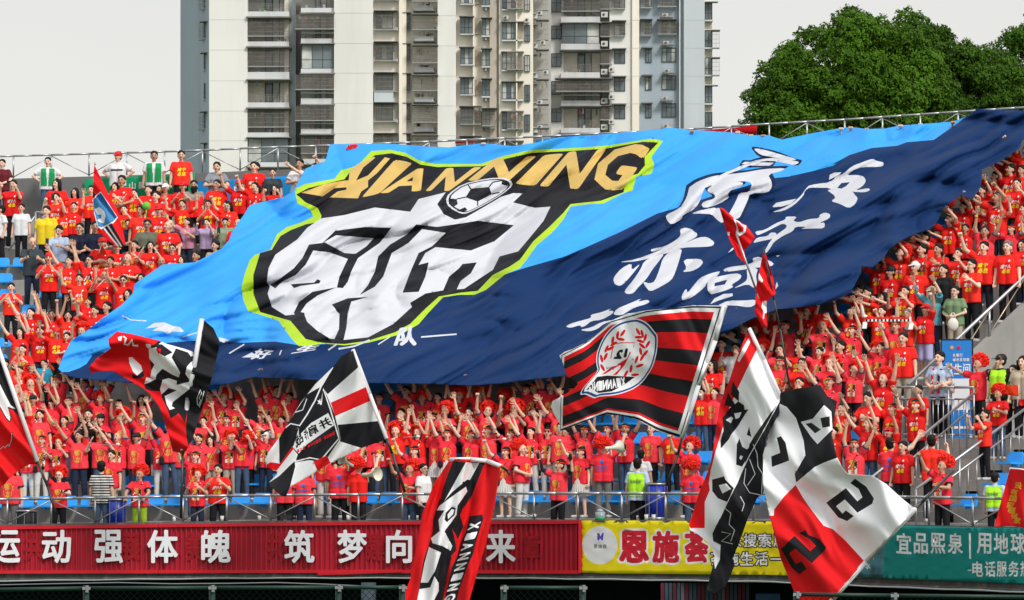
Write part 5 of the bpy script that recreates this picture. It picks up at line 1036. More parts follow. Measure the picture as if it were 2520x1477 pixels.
def print_mesh(P, kind):
    if kind in P['prints']: return P['prints'][kind]
    mb = MB(); back = kind == 'back'
    def put(chs, x0, x1, z0, z1, mi, bold=.045, shear=0.):
        n = len(chs); w = (x1 - x0) / n
        for i, c in enumerate(chs):
            tr = glyph(c, bold, 1)[2]; a = x0 + w * i; s_ = w * .93; vs = []
            for gx, gz in tr[0]:
                x = a + gx * s_ + shear * gz; z = z0 + gz * (z1 - z0); vs.append(on_chest(P, -x if back else x, z, back))
            mb.add(vs, tr[1], mi)
    def poly(l, mi, off=.004):
        l = [tuple(p) for p in l]; t = geometry.tessellate_polygon([[Vector((x, z, 0)) for x, z in l]]); mb.add([on_chest(P, x, z, back, off) for x, z in l], t, mi)
    if kind == 'slogan':
        put('咸宁人', -.10, .115, 1.16, 1.245, 0, .05, .02); put('必胜', -.075, .10, 1.06, 1.15, 1, .06, .02); poly(ellp(.085, 1.325, .02, .024, 0, 8), 0)
    elif kind == 'yslogan':
        put('咸宁', -.10, .11, 1.19, 1.29, 1, .09, .02); put('必胜', -.10, .11, 1.07, 1.18, 1, .09, .02)
    elif kind == 'dragon':
        put('鄂', -.085, .055, 1.14, 1.27, 2, .05); put('龙', -.055, .06, .99, 1.12, 2, .06)
        for l in dragon_loops(): poly([(-.105 + x * .215, .96 + y * .33) for x, y in l], 2)
    else:
        put('中健医疗', -.14, .14, 1.12, 1.19, 3, .02); poly(ellp(0, 1.28, .045, .05, 0, 14), 3); poly(ellp(0.008, 1.275, .026, .028, 0, 10), 0, .008); put('健康生活', -.11, .11, 1.06, 1.09, 3, .02)
    me = mb.mesh('print_' + kind, [m_pw, m_py, m_gold, m_pb]); P['prints'][kind] = me; return me
# ---- shared wear
def hair_short():
    b = MB(); b.ell((0, .032, .122), .087, .098, .088, 26, 18); b.ell((0, .04, .07), .080, .078, .09, 14, 8)
    v = [Vector(p) + Vector((0, 0, 0)) for p in b.v]; b.v = [tuple(p + p.normalized() * (noise.noise(p * 38) * .012 + noise.noise(p * 90) * .006)) for p in v]; return b.mesh('hair', m_hair, True)
def hair_long():
    b = MB(); b.ell((0, .030, .115), .090, .100, .094, 16, 10)
    for x, y, l in ((-.07, .03, .2), (.07, .03, .2), (-.045, .07, .27), (.045, .07, .27), (0, .085, .29), (-.078, -.01, .13), (.078, -.01, .13)): b.capsule(V3(x, y, .09), V3(x * 1.25, y + .02, .09 - l), .04, .026, 8)
    b.v = [tuple(Vector(p) + Vector(p).normalized() * (noise.noise(Vector(p) * 40) * .015)) for p in b.v]; return b.mesh('hair', m_hair, True)
def hair_tail():
    b = MB(); b.ell((0, .030, .115), .087, .098, .090, 16, 10); b.ell((0, .04, .07), .078, .072, .08, 12, 8); b.capsule(V3(0, .12, .09), V3(.01, .15, -.12), .034, .018, 8); return b.mesh('hair', m_hair, True)
def wig_mesh(seed):
    b = MB(); rs = random.Random(seed); b.ell((0, .045, .115), .100, .100, .095, 14, 8)
    n_ = 0
    while n_ < 300:
        th = rs.uniform(0, 6.283); z = rs.uniform(-.55, 1); rr = math.sqrt(1 - z * z); d = V3(rr * math.cos(th), rr * math.sin(th), z)
        if d.y < -.35 and d.z < .42: continue
        n_ += 1; p = V3(0, .03, .115) + Vector((d.x * .122, d.y * .120, d.z * .112)) * rs.uniform(.92, 1.16); t = d.orthogonal().normalized(); t = (Matrix.Rotation(rs.uniform(0, 6.28), 3, d) @ t); rc = rs.uniform(.008, .015); b.capsule(p - t * rc, p + t * rc + d * .012, rs.uniform(.008, .012), .007, 4)
    b.v = [tuple(V3(0, .03, .10) + (V3(*p) - V3(0, .03, .10)) * 1.28 + V3(0, .052, .036)) for p in b.v]
    return b.mesh('wig', m_wig, True)
def band_mesh():
    b = MB(); n_ = 20; ring_ = []
    for i in range(n_):
        a = 2 * math.pi * i / n_
        for z, k in ((.112, 1.0), (.124, 1.03), (.138, 1.0)): ring_.append((math.cos(a) * .090 * k, .014 + math.sin(a) * .104 * k, z))
    b.add(ring_, [(3 * i + j, 3 * ((i + 1) % n_) + j, 3 * ((i + 1) % n_) + j + 1, 3 * i + j + 1) for i in range(n_) for j in range(2)])
    for k in range(-2, 3):
        a = -math.pi / 2 + k * .21; c = V3(math.cos(a) * .0945, .014 + math.sin(a) * .109, .126); b.ell(c, .006, .003, .007, 6, 4, 1)
    return b.mesh('headband', [m_band, m_py], True)
def cap_mesh(m):
    b = MB(); b.ell((0, .015, .12), .092, .106, .088, 16, 10); b.capsule(V3(0, -.07, .128), V3(0, -.135, .108), .062, .055, 12, flat=(UP, .12)); return b.mesh('cap', m, True)
HAIR = {'s': [hair_short()], 'l': [hair_long()], 'p': [hair_tail()]}
WIGS = [wig_mesh(i) for i in range(4)]; BAND = band_mesh(); CAPM = {k: cap_mesh(v) for k, v in m_caps.items()}
def scarf_mesh():
    b = MB(); m_sb = 1
    for s_ in (-1, 1):
        pts = [(.035 * s_, .085, 1.445), (.085 * s_, .03, 1.455), (.088 * s_, -.07, 1.40), (.075 * s_, -.135, 1.30), (.072 * s_, -.150, 1.15), (.070 * s_, -.148, 1.02), (.07 * s_, -.142, .90)]
        P_ = [V3(*p) for p in pts]; Q_ = []
        for a, c in zip(P_, P_[1:]):
            for j in range(4): Q_.append(a.lerp(c, j / 4))
        Q_.append(P_[-1]); w = .055; vs = []; fs = []; mi = []
        for i, p in enumerate(Q_):
            out = V3(s_, 0, 0) if p.z < 1.40 else V3(s_ * .3, 0, .9).normalized()
            for k in (-.5, 0, .5):
                o = out * w * k; vs.append(p + o + V3(0, -.004 if p.y < 0 else .004, 0))
        n_ = len(Q_)
        for i in range(n_ - 1):
            for j in range(2):
                fs.append((3 * i + j, 3 * i + 3 + j, 3 * i + 4 + j, 3 * i + 1 + j))
                end = i > n_ - 8
                if end: c = 2 if i < n_ - 4 else 0
                else: c = ((i * 7 + j * 3 + (3 if s_ > 0 else 0)) % 5) == 0 and 2 or (1 if s_ > 0 else 0)
                mi.append(c)
        o = len(b.v); b.v += [tuple(v) for v in vs]; b.f += [tuple(o + i for i in f) for f in fs]; b.m += mi
    b.add([(0, .09, 1.42), (.05, .085, 1.44), (.05, .08, 1.47), (-.05, .08, 1.47), (-.05, .085, 1.44)], [(0, 1, 2, 3, 4)], 0)
    return b.mesh('scarf', [m_band, m_glove, m_pw])
SCARF = scarf_mesh()
def trousers(kind):
    b = MB()
    if kind == 'skirt':
        n_ = 48; vs = []
        for z, r, pl in ((1.0, .135, .0), (.93, .165, .006), (.72, .215, .014), (.56, .245, .02)):
            for i in range(n_): a = 2 * math.pi * i / n_; k = r + (pl if i % 2 else -pl); vs.append((math.cos(a) * k, math.sin(a) * k * .82, z))
        b.add(vs, [(j * n_ + i, j * n_ + (i + 1) % n_, (j + 1) * n_ + (i + 1) % n_, (j + 1) * n_ + i) for j in range(3) for i in range(n_)]); return b.mesh('skirt', TR['w'])
    bot = .10 if kind == 'long' else .52
    for s_ in (-1, 1):
        b.capsule(V3(.085 * s_, 0, .90), V3(.105 * s_, -.012, .50), .100, .078 if kind == 'long' else .095, 12)
        if kind == 'long': b.capsule(V3(.105 * s_, -.012, .50), V3(.115 * s_, .02, .13), .076, .066, 12)
    b.capsule(V3(-.07, 0, .95), V3(.07, 0, .95), .116, .116, 14); me = remesh(b, .022, .8, 'trousers_' + kind, 1); me.materials.append(TR['k']); return me
TRM = {k: trousers(k) for k in ('long', 'short', 'skirt')}
def shoe_mesh():
    b = MB()
    for s_ in (-1, 1): b.capsule(V3(.115 * s_, .05, .045), V3(.137 * s_, -.15, .04), .046, .042, 10, flat=(UP, .9))
    return b.mesh('shoes', m_shoe, True)
SHOE = shoe_mesh(); m_pinkb = mat('wristband_pink', (.8, .25, .25), .6)
def strap_mesh(P, back):
    if 'strap' in P: return P['strap']
    b = MB(); vs = []
    for i in range(15):
        t = i / 14; x = .10 - .24 * t; z = 1.42 - .46 * t
        for k in (-.012, .012): vs.append(on_chest(P, x + k * .8, z + k * .5, False, .008))
    b.add(vs, [(2 * i, 2 * i + 2, 2 * i + 3, 2 * i + 1) for i in range(14)]); b.capsule(on_chest(P, -.15, .92, False, .03), on_chest(P, -.15, .84, False, .03), .055, .06, 8); P['strap'] = b.mesh('strap', m_glove); return P['strap']
def glasses_mesh(dark):
    b = MB()
    for s_ in (-1, 1):
        if dark: b.ell((.031 * s_, -.100, .083), .024, .006, .017, 10, 6)
        else:
            ps = [V3(.031 * s_ + .021 * math.cos(t), -.1, .083 + .016 * math.sin(t)) for t in [i * math.pi / 5 for i in range(11)]]; b.path(ps, .0028, 4)
        b.tube((.052 * s_, -.098, .088), (.08 * s_, 0, .085), .003, n=4)
    b.tube((-.01, -.104, .086), (.01, -.104, .086), .003, n=4); return b.mesh('glasses', m_glove)
GLS = {False: glasses_mesh(False), True: glasses_mesh(True)}
def vest_mesh(P, hi):
    """sleeveless vest laid over the shirt"""
    me = P['shirt'].copy(); bm = bmesh.new(); bm.from_mesh(me); bm.normal_update()
    kill = [f for f in bm.faces if (abs(f.calc_center_median().x) > .175 or f.calc_center_median().z > 1.42 or f.calc_center_median().z < .93 or (not hi and f.calc_center_median().y < -.05 and abs(f.calc_center_median().x) < .03 + .06 * max(0, (f.calc_center_median().z - 1.1))))]
    bmesh.ops.delete(bm, geom=kill, context='FACES')
    for v in bm.verts: v.co += v.normal * .014
    for f in bm.faces:
        z = f.calc_center_median().z; f.material_index = 1 if (hi and (1.04 < z < 1.09 or 1.16 < z < 1.2)) else 0
    bm.to_mesh(me); bm.free(); me.materials.clear(); me.materials.append(SH['hivis'] if hi else SH['green']); me.materials.append(mat('reflective_strip', (.5, .52, .52), .3, .6)); return me
VST = {}
def setm(o, m, i=0):
    o.material_slots[i].link = 'OBJECT'; o.material_slots[i].material = m
PEOPLE = []
def person(u, v, shirt, hair, ps, ex='', low='k', row=None, yaw=None, pr=None):
    """u, v: top of the head in the picture. The row whose floor best suits a standing height carries the figure."""
    hh = .075 if hair == 'w' else .02
    best = None
    for k in range(0, NROW + 1) if row is None else [row]:
        r = rowr(k) + (.25 if k else .42); z = rowz(k); ph = phi_of(u, r, z + 1.5); q = S(ph, r); a, b_, c = ray(u, v); h = c / b_ * q.y - z - zoff(ph) - hh
        tgt = 1.60 if hair in 'lpH' else 1.68
        if 'child' in ex: tgt = 1.2
        if PHW < ph < PHA and k > 5: continue
        if PHA <= ph and k > 5: continue
        if best is None or abs(h - tgt) < best[0]: best = (abs(h - tgt), k, r, ph, h)
    _, k, r, ph, h = best
    h = min(max(h, 1.47), 1.86) if 'child' not in ex else min(max(h, 1.0), 1.35)
    P_ = (u, v, k, ph)
    r += rnd.uniform(-.06, .06); q = S(ph, r); loc = V3(q.x, q.y, rowz(k) + zoff(ph))
    P = proto(ps); back = 'B' in ex
    yw = (-math.degrees(ph) * .8 + rnd.uniform(-12, 12)) if yaw is None else yaw
    if back and yaw is None: yw = 180 - math.degrees(ph) * .5
    root = empty('person', loc, R(yw)); s = h / 1.695; root.scale = (s * rnd.uniform(.97, 1.09), s * rnd.uniform(.97, 1.07), s); root.rotation_euler[1] = R(rnd.uniform(-2.5, 2.5)) if ps[0] in 'UVW' else 0
    bo = link('body', P['body'], root); setm(bo, SKINS[2] if 'T' in ex else rnd.choice([SKINS[0], SKINS[0], SKINS[1]] if hair in 'lpH' else [SKINS[0], SKINS[1], SKINS[1], SKINS[2]]))
    so_ = link('shirt', P['shirt'], root)
    base = {'gv': 'w', 'hv': 'lblue', 'hb': 'black', 'wb': 'w'}.get(shirt, shirt); bm_ = rnd.choice(RV) if base == 'r' else rnd.choice(JV) if base == 'j' else SH[base]; setm(so_, bm_); setm(so_, m_trim if base == 'j' else bm_, 1)
    if shirt in ('gv', 'hv', 'hb'):
        key = (ps, shirt != 'gv')
        if key not in VST: VST[key] = vest_mesh(P, shirt != 'gv')
        vo = link('vest', VST[key], root)
        if shirt == 'hv':
            mb = MB()
            for i, c in enumerate('安邦保安'):
                tr = glyph(c, .03, 1)[2]; mb.add([on_chest(P, -(-.13 + i * .065 + gx * .06), 1.21 + gz * .06, True, .026) for gx, gz in tr[0]], tr[1], 0)
            mb.obj('print', mat('print_grey', (.12, .2, .12), .6), vo)
    if shirt == 'wb':
        b = MB(); vs = []; n_ = 20
        for i in range(n_ + 1):
            x = -.16 + .32 * i / n_
            for z in (1.235, 1.275): vs.append(on_chest(P, x, z, False, .006))
        b.add(vs, [(2 * i, 2 * i + 2, 2 * i + 3, 2 * i + 1) for i in range(n_)]); b.obj('stripe', TR['k'], so_)
    kind = pr if pr is not None else ('slogan' if shirt == 'r' else 'dragon' if shirt == 'j' else '')
    if kind == 'slogan' and (u * 11 + v) % 10 < 2: kind = 'yslogan'
    if back and shirt in 'rj': kind = 'back' if shirt == 'j' else ''
    if kind: link('print', print_mesh(P, kind), so_)
    tk = 'skirt' if low == 's' else 'short' if low in 'v' else 'long'; t_ = link('skirt' if low == 's' else 'trousers', TRM[tk], root)
    if low != 's': setm(t_, TR[low])
    if k <= 2 or u < 160 or u > 2150: link('shoes', SHOE, root)
    def hd(nm, me):
        o = link(nm, me, root); o.matrix_local = P['hm']; return o
    if hair == 'w': hd('wig', WIGS[int(u) % 4])
    elif hair in ('c', 'k', 'W', 'e'): hd('hair', HAIR['p' if 'l' in ex else 's'][0]); hd('cap', CAPM[hair])
    elif hair == 'h': hd('hair', HAIR['s'][0]); hd('headband', BAND)
    elif hair == 'H': hd('hair', HAIR['p'][0]); hd('headband', BAND)
    elif hair == 'b': pass
    elif hair == 'G': o = hd('hair', HAIR['s'][0]); setm(o, m_grey)
    else: hd('hair', HAIR[hair][0])
    if 'x' in ex: hd('glasses', GLS[False])
    if 'X' in ex: hd('sunglasses', GLS[True])
    if 'S' in ex: link('scarf', SCARF, root)
    if ps[0] in 'UWLR' and ((u * 7 + v) % 10) < 4: link('strap', strap_mesh(P, back), root)
    if ps[0] in 'UWV' and ((u * 3 + v) % 10) < 5: hp, f_ = P['hands'][int(u) % 2]; b = MB(); b.tube(hp - f_ * .125, hp - f_ * .11, .034, n=10); b.obj('wristband', (m_py, m_pw, m_glove, m_pinkb)[int(v) % 4], root, True)
    if 'm' in ex: b = MB(); b.ell((0, -.055, .028), .052, .055, .038, 12, 8); o = b.obj('face_mask', m_pw, root, True); o.matrix_local = P['hm']
    if 'R' in ex:
        o = link('headscarf', bpy.data.meshes.get('headscarf') or _hs(), root); o.matrix_local = P['hm']
    if 'G' in ex:
        for hp, f_ in P['hands']: b = MB(); b.capsule(hp - f_ * .09, hp - f_ * .005, .036, .04, 8); b.obj('glove', m_glove, root, True)
    if 'A' in ex:  # long sleeves
        for (u_, f_, _k, _n), s_ in zip(POSES[ps][:2], (-1, 1)):
            u_ = V3(*u_).normalized(); f_ = V3(*f_).normalized(); sp_ = V3(s_ * .17, .008, 1.385 + .045 * max(0, u_.z)); e = sp_ + u_ * .275; b = MB(); b.capsule(sp_ + u_ * .1, e, .058, .048, 10); b.capsule(e, e + f_ * .22, .048, .033, 10); b.obj('sleeve', {'j': m_glove}.get(shirt, SH[base] if shirt in SH and shirt not in 'r' else m_pw), root, True)
    PEOPLE.append(dict(o=root, u=u, v=v, row=k, shirt=shirt, hair=hair, ps=ps, ex=ex, low=low, ph=ph, P=P)); return PEOPLE[-1]
def _hs():
    b = MB(); b.ell((0, .02, .12), .093, .105, .09, 14, 8); return b.mesh('headscarf', m_band, True)
PUPS = ['U0', 'U1', 'U2', 'U3', 'U4', 'U6']
def crowd(Z, text, mode=''):
    for ln in text.strip().split('\n'):
        t_ = ln.split('#')[0].split()
        if not t_: continue
        x, y = float(t_[0]), float(t_[1]); (u, v), = Z([(x, y)]); sh, ha, ps = t_[2], t_[3], t_[4]; ex = t_[5] if len(t_) > 5 else ''; low = t_[6] if len(t_) > 6 else rnd.choice('kkknkd')
        kw = {}
        for q in t_[7:]:
            a, b = q.split('='); kw[a] = int(b) if a == 'row' else float(b) if a == 'yaw' else b
        if ps == 'U': ps = rnd.choice(['U1', 'U1', 'U1', 'U4', 'U4', 'U0', 'U0', 'U2', 'U3'] + ['W%d' % i for i in (0, 1, 2, 3, 4, 6, 7)])
        if ps == 'L': ps = rnd.choice(['L0', 'L1'])
        if ps == 'C': ps = rnd.choice(['C0', 'C1'])
        if ps == 'F': ps = rnd.choice(['F0', 'F0', 'F1'])
        if ps == 'D': ps = rnd.choice(['D0', 'D1'])
        if ps == 'T': ps = rnd.choice(['T0', 'T1'])
        if ps == 'P': ps = 'P0'
        person(u, v, sh, ha, ps, '' if ex == '-' else ex, low, **kw)
# columns: x y (head top in a zoomed view)  shirt  hair  pose  extras  lower garment
crowd(Z1, '''
20 190 maroon s F
120 380 r p P
440 170 gv p K0 - d
525 375 r l D
510 500 r s P
690 455 r l D
840 430 r p D
1090 120 wb c K0
1420 115 gv s D
1670 110 r s D0
1995 215 gs s F
2345 215 r s D
2085 575 r s D
1120 340 r s F
1060 405 r l C
1235 465 r s C
1365 430 r p F
1530 415 r W D
1470 425 r s D
1685 395 r c C
1790 385 grey s D0
1795 435 r s D B
2000 380 r s D1
2205 380 r c L2
2355 400 r p L2
200 600 w s D0
430 625 yellow s D0
10 615 w s D1 - k yaw=-60
585 610 r s D1
680 585 r s R0
1145 635 r p C
1300 620 r s D
1465 615 r c D
1700 565 r s U3
1925 565 r p C
2110 585 r l L2 x
300 770 dark b P1 - n yaw=15 row=13
735 780 navy s F0 x g
550 805 lblue s P1 A b
880 765 navy s F0
1180 745 navy s F0
1360 750 olive s F0 x
1565 745 navy b F0
1725 730 pink s L1
1910 755 mauve p P A
2080 730 sage p P1
1990 945 beige s D
455 1050 r s C R
640 1090 r s U1
820 1080 r s L0 Sx
940 915 r c F1
1080 960 r c F1
1240 940 j p C
1020 1090 r s F1
1310 1000 r s H0 S
1390 950 r l C
1590 970 r p F x
1175 1060 r b F1
1490 1090 r b F
1680 1080 r l D
1815 1040 r s D
750 1250 r s U3
960 1220 r b C
1140 1265 r s L2 X
1180 1390 r l D
1300 1245 r l D h
100 1330 r s C0
2200 740 r b D
1435 485 r s D
925 600 r p D
1550 760 r b D
''', 'left')
crowd(ZC, '''
490 70 r s U1
800 100 r s U0
1130 120 r s U5
1560 40 r s L2
1740 -30 r s D
1430 -110 r s L2
330 400 r l U1
650 370 r s U1
910 400 r s U3 R
1350 340 w w D A
1100 470 r s F
370 670 r p C
710 910 aqua s D child
500 950 r c L0
330 1020 r p D
480 1190 r w U0
950 1190 j h U1
1370 1240 j h U4
1690 1230 j s R0 S
60 900 r s D
''', 'left')
crowd(ZD, '''
450 360 j k U1 S
720 400 j k U1
980 390 j h U1
1380 320 j w U4 S
1620 420 j H L0
540 570 j s L0
860 650 j p U1 S
1220 560 black p C
1270 700 j p L0
1370 620 j k L1
1670 560 j w U5
1980 620 j h U1 S
1110 860 j s U1 - n
1390 850 j s C1 - d
1640 870 j b U1 S g
1890 880 j k U0 - n
2200 890 j h U0 S w
580 920 j h L1 S w
810 920 j w C1 S
300 560 r s U1
2350 700 j s U1
200 330 j s U1
60 480 j s U0
120 700 j h U1
90 960 j s U0
''', 'left')
crowd(ZE, '''
1500 240 j w U1 S
1700 330 j w U4 S
1240 235 j s U0
2130 220 j w U0 S
2420 270 j s U1
330 310 j l U0
1210 620 j p C
1540 600 j H L0
2030 540 j H L1 S
2330 610 j s U1
1600 830 j w C1 S b
2100 840 j W U1 S
1770 800 j p P
1830 850 j w P B k yaw=185
1320 910 j l U1 - b
1140 870 j s D S
1090 1120 j H H0 - d
1120 1350 j w C0 S n row=0
1400 1310 r s C0 - k row=0
280 1345 j w N0 SG l row=0
2250 180 j s U0
900 820 j s D0 - d
''', 'left')
crowd(ZF, '''
330 500 j h L0
600 420 j s U1
840 480 j w U4 S
1000 490 j p U0
1210 450 r w U0
1440 440 r w U0
1690 470 r w U3
1970 400 j H D
2080 370 j h U4 S
2270 370 j h U0
2480 425 j h U1
560 670 r s C1
890 715 j h U3
1070 620 j w C0
1330 660 j p L0 - d
1510 615 j w U5 S
1840 590 j w C1
2070 675 j s U4
540 840 r w U0 - k pr=yslogan
770 860 r w U0 S
960 920 j H U1 - s
1120 905 j H U0 - s
1360 910 j H U4 - s
1570 860 j H U4 - s
1790 900 j H U1
2030 880 j p U1 S w
2220 880 j H U2 XS w
730 1090 j H L2
670 1270 j w H0 - d row=0
830 1290 w s D1 x k row=0 yaw=60
1750 1100 j H L2 - s row=1
1920 1040 j w F0 - w row=1 yaw=50
100 1245 r w L2 B k row=0 yaw=165
2310 1240 j h U3 AG k row=0
340 930 j s D0 S d
180 940 j s D0 S
2410 890 j s D0
-30 960 j s D0 S w
1230 250 j s U0
2350 640 j h U1
''', 'left')
crowd(ZG, '''
725 20 j h U0 S
895 10 j h U1 S
1075 0 j h U2 S d
680 195 j H L2 - s row=1 yaw=-40
865 130 j w L2 B g row=1
1270 0 j s D0
1460 20 r s D0 - k pr=yslogan
1190 235 w s D0 B k row=1
1150 295 hv k D0 B k row=0
1610 130 j w H0 - k
1625 310 j w D0 B d row=0
520 -10 j p D0 - b
''', 'left')
crowd(ZR7, '''
500 375 j w H0 xG k row=0
850 320 bw s D0 B d row=0 yaw=165
940 225 j s D0 - b
90 330 j s D0 - g
240 130 j s D0 S w
2400 340 j s D0 B k row=0
''', 'left')
crowd(ZR4, '''
450 360 j s D0 B n row=0
755 215 j s L2 B k row=0
640 130 j s D0 - w
430 100 j s D0 S
130 60 j s D0 - k
''', 'left')
crowd(ZH, '''
800 430 teal s T0
860 630 w s C1
530 870 r l L0 x
1100 340 r w U0
1210 600 j w U0
1390 140 r s D
1510 310 j h U3
1820 90 r w U0
2060 270 j w C1 S
1490 650 j p C1
1740 640 r s D
2030 680 j p U3 S
2310 600 j s D S
1470 820 j h F
1800 840 r s C1 x
2160 800 j w C1
1740 1110 r s C1
2140 1090 j h U1 xS
400 1260 r p U1 m
550 1250 j p U0
650 560 r s D
1180 1050 r s D
''', 'left')
crowd(ZI, '''
980 -10 r s T
1070 15 r p T
1220 60 r l T
1420 0 r p C1
920 190 r p U6
1160 180 r p U3 A
1430 210 r G C1
1320 315 j h S0 - k
1590 160 r c R0 l v
1660 5 teal e U6 Am
1870 0 lgreen p F xA b
930 355 j H U1 S
1210 510 j p U1 S
1130 520 j w D - b
930 690 j w U4 S
1210 770 r w U0
1090 965 r s P1
1270 1065 r h U1 S
1540 1030 r h U6
1720 600 lblue s F S
1745 745 wv l C0 A k yaw=-25 row=5
2095 640 j w V0 T k row=5
2290 625 hb k D1 - k row=5
2380 715 green p D0 - k row=5
2265 1015 r w P1 - d row=4
840 1065 r s U6
1240 1280 r c U1 l
1400 420 r s D - b
1530 900 r s D
2480 640 beige l D0 - k row=5
''', 'left')
crowd(ZJ, '''
540 370 r s U1
370 620 j h U2 S
800 610 j h L1 B d
1340 575 r c P B k
1970 640 r s P - k yaw=-60 row=3
1430 850 j w H0 S k row=0
2110 1125 hv k D0 B k row=0
2450 160 r s R0 - k row=5
60 470 r s U1
960 650 r s D
''', 'left')
crowd(ZK, '''
1600 220 r s D
1690 230 r s D
1650 345 r s C1
1370 405 r s U6
1460 280 r s T
1190 540 r s T
1290 410 r p T
1400 540 r s U3 S
1500 560 r e U3
1185 730 r s U0
1380 750 j s U2 S
1610 730 j H U3 S
970 760 r p T
640 915 r w T
840 905 r s D
975 905 r s C
1150 940 r p C1
1370 880 r s L2
1555 880 r G D0
1265 1035 r s C0 x
1010 1080 black s D0
770 1055 r W D
565 1095 r k D
460 1030 r k T
760 830 r p T
1730 60 r s T
1610 60 r s T
1560 130 r s T
1700 560 r s D
1480 460 r s T
1060 650 r s T
860 800 r s T
1700 1100 r s D
1680 900 r l D
''', 'left')
crowd(Z6, '''
30 230 r s D
135 265 dark s D
290 210 w s F
45 365 r l D
145 362 r l P
380 235 w s T
''')
print('people', len(PEOPLE), 'protos', len(PROTO))

# ================================================================ apartment blocks behind
BY = 430.0; PXM = F / BY       # about 26 picture units per metre
m_wl = mat('render_white', (.76, .745, .72), .9, .15, .05, .12, stain=((.50, .49, .47), (.5, .5, .05), .4))
m_wc = mat('render_cream', (.84, .78, .69), .9, .15, .05, .15, stain=((.45, .41, .36), (.6, .6, .06), .3))
m_wb = mat('render_blue_grey', (.36, .42, .48), .9, .15, .06, .15, stain=((.18, .23, .28), (.5, .5, .05), .4))  # lightened: a slight haze veil is painted into the colour
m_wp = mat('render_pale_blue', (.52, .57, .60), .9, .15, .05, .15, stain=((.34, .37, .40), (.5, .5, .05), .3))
m_wg = mat('render_shadow_grey', (.44, .43, .41), .9, .15, .12, .3)  # grey raised too, distance haze included in the tone
m_slab = mat('slab_grey', (.60, .61, .62), .85, .15, .08, .4, stain=((.28, .27, .26), (1, 1, .2), .4))
m_aw = mat('awning_sheet', (.22, .22, .21), .8, .2, .3, .8); m_gr = mat('grille_metal', (.27, .25, .225), .7, .3, .2, 2.)  # awning and grille paled to carry the same painted haze
m_gls = mat('window_glass', (.12, .15, .16), .12, .6, .5, .35); m_cur = mat('curtain', (.45, .46, .44), .9, .1, .4, .8); m_frm = mat('window_frame', (.03, .05, .055), .5); m_int = mat('room_dark', (.035, .035, .035), .9, noise_amt=.5, noise_scale=.8)  # glass and room tones lifted, haze put into their colour
m_louv = mat('louvre', (.50, .43, .34), .8, .15, .08, 3.); m_ac = mat('ac_unit', (.58, .58, .55), .6, .3, .1, 3.); m_fan = mat('ac_fan', (.08, .08, .08), .6)
CL = [mat('laundry_%d' % i, c, .8) for i, c in enumerate([(.6, .6, .62), (.5, .12, .15), (.5, .35, .12), (.12, .16, .3), (.35, .4, .45), (.1, .25, .12)])]
def bx(mb, u0, u1, v0, v1, Y, d, mi=0):
    """box whose front face fills u0..u1, v0..v1 at distance Y, going back d metres"""
    a = at(u0, v1, Y); c = at(u1, v1, Y); e_ = at(u1, v0, Y); g_ = at(u0, v0, Y)
    mb.hexa([a, c, (c.x, Y + d, c.z), (a.x, Y + d, a.z), g_, e_, (e_.x, Y + d, e_.z), (g_.x, Y + d, g_.z)], mi)
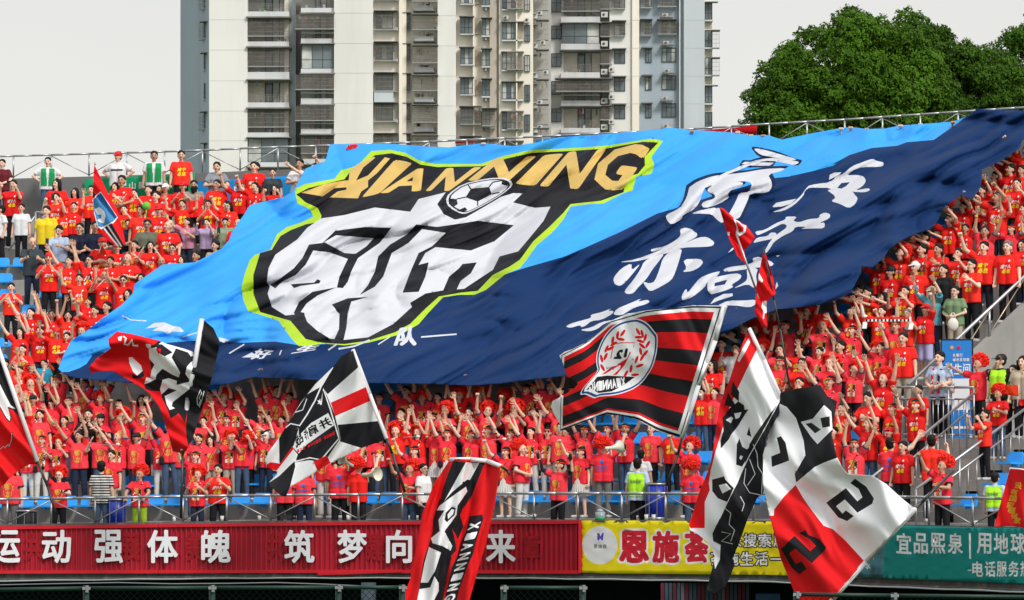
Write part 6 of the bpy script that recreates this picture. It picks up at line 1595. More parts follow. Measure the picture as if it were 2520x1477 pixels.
class Block:
    def __init__(s, label, u, Y): s.root = empty('apartment_building', at(u, 700, Y)); tag(s.root, label, 'building', 'apartment blocks behind the stand'); s.Mi = Matrix.Translation(-Vector(s.root.location))
    def put(s, nm, mb, m, par=None, kind=None):
        o = mb.obj(nm, m, par if par is not None else s.root)
        if par is None: o.matrix_parent_inverse = s.Mi
        if kind: o['kind'] = kind
        return o
    def wall(s, u0, u1, Y, m, d=12., v0=-160, v1=760, nm='wall'): b = MB(); bx(b, u0, u1, v0, v1, Y, d); return s.put(nm, b, m)
    def window(s, u0, u1, v0, v1, Y, style=0, cur=True, d=.5):
        """frame with mullions, glass set back, sometimes a curtain"""
        b = MB(); t_ = 1.1
        bx(b, u0, u1, v0, v0 + t_, Y - .08, .3); bx(b, u0, u1, v1 - t_, v1, Y - .08, .3); bx(b, u0, u0 + t_, v0, v1, Y - .085, .3); bx(b, u1 - t_, u1, v0, v1, Y - .085, .3)
        w = u1 - u0; n_ = 2 if w < 30 else 3; hm_ = v0 + (v1 - v0) * .62
        for i in range(1, n_): bx(b, u0 + w * i / n_ - .5, u0 + w * i / n_ + .5, v0 + t_, v1 - t_, Y - .06, .1)
        if style == 0: bx(b, u0 + t_, u1 - t_, hm_, hm_ + 1, Y - .05, .1)
        else: bx(b, u0 + t_, u1 - t_, v0 + (v1 - v0) * .28, v0 + (v1 - v0) * .28 + 1, Y - .05, .1)
        f = s.put('window', b, m_frm)
        for i in range(n_):
            b = MB(); bx(b, u0 + w * i / n_ + .5, u0 + w * (i + 1) / n_ - .5, v0 + .5, v1 - .5, Y - .02 + .004 * i, .02); s.put('pane', b, m_cur if (cur and rnd.random() < .33) else m_gls, f)
    def cage(s, u0, u1, v0, v1, Y, d=.8, dens=2.3, cover=True, stuff=True):
        b = MB(); n_ = max(3, int((u1 - u0) / dens))
        for i in range(n_ + 1):
            u = u0 + (u1 - u0) * i / n_; bx(b, u - .28, u + .28, v0, v1, Y - d, .04)
        for j in range(5):
            v = v0 + (v1 - v0) * j / 4; bx(b, u0, u1, v - .3, v + .3, Y - d - .03, .05); 
        for u in (u0, u1):
            for j in range(4):
                v = v0 + (v1 - v0) * j / 3; bx(b, u - .3, u + .3, v - .3, v + .3, Y - d, d)
        for k in range(4):
            for u in (u0, u1): bx(b, u - .2, u + .2, v0, v1, Y - d + d * (k + .5) / 4, .03)
        f = s.put('window_grille', b, m_gr)
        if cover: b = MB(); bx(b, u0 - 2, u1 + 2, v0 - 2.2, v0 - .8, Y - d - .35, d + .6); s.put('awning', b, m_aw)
        b = MB(); bx(b, u0 - .5, u1 + .5, v1 - .5, v1 + 1.2, Y - d - .02, d); s.put('sill', b, m_slab)
        if stuff:
            for _ in range(rnd.randint(1, 4)):
                w = rnd.uniform(1.5, 5); h_ = rnd.uniform(5, 13); u = rnd.uniform(u0 + 1, max(u0 + 1.2, u1 - w - 1)); v = rnd.uniform(v0 + 1.5, v0 + (v1 - v0) * .3); b = MB(); bx(b, u, u + w, v, min(v + h_, v1 - 1), Y - d * .5, .15); s.put('laundry', b, rnd.choice(CL), f)
    def railing(s, u0, u1, v0, v1, Y, hor=True):
        b = MB()
        for j in range(5): v = v0 + (v1 - v0) * j / 5; bx(b, u0, u1, v - .3, v + .3, Y, .05)
        for i in range(5): u = u0 + (u1 - u0) * i / 4; bx(b, u - .4, u + .4, v0, v1, Y - .01, .05)
        s.put('balcony_railing', b, m_gr)
    def balcony(s, u0, u1, v0, v1, Y, kind, deep=2.2):
        """opening between two slabs: back wall, door, slab band, rail or grille"""
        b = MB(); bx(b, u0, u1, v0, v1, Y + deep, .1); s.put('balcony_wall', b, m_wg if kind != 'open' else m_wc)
        w = u1 - u0
        b = MB(); bx(b, u0 + w * .42, u0 + w * .78, v0 + 4, v1, Y + deep - .1, .1); f = s.put('balcony_door', b, m_frm)
        b = MB(); bx(b, u0 + w * .44, u0 + w * .59, v0 + 6, v1, Y + deep - .16, .05); s.put('pane', b, m_gls, f)
        b = MB(); bx(b, u0 + w * .62, u0 + w * .76, v0 + 6, v1, Y + deep - .16, .05); s.put('pane', b, m_cur, f)
        if kind == 'glass': s.window(u0 + 1, u1 - 1, v0 + 1, v1, Y - .1, 0)
        elif kind == 'cage': s.cage(u0, u1, v0 + 2, v1 - 14, Y, .5); s.railing(u0, u1, v1 - 13, v1, Y)
        else: s.railing(u0, u1, v1 - 19, v1, Y)
        for _ in range(3):
            w_ = rnd.uniform(2, 6); u = rnd.uniform(u0 + 2, u1 - w_ - 2); v = v1 - rnd.uniform(3, 10); b = MB(); bx(b, u, u + w_, v, v1, Y + .8, .4); s.put('balcony_clutter', b, rnd.choice(CL))
        if kind != 'glass' and rnd.random() < .7:
            for _ in range(3): u = rnd.uniform(u0 + 3, u1 - 8); b = MB(); bx(b, u, u + rnd.uniform(3, 6), v0 + 5, v0 + rnd.uniform(13, 22), Y + .6, .08); s.put('laundry', b, rnd.choice(CL))
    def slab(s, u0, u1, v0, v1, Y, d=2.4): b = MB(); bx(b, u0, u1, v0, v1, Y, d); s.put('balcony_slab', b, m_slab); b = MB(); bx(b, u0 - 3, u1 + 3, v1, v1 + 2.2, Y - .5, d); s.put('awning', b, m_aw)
    def ac(s, u, v, Y, rail=True, w=12, h_=9):
        b = MB(); bx(b, u, u + w, v, v + h_, Y - .7, .6); f = s.put('air_conditioner', b, m_ac); c = at(u + w * .38, v + h_ / 2, Y - .72); b = MB(); b.tube((c.x, c.y, c.z), (c.x, c.y - .03, c.z), .13, n=12); s.put('fan', b, m_fan, f)
        if rail:
            b = MB(); bx(b, u - 6, u + w + 12, v + h_, v + h_ + 1.4, Y - .9, .9); s.put('ledge', b, m_slab); b = MB()
            for j in range(4): bx(b, u - 6, u + w + 12, v + h_ - 3 * j - .2, v + h_ - 3 * j + .3, Y - .95, .04)
            for j in range(4): bx(b, u - 6 + (w + 18) * j / 3 - .3, u - 6 + (w + 18) * j / 3 + .3, v - 1, v + h_, Y - .96, .04)
            s.put('ledge_railing', b, m_gr)
        else: b = MB(); bx(b, u, u + w, v + h_, v + h_ + .7, Y - .7, .7); s.put('bracket', b, m_gr)
    def joints(s, u0, u1, Y, vs):
        for v in vs: b = MB(); bx(b, u0, u1, v - .3, v + .3, Y - .012, .02); s.put('joint_line', b, m_wg)
x1 = lambda x: (680 + x / 2.2727) / 1.6254
y1 = lambda y: y / 2.2727 / 1.6254
x2 = lambda x: (1700 + x / 2.1) / 1.6254
y2 = lambda y: y / 2.1 / 1.6254
# --- left block
A = Block('white apartment block with caged balconies behind the stand, left of the two', 800, BY)
b = MB(); p0, p1 = at(444, 760, BY + 14), at(514.5, 760, BY + .5); q0, q1 = at(444, -160, BY + 14), at(514.5, -160, BY + .5)
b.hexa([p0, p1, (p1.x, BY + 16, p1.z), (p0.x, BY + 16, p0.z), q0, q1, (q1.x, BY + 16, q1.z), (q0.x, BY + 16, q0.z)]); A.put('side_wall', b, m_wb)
A.joints(452, 500, BY + 6.2, [])
A.wall(514.5, 609, BY, m_wl); A.joints(515, 608, BY, [y1(y) for y in (180, 455, 735, 1010, 1280)])
for y in (-80, 195, 480, 750, 1015, 1300):
    b = MB(); bx(b, x1(305), x1(352), y1(y), y1(y + 165), BY + 2.2, 2.5); A.put('bay', b, m_wb)
    A.window(x1(308), x1(350), y1(y + 12), y1(y + 140), BY + 2.1); 
    if y not in (750,): b = MB(); bx(b, x1(268), x1(350), y1(y - 6), y1(y + 2), BY + 1.2, 1.2); A.put('awning', b, m_aw)
    if y in (-80, 195, 1015): A.cage(x1(262), x1(305), y1(y + 10), y1(y + 165), BY + 3.5, .6, 2.2, False, False)
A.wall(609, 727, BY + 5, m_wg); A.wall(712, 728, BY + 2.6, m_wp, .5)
bands = [(-170, -130), (105, 148), (378, 418), (655, 718), (932, 975), (1205, 1245), (1475, 1515)]
for i, (a, c) in enumerate(bands): A.slab(x1(703), x1(1082), y1(a), y1(c), BY + .2, 3)
for i, k in enumerate(('rail', 'cage', 'cage', 'open', 'cage', 'glass')): A.balcony(x1(705), x1(1080), y1(bands[i][1]) + 2.2, y1(bands[i + 1][0]), BY + .5, k)
b = MB(); bx(b, x1(1040), x1(1078), -160, 760, BY + 2.2, .4); A.put('pier', b, m_wc)
A.wall(727, 822, BY + 5.3, m_wg)
bands = [(-200, -160), (72, 112), (350, 392), (625, 662), (895, 945), (1172, 1215), (1445, 1490)]
for a, c in bands: A.slab(x1(1190), x1(1490), y1(a), y1(c), BY - .4, 4)
for i, k in enumerate(('rail', 'cage', 'glass', 'cage', 'cage', 'cage')): A.balcony(x1(1192), x1(1488), y1(bands[i][1]) + 2.2, y1(bands[i + 1][0]), BY - .2, k)
for i in (1, 3, 4): A.cage(x1(1140), x1(1490), y1(bands[i][1] + 22), y1(bands[i][1] + 150), BY - .4, .7, 2.1, False)
A.wall(822, 918, BY - .8, m_wl); A.joints(823, 917, BY - .8, [y1(y) for y in (-150, 120, 395, 665, 940, 1215)])
A.wall(918, 1000, BY + .4, m_wc, 10); b = MB(); bx(b, x1(2082), x1(2112), -160, 760, BY - .3, 3); A.put('pier', b, m_wc)
for i, y in enumerate((-172, 100, 382, 662, 935, 1215)):
    A.window(x1(1872), x1(2028), y1(y + 12), y1(y + 158), BY + .3, 1); A.cage(x1(1858), x1(2062), y1(y), y1(y + 168), BY + .35, .8)
    if i in (0, 1, 2, 4): b = MB(); bx(b, x1(2030), x1(2072), y1(y + 150), y1(y + 182), BY - .1, .8); A.put('wall_fin', b, m_slab)
b = MB(); bx(b, x1(1856), x1(2030), y1(822), y1(935), BY - .4, .8); A.put('planter_box', b, m_wp)
A.wall(990, 1078, BY + 1.2, m_wc)
for i, y in enumerate((-160, 118, 400, 672, 940, 1218)):
    A.window(x1(2122), x1(2180), y1(y + 8), y1(y + 150), BY + 1.1, 1); A.cage(x1(2115), x1(2185), y1(y), y1(y + 155), BY + 1.15, .5)
    A.balcony(x1(2225), x1(2392), y1(y + 22), y1(y + 210), BY + .4, 'rail', 1.2); A.slab(x1(2222), x1(2395), y1(y + 215), y1(y + 250), BY + .2, 1.5); A.cage(x1(2205), x1(2432), y1(y + 15), y1(y + 170 - 20 * (i % 2)), BY + .3, .9)
A.ac(x1(2400), y1(240), BY + .2, False, 9, 10)
A.wall(1077, 1122, BY - .2, m_wl); A.joints(1078, 1121, BY - .2, [y2(y) for y in (130, 385, 640, 890, 1140)])
A.wall(1122, 1228, BY + 1., m_wc); A.wall(1205, 1222, BY + .4, mat('render_beige', (.50, .44, .38), .9, .15, .05, .2), 1.5)
for y in (-112, 140, 398, 650, 900, 1150):
    caged = y > 850
    b = MB(); bx(b, x2(296), x2(410), y2(y + 2), y2(y + 150), BY + .3, .8); A.put('bay', b, m_slab); A.window(x2(298), x2(402), y2(y), y2(y + 142), BY + .2)
    b = MB()
    for j in range(14): bx(b, x2(417), x2(462), y2(y + 8 + j * 10), y2(y + 14 + j * 10), BY + .75, .1)
    A.put('louvre', b, m_louv)
    A.window(x2(478), x2(545), y2(y + 14), y2(y + 158), BY + .3); b = MB(); bx(b, x2(402), x2(416), y2(y), y2(y + 250), BY + .2, .8); A.put('wall_fin', b, m_wc)
    b = MB(); bx(b, x2(476), x2(546), y2(y + 158), y2(y + 170), BY, .9); bx(b, x2(296), x2(412), y2(y + 143), y2(y + 152), BY, .9); A.put('sill', b, m_slab); A.ac(x2(488), y2(y + 172), BY + .8, False, 8, 7)
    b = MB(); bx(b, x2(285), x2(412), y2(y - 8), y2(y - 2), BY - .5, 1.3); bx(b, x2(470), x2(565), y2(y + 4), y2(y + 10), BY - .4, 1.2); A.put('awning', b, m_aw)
    if caged: A.cage(x2(300), x2(468), y2(y - 4), y2(y + 142), BY + .2, .8); A.cage(x2(482), x2(600), y2(y + 12), y2(y + 155), BY + .2, .8)
A.wall(1228, 1312, BY + .2, m_wc)
for y in (-70, 188, 440, 690, 940, 1190):
    A.window(x2(648), x2(762), y2(y), y2(y + 142), BY - .1); b = MB()
    for j in range(14): bx(b, x2(778), x2(822), y2(y + 10 + j * 10), y2(y + 16 + j * 10), BY + .1, .1)
    A.put('louvre', b, m_louv); A.window(x2(836), x2(882), y2(y + 22), y2(y + 162), BY + .1)
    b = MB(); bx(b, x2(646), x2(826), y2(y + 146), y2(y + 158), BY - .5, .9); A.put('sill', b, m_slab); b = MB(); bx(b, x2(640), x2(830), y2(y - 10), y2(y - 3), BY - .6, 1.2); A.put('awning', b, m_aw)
    b = MB(); bx(b, x2(764), x2(776), y2(y - 4), y2(y + 255), BY - .5, .8); A.put('wall_fin', b, m_wc)
    if y in (-70, 440, 940): A.cage(x2(690), x2(826), y2(y), y2(y + 142), BY - .2, .6, 2.3, False)
A.ac(x2(660), y2(132), BY, False, 12, 9); A.ac(x2(838), y2(148), BY + .1, False, 12, 12)
A.wall(1310, 1356, BY + 6, m_wg)
for y in (-60, 190, 440, 690, 900, 1100):
    A.cage(x2(888), x2(935), y2(y + 20), y2(y + 170), BY + 4, 1., 2.2); A.cage(x2(940), x2(1034), y2(y - 20), y2(y + 140), BY + 5, 1.2, 2.0); A.ac(x2(945 + (y % 3) * 25), y2(y + 150), BY + 4.5, False, 12, 10)
    b = MB(); bx(b, x2(890), x2(945), y2(y + 180), y2(y + 215), BY + 3.6, 2); A.put('balcony_slab', b, m_slab)
# --- right block
Bk = Block('grey and pale blue apartment block with air conditioners, right of the two blocks', 1600, BY + 14)
Y2 = BY + 14
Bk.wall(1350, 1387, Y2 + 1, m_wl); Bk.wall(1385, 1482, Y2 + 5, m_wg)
for y in (-10, 215, 448, 682, 912, 1140): Bk.window(x2(1062), x2(1146), y2(y), y2(y + 112), Y2 + .9, 1, False)
bands = [(-95, -50), (140, 186), (368, 415), (608, 652), (845, 886), (1075, 1115)]
for a, c in bands: Bk.slab(x2(1142), x2(1472), y2(a), y2(c), Y2 - .2, 4)
for i, k in enumerate(('cage', 'glass', 'open', 'cage', 'open')): Bk.balcony(x2(1146), x2(1470), y2(bands[i][1]) + 2.2, y2(bands[i + 1][0]), Y2, k)
Bk.cage(x2(1100), x2(1575), y2(662), y2(765), Y2 - .3, 1., 1.9)
for y in (-40, 190, 420, 890): Bk.cage(x2(1475), x2(1572), y2(y), y2(y + 115), Y2 + .5, .8, 2.)
for y in (100, 345, 580, 825, 1045): Bk.ac(x2(1480), y2(y), Y2 + .3, False, 16, 13)
for y in (565, 795, 1005): Bk.ac(x2(1545), y2(y), Y2 - .3, False, 14, 11)
Bk.wall(1480, 1502, Y2 + 2.5, m_wg); Bk.wall(1500, 1556, Y2, m_wl); Bk.wall(1555.8, 1573, Y2 - .3, m_wc)
for i, y in enumerate((-50, 180, 415, 648, 880)):
    Bk.window(x2(1590), x2(1682), y2(y), y2(y + 118), Y2 - .02, 1); b = MB(); bx(b, x2(1572), x2(1692), y2(y - 12), y2(y - 4), Y2 - .9, .9); Bk.put('awning', b, m_aw)
    if i < 2: Bk.cage(x2(1585), x2(1680), y2(y), y2(y + 120), Y2, .5, 2.2, False)
Bk.joints(1501, 1572, Y2 - .31, [y2(y) for y in (170, 405, 640, 872)])
Bk.wall(1573, 1672, Y2 + .6, m_wb); Bk.wall(1672, 1683, Y2 + .1, m_wb, 3); Bk.wall(1683, 1734, Y2 - .6, m_wp)
Bk.joints(1574, 1671, Y2 + .6, [y2(y) for y in (165, 398, 632, 866)]); Bk.joints(1683.5, 1733.5, Y2 - .6, [y2(y) for y in (170, 405, 640, 872)])
for i, y in enumerate((-60, 172, 408, 640, 872)):
    Bk.window(x2(1852), x2(1904), y2(y + 8), y2(y + 116), Y2 + .55, 1); Bk.window(x2(1990), x2(2108), y2(y - 4), y2(y + 112), Y2 + .55, 1)
    if i < 2: Bk.cage(x2(1815), x2(1905), y2(y - 8), y2(y + 122), Y2 + .5, .6, 2.2); Bk.cage(x2(1958), x2(2110), y2(y - 8), y2(y + 112), Y2 + .5, .7, 2.2)
    else: b = MB(); bx(b, x2(1820), x2(1912), y2(y - 16), y2(y - 6), Y2 - .3, .9); Bk.put('awning', b, m_aw)
    Bk.ac(x2(1995 + 8 * (i % 3)), y2(y + 172), Y2 + .5, True, 14, 9)
b = MB(); p_ = [at(x2(2140), v, Y2 - .1) for v in (-150, 760)]; b.tube(p_[0], p_[1], .07, n=6); Bk.put('drain_pipe', b, m_wl)
Bk.wall(1734, 1753, Y2 + 2.5, m_wc)
for i, y in enumerate((20, 252, 482, 722, 942, 1170)):
    Bk.window(x2(2352), x2(2414), y2(y), y2(y + 145), Y2 + 2.4); b = MB(); bx(b, x2(2350), x2(2420), y2(y + 146), y2(y + 158), Y2 + 1.9, .9); Bk.put('sill', b, m_slab)
    b = MB()
    for j in range(5): bx(b, x2(2352), x2(2412), y2(y + 166 + j * 12), y2(y + 173 + j * 12), Y2 + 2.45, .1)
    Bk.put('louvre', b, m_louv)
    if i in (1, 2): Bk.cage(x2(2415), x2(2474), y2(y + 5), y2(y + 148), Y2 + 2.6, 1., 3., True, False)
    elif i in (0, 3): b = MB(); bx(b, x2(2352), x2(2462), y2(y - 8), y2(y - 2), Y2 + 1.6, 1); Bk.put('awning', b, m_aw)

# ================================================================ trees
def leaf_mat(name, col):
    m = mat(name, col, .6, .12, .45, .35, trans=.25, coord='Object'); return m
m_lf = leaf_mat('leaf_green', (.066, .150, .008)); m_lf2 = leaf_mat('leaf_dark_green', (.042, .102, .008)); m_bark = mat('bark', (.08, .06, .045), .9, noise_amt=.3, noise_scale=2.)
def tree(outl, Y, depth_m, nlobe, leaves, mats_, label, trunk_u, seed, lr=(.45, .95), ls=.07):
    rs = np.random.RandomState(seed); cu, cv = np.mean([p[0] for p in outl]), max(p[1] for p in outl); root = empty('tree', (at(trunk_u, cv, Y).x, Y, GZ)); tag(root, label, 'tree', 'trees behind the stand'); Mi = Matrix.Translation(-Vector(root.location))
    s_ = F / Y; A_ = np.array(outl); lobes = []; tries = 0
    while len(lobes) < nlobe and tries < 20000:
        tries += 1; u = rs.uniform(A_[:, 0].min(), A_[:, 0].max()); v = rs.uniform(A_[:, 1].min(), A_[:, 1].max()); r = rs.uniform(*lr)
        # inside the outline with margin
        if not inside(np.array([u, u - r * s_ * .6, u + r * s_ * .6, u]), np.array([v, v, v, v - r * s_ * .75]), [outl]).all(): continue
        # dome: nearer in the middle
        hw = (A_[:, 0].max() - A_[:, 0].min()) / 2; top = A_[:, 1].min(); e = 1 - ((u - A_[:, 0].mean()) / hw) ** 2 - (max(0, (cv - v)) / (cv - top) * .95) ** 2
        d = math.sqrt(max(e, 0.02)) * depth_m; y = Y - d + rs.uniform(-.3, .9); 
        if rs.rand() < .25: y = Y + rs.uniform(-.4, 1) * d * .6
        p = at(u, v, y)
        if any((p - q).length < .8 * min(r, rr) for q, rr in lobes): continue
        lobes.append((p, r))
    per = leaves // len(lobes); C_ = []; N_ = []
    for p, r in lobes:
        n_ = int(per * (r / np.mean(lr)) ** 2); d = rs.normal(size=(n_, 3)); d /= np.linalg.norm(d, axis=1)[:, None]; d[:, 2] = np.abs(d[:, 2]) * np.where(rs.rand(n_) < .8, 1, -.6)
        bump = 1 + .22 * np.sin(d[:, 0] * 7 + p.x) * np.cos(d[:, 2] * 6 + p.z * 2) + .12 * np.sin(d[:, 1] * 11 + p.x * 3); rad = r * bump * np.where(rs.rand(n_) < .85, rs.uniform(.9, 1.06, n_), rs.uniform(.5, .9, n_))
        c = np.array(p) + d * rad[:, None] * np.array([1, 1, .85]); C_.append(c); N_.append(d)
    C_ = np.vstack(C_); N_ = np.vstack(N_); n_ = len(C_)
    up = N_ * 1.0 + rs.normal(size=(n_, 3)) * .42 + np.array([0, 0, .35]); up /= np.linalg.norm(up, axis=1)[:, None]
    t_ = np.cross(up, rs.normal(size=(n_, 3))); t_[:, 2] -= .5; t_ /= np.linalg.norm(t_, axis=1)[:, None]; b_ = np.cross(up, t_); b_ /= np.linalg.norm(b_, axis=1)[:, None]
    L_ = ls * rs.uniform(.7, 1.4, n_)[:, None]; W__ = L_ * .5
    V = np.empty((n_, 4, 3)); V[:, 0] = C_ - t_ * L_; V[:, 1] = C_ + b_ * W__; V[:, 2] = C_ + t_ * L_; V[:, 3] = C_ - b_ * W__
    me = bpy.data.meshes.new('crown'); me.vertices.add(n_ * 4); me.vertices.foreach_set('co', V.reshape(-1)); me.loops.add(n_ * 4); me.loops.foreach_set('vertex_index', np.arange(n_ * 4)); me.polygons.add(n_); me.polygons.foreach_set('loop_start', np.arange(n_) * 4); me.polygons.foreach_set('loop_total', np.full(n_, 4))
    for m in mats_: me.materials.append(m)
    me.polygons.foreach_set('material_index', (rs.rand(n_) < .3).astype(int)); me.update(); me.validate()
    o = link('crown', me, root); o.matrix_parent_inverse = Mi
    b = MB(); q = at(trunk_u, cv, Y); base = V3(q.x, Y, GZ); fork = V3(q.x, Y, q.z - 1); b.tube(base, fork, .45, .34, 10)
    for p, r in lobes[::2]:
        m1 = fork.lerp(p, .5) + V3(0, .2, -.2); b.tube(fork, m1, .12, .07, 5); b.tube(m1, p, .07, .02, 5)
    b.obj('trunk', m_bark, root, True).matrix_parent_inverse = Mi
t1 = [(1822, 380), (1822, 300), (1838, 215), (1866, 180), (1905, 140), (1940, 112), (1965, 80), (2005, 60), (2035, 42), (2065, 28), (2115, 14), (2170, 18), (2215, 40), (2250, 75), (2290, 130), (2330, 200), (2360, 270), (2380, 380)]
t2 = [(2150, 380), (2170, 60), (2205, 28), (2225, 22), (2265, 34), (2300, 56), (2335, 66), (2365, 85), (2395, 94), (2440, 108), (2475, 128), (2530, 150), (2590, 200), (2600, 380)]
t3 = [(2380, 380), (2430, 165), (2466, 118), (2480, 100), (2500, 70), (2520, 45), (2560, 10), (2640, 20), (2660, 380)]
tree(t1, 182, 4.2, 150, 170000, [m_lf, m_lf2], 'large rounded green tree beyond the top railing, nearest and brightest of the three', 2090, 1)
tree(t2, 190, 3.2, 110, 110000, [m_lf2, m_lf], 'darker green tree rising just behind the right side of the big rounded tree', 2330, 2)
tree(t3, 196, 2.5, 45, 45000, [m_lf2], 'dark green tree cut off by the right edge of the photo', 2560, 3)

# ================================================================ seats
sb = MB()
sb.add([(-.21, -.20, .40), (.21, -.20, .40), (.22, .17, .385), (-.22, .17, .385), (-.21, -.205, .36), (.21, -.205, .36), (.22, .17, .35), (-.22, .17, .35)], [(0, 1, 2, 3), (4, 7, 6, 5), (0, 4, 5, 1), (1, 5, 6, 2), (3, 7, 4, 0)])
sb.add([(-.22, .15, .39), (.22, .15, .39), (.215, .21, .56), (.16, .225, .62), (-.16, .225, .62), (-.215, .21, .56), (-.22, .19, .36), (.22, .19, .36), (.215, .24, .56), (.16, .25, .62), (-.16, .25, .62), (-.215, .24, .56)], [(0, 1, 2, 3, 4, 5), (11, 10, 9, 8, 7, 6), (1, 7, 8, 2), (2, 8, 9, 3), (3, 9, 10, 4), (4, 10, 11, 5), (5, 11, 6, 0), (6, 7, 1, 0)])
sb.box(-.03, .03, .1, .30, .30, .35)
SEAT = sb.mesh('seat', m_seat)
occ = {}
for p in PEOPLE: occ.setdefault(p['row'], []).append(p['ph'])
nseat = 0; cand = []
for k in range(1, NROW):
    r = rowr(k) + .45; n_ = int((PH1 - PH0) * (R0 + r) / .52)
    for i in range(n_):
        ph = PH0 + (i + .5) * (PH1 - PH0) / n_; q = S(ph, r, rowz(k) + zoff(ph) + .5); u, v = proj(*q)
        if not (-30 < u < 2550): continue
        if in_tifo(u, v - 6): continue
        if k >= 5 and PHW - .01 < ph: continue
        if PHA - .008 < ph < PHB + .008: continue
        dR = R0 + r
        if any(abs(ph - o_) * dR < (.12 if k < 6 and u < 1780 else .30) for o_ in occ.get(k, [])): continue
        if not (k < 6 and u < 1780) and sum(abs(ph - o_) * dR < .24 for kk in (k - 1, k - 2, k - 3) for o_ in occ.get(kk, [])) > 0: continue
        cand.append((k, ph, r, u, v))
ORDN = ['first', 'second', 'third', 'fourth', 'fifth', 'sixth', 'seventh', 'eighth', 'ninth', 'tenth', 'eleventh', 'twelfth', 'thirteenth', 'fourteenth', 'fifteenth', 'sixteenth', 'seventeenth', 'eighteenth', 'nineteenth', 'twentieth']
nth = lambda n: ORDN[n - 1] if n <= 20 else 'twenty-' + ORDN[n - 21] if n < 30 else 'thirtieth' if n == 30 else 'thirty-' + ORDN[n - 31] if n < 40 else 'fortieth' if n == 40 else 'forty-' + ORDN[n - 41]
rowc = {}
for k, ph, r, u, v in cand[:300]:
    rowc[k] = rowc.get(k, 0) + 1
    o = link('seat', SEAT, None, S(ph, r, rowz(k) + zoff(ph)), -ph)
    zn = 'in the left part of the stand' if u < 620 else 'under and below the giant cloth' if u < 1760 else 'in the right part of the stand'
    tag(o, f'empty blue seat, {nth(rowc[k])} empty one from the left in the {nth(k)} row of seats', 'seat', 'empty blue seats ' + zn)
print('seats', len(cand))

# ================================================================ things held or lying about
def at_row(u, k, r, z): ph = phi_of(u, r, rowz(k) + z); return S(ph, r, rowz(k) + z + zoff(ph))
m_horn = mat('megaphone_cream', (.68, .66, .56), .5, .4)
def horn(p, d, label, s_=1.):
    b = MB(); d = V3(*d).normalized(); a = d.orthogonal().normalized(); c = d.cross(a); rr = ((0, .035), (.10, .05), (.2, .08), (.28, .125), (.31, .15), (.315, .155), (.30, .14), (.2, .07), (.12, .03)); n_ = 20; vs = []
    for x, r in rr:
        for i in range(n_): t = 2 * math.pi * i / n_; vs.append(p + d * x * s_ + (a * math.cos(t) + c * math.sin(t)) * r * s_)
    b.add(vs, [(j * n_ + i, j * n_ + (i + 1) % n_, (j + 1) * n_ + (i + 1) % n_, (j + 1) * n_ + i) for j in range(len(rr) - 1) for i in range(n_)])
    root = empty('megaphone', p); tag(root, label, 'megaphone', 'cream megaphones'); Mi = Matrix.Translation(-Vector(root.location)); b.obj('horn', m_horn, root, True).matrix_parent_inverse = Mi
    b = MB(); b.capsule(p - d * .1 * s_, p + d * .02 * s_, .045 * s_, .04 * s_, 12); b.obj('body', m_horn, root, True).matrix_parent_inverse = Mi
    b = MB(); b.capsule(p + d * .03 + V3(0, 0, -.02), p + d * .05 + V3(0, 0, -.16), .018, .016, 8); b.obj('handle', m_horn, root, True).matrix_parent_inverse = Mi
q = ZR4([(985, 420)])[0]; horn(at(q[0], q[1], 100.6), (.75, -.62, .05), 'large cream megaphone pointed right by the person in bright red with the curly wig', 1.05)
q = ZR4([(840, 330)])[0]; horn(at(q[0], q[1], 101.0), (-.6, -.5, .35), 'cream megaphone held upward beside the white and black flag', .8)
q = ZG([(925, 195)])[0]; horn(at(q[0], q[1], 99.4), (.7, .6, .1), 'cream megaphone partly hidden behind the curly wig right of the hanging red flag', .95)
def phone(p, rz, label, lying=False, s_=1.):
    b = MB(); b.box(-.038, .038, -.005, .005, -.078, .078) if not lying else b.box(-.078, .078, -.005, .005, -.038, .038); o = b.obj('phone', m_phone); o.location = p; o.rotation_euler = (0, 0, rz); o.scale = (s_,) * 3; tag(o, label, 'phone')
for p in PEOPLE:
    if p['ps'] in ('P0', 'P1') and 'B' not in p['ex']:
        o = p['o']; bpy.context.view_layer.update(); hs_ = [o.matrix_world @ h for h, f in p['P']['hands']]
        c = (hs_[0] + hs_[1]) / 2 if p['ps'] == 'P0' else hs_[0]; p['phone'] = True
        phone(c + V3(0, -.02, .06), o.rotation_euler[2], 'phone held by the ' + '%s', False, 1.1); p['phone_o'] = bpy.data.objects[-1] if False else [x for x in COL.objects if x.name.startswith('phone')][-1]
m_cup = mat('paper_cup', (.72, .72, .68), .6)
def cup(u, v, label):
    r = .02; ph = phi_of(u, r, .1); z0 = zoff(ph); b = MB(); b.tube((0, 0, 0), (0, 0, .10), .030, .040, 14); b.tube((0, 0, .10), (0, 0, .104), .043, n=14); o = b.obj('paper_cup', m_cup, None, True); o.location = S(ph, r, z0 + .002); o.rotation_euler = (0, 0, u); o.scale = (1.15,) * 3; tag(o, label, 'cup', 'paper cups on the ledge')
for x, y, Z, lb in ((1470, 790, ZR7, 'white paper cup on the ledge below the curly-wigged flag holder at left'), (1872, 780, ZR7, 'white paper cup on the ledge by the man clasping his hands'), (80, 775, ZR4, 'white paper cup on the ledge left of the camera'), (828, 770, ZR4, 'white paper cup on the ledge below the megaphones'),
                    (1233, 770, ZG, 'left of two white cups on the ledge behind the yellow banner'), (1295, 770, ZG, 'right of two white cups on the ledge behind the yellow banner'), (1902, 810, ZT8, 'white paper cup on the ledge above the teal banner'), (288, 770, ZG, 'white paper cup on the ledge by the white trousers')):
    cup(Z([(x, y)])[0][0], 0, lb)
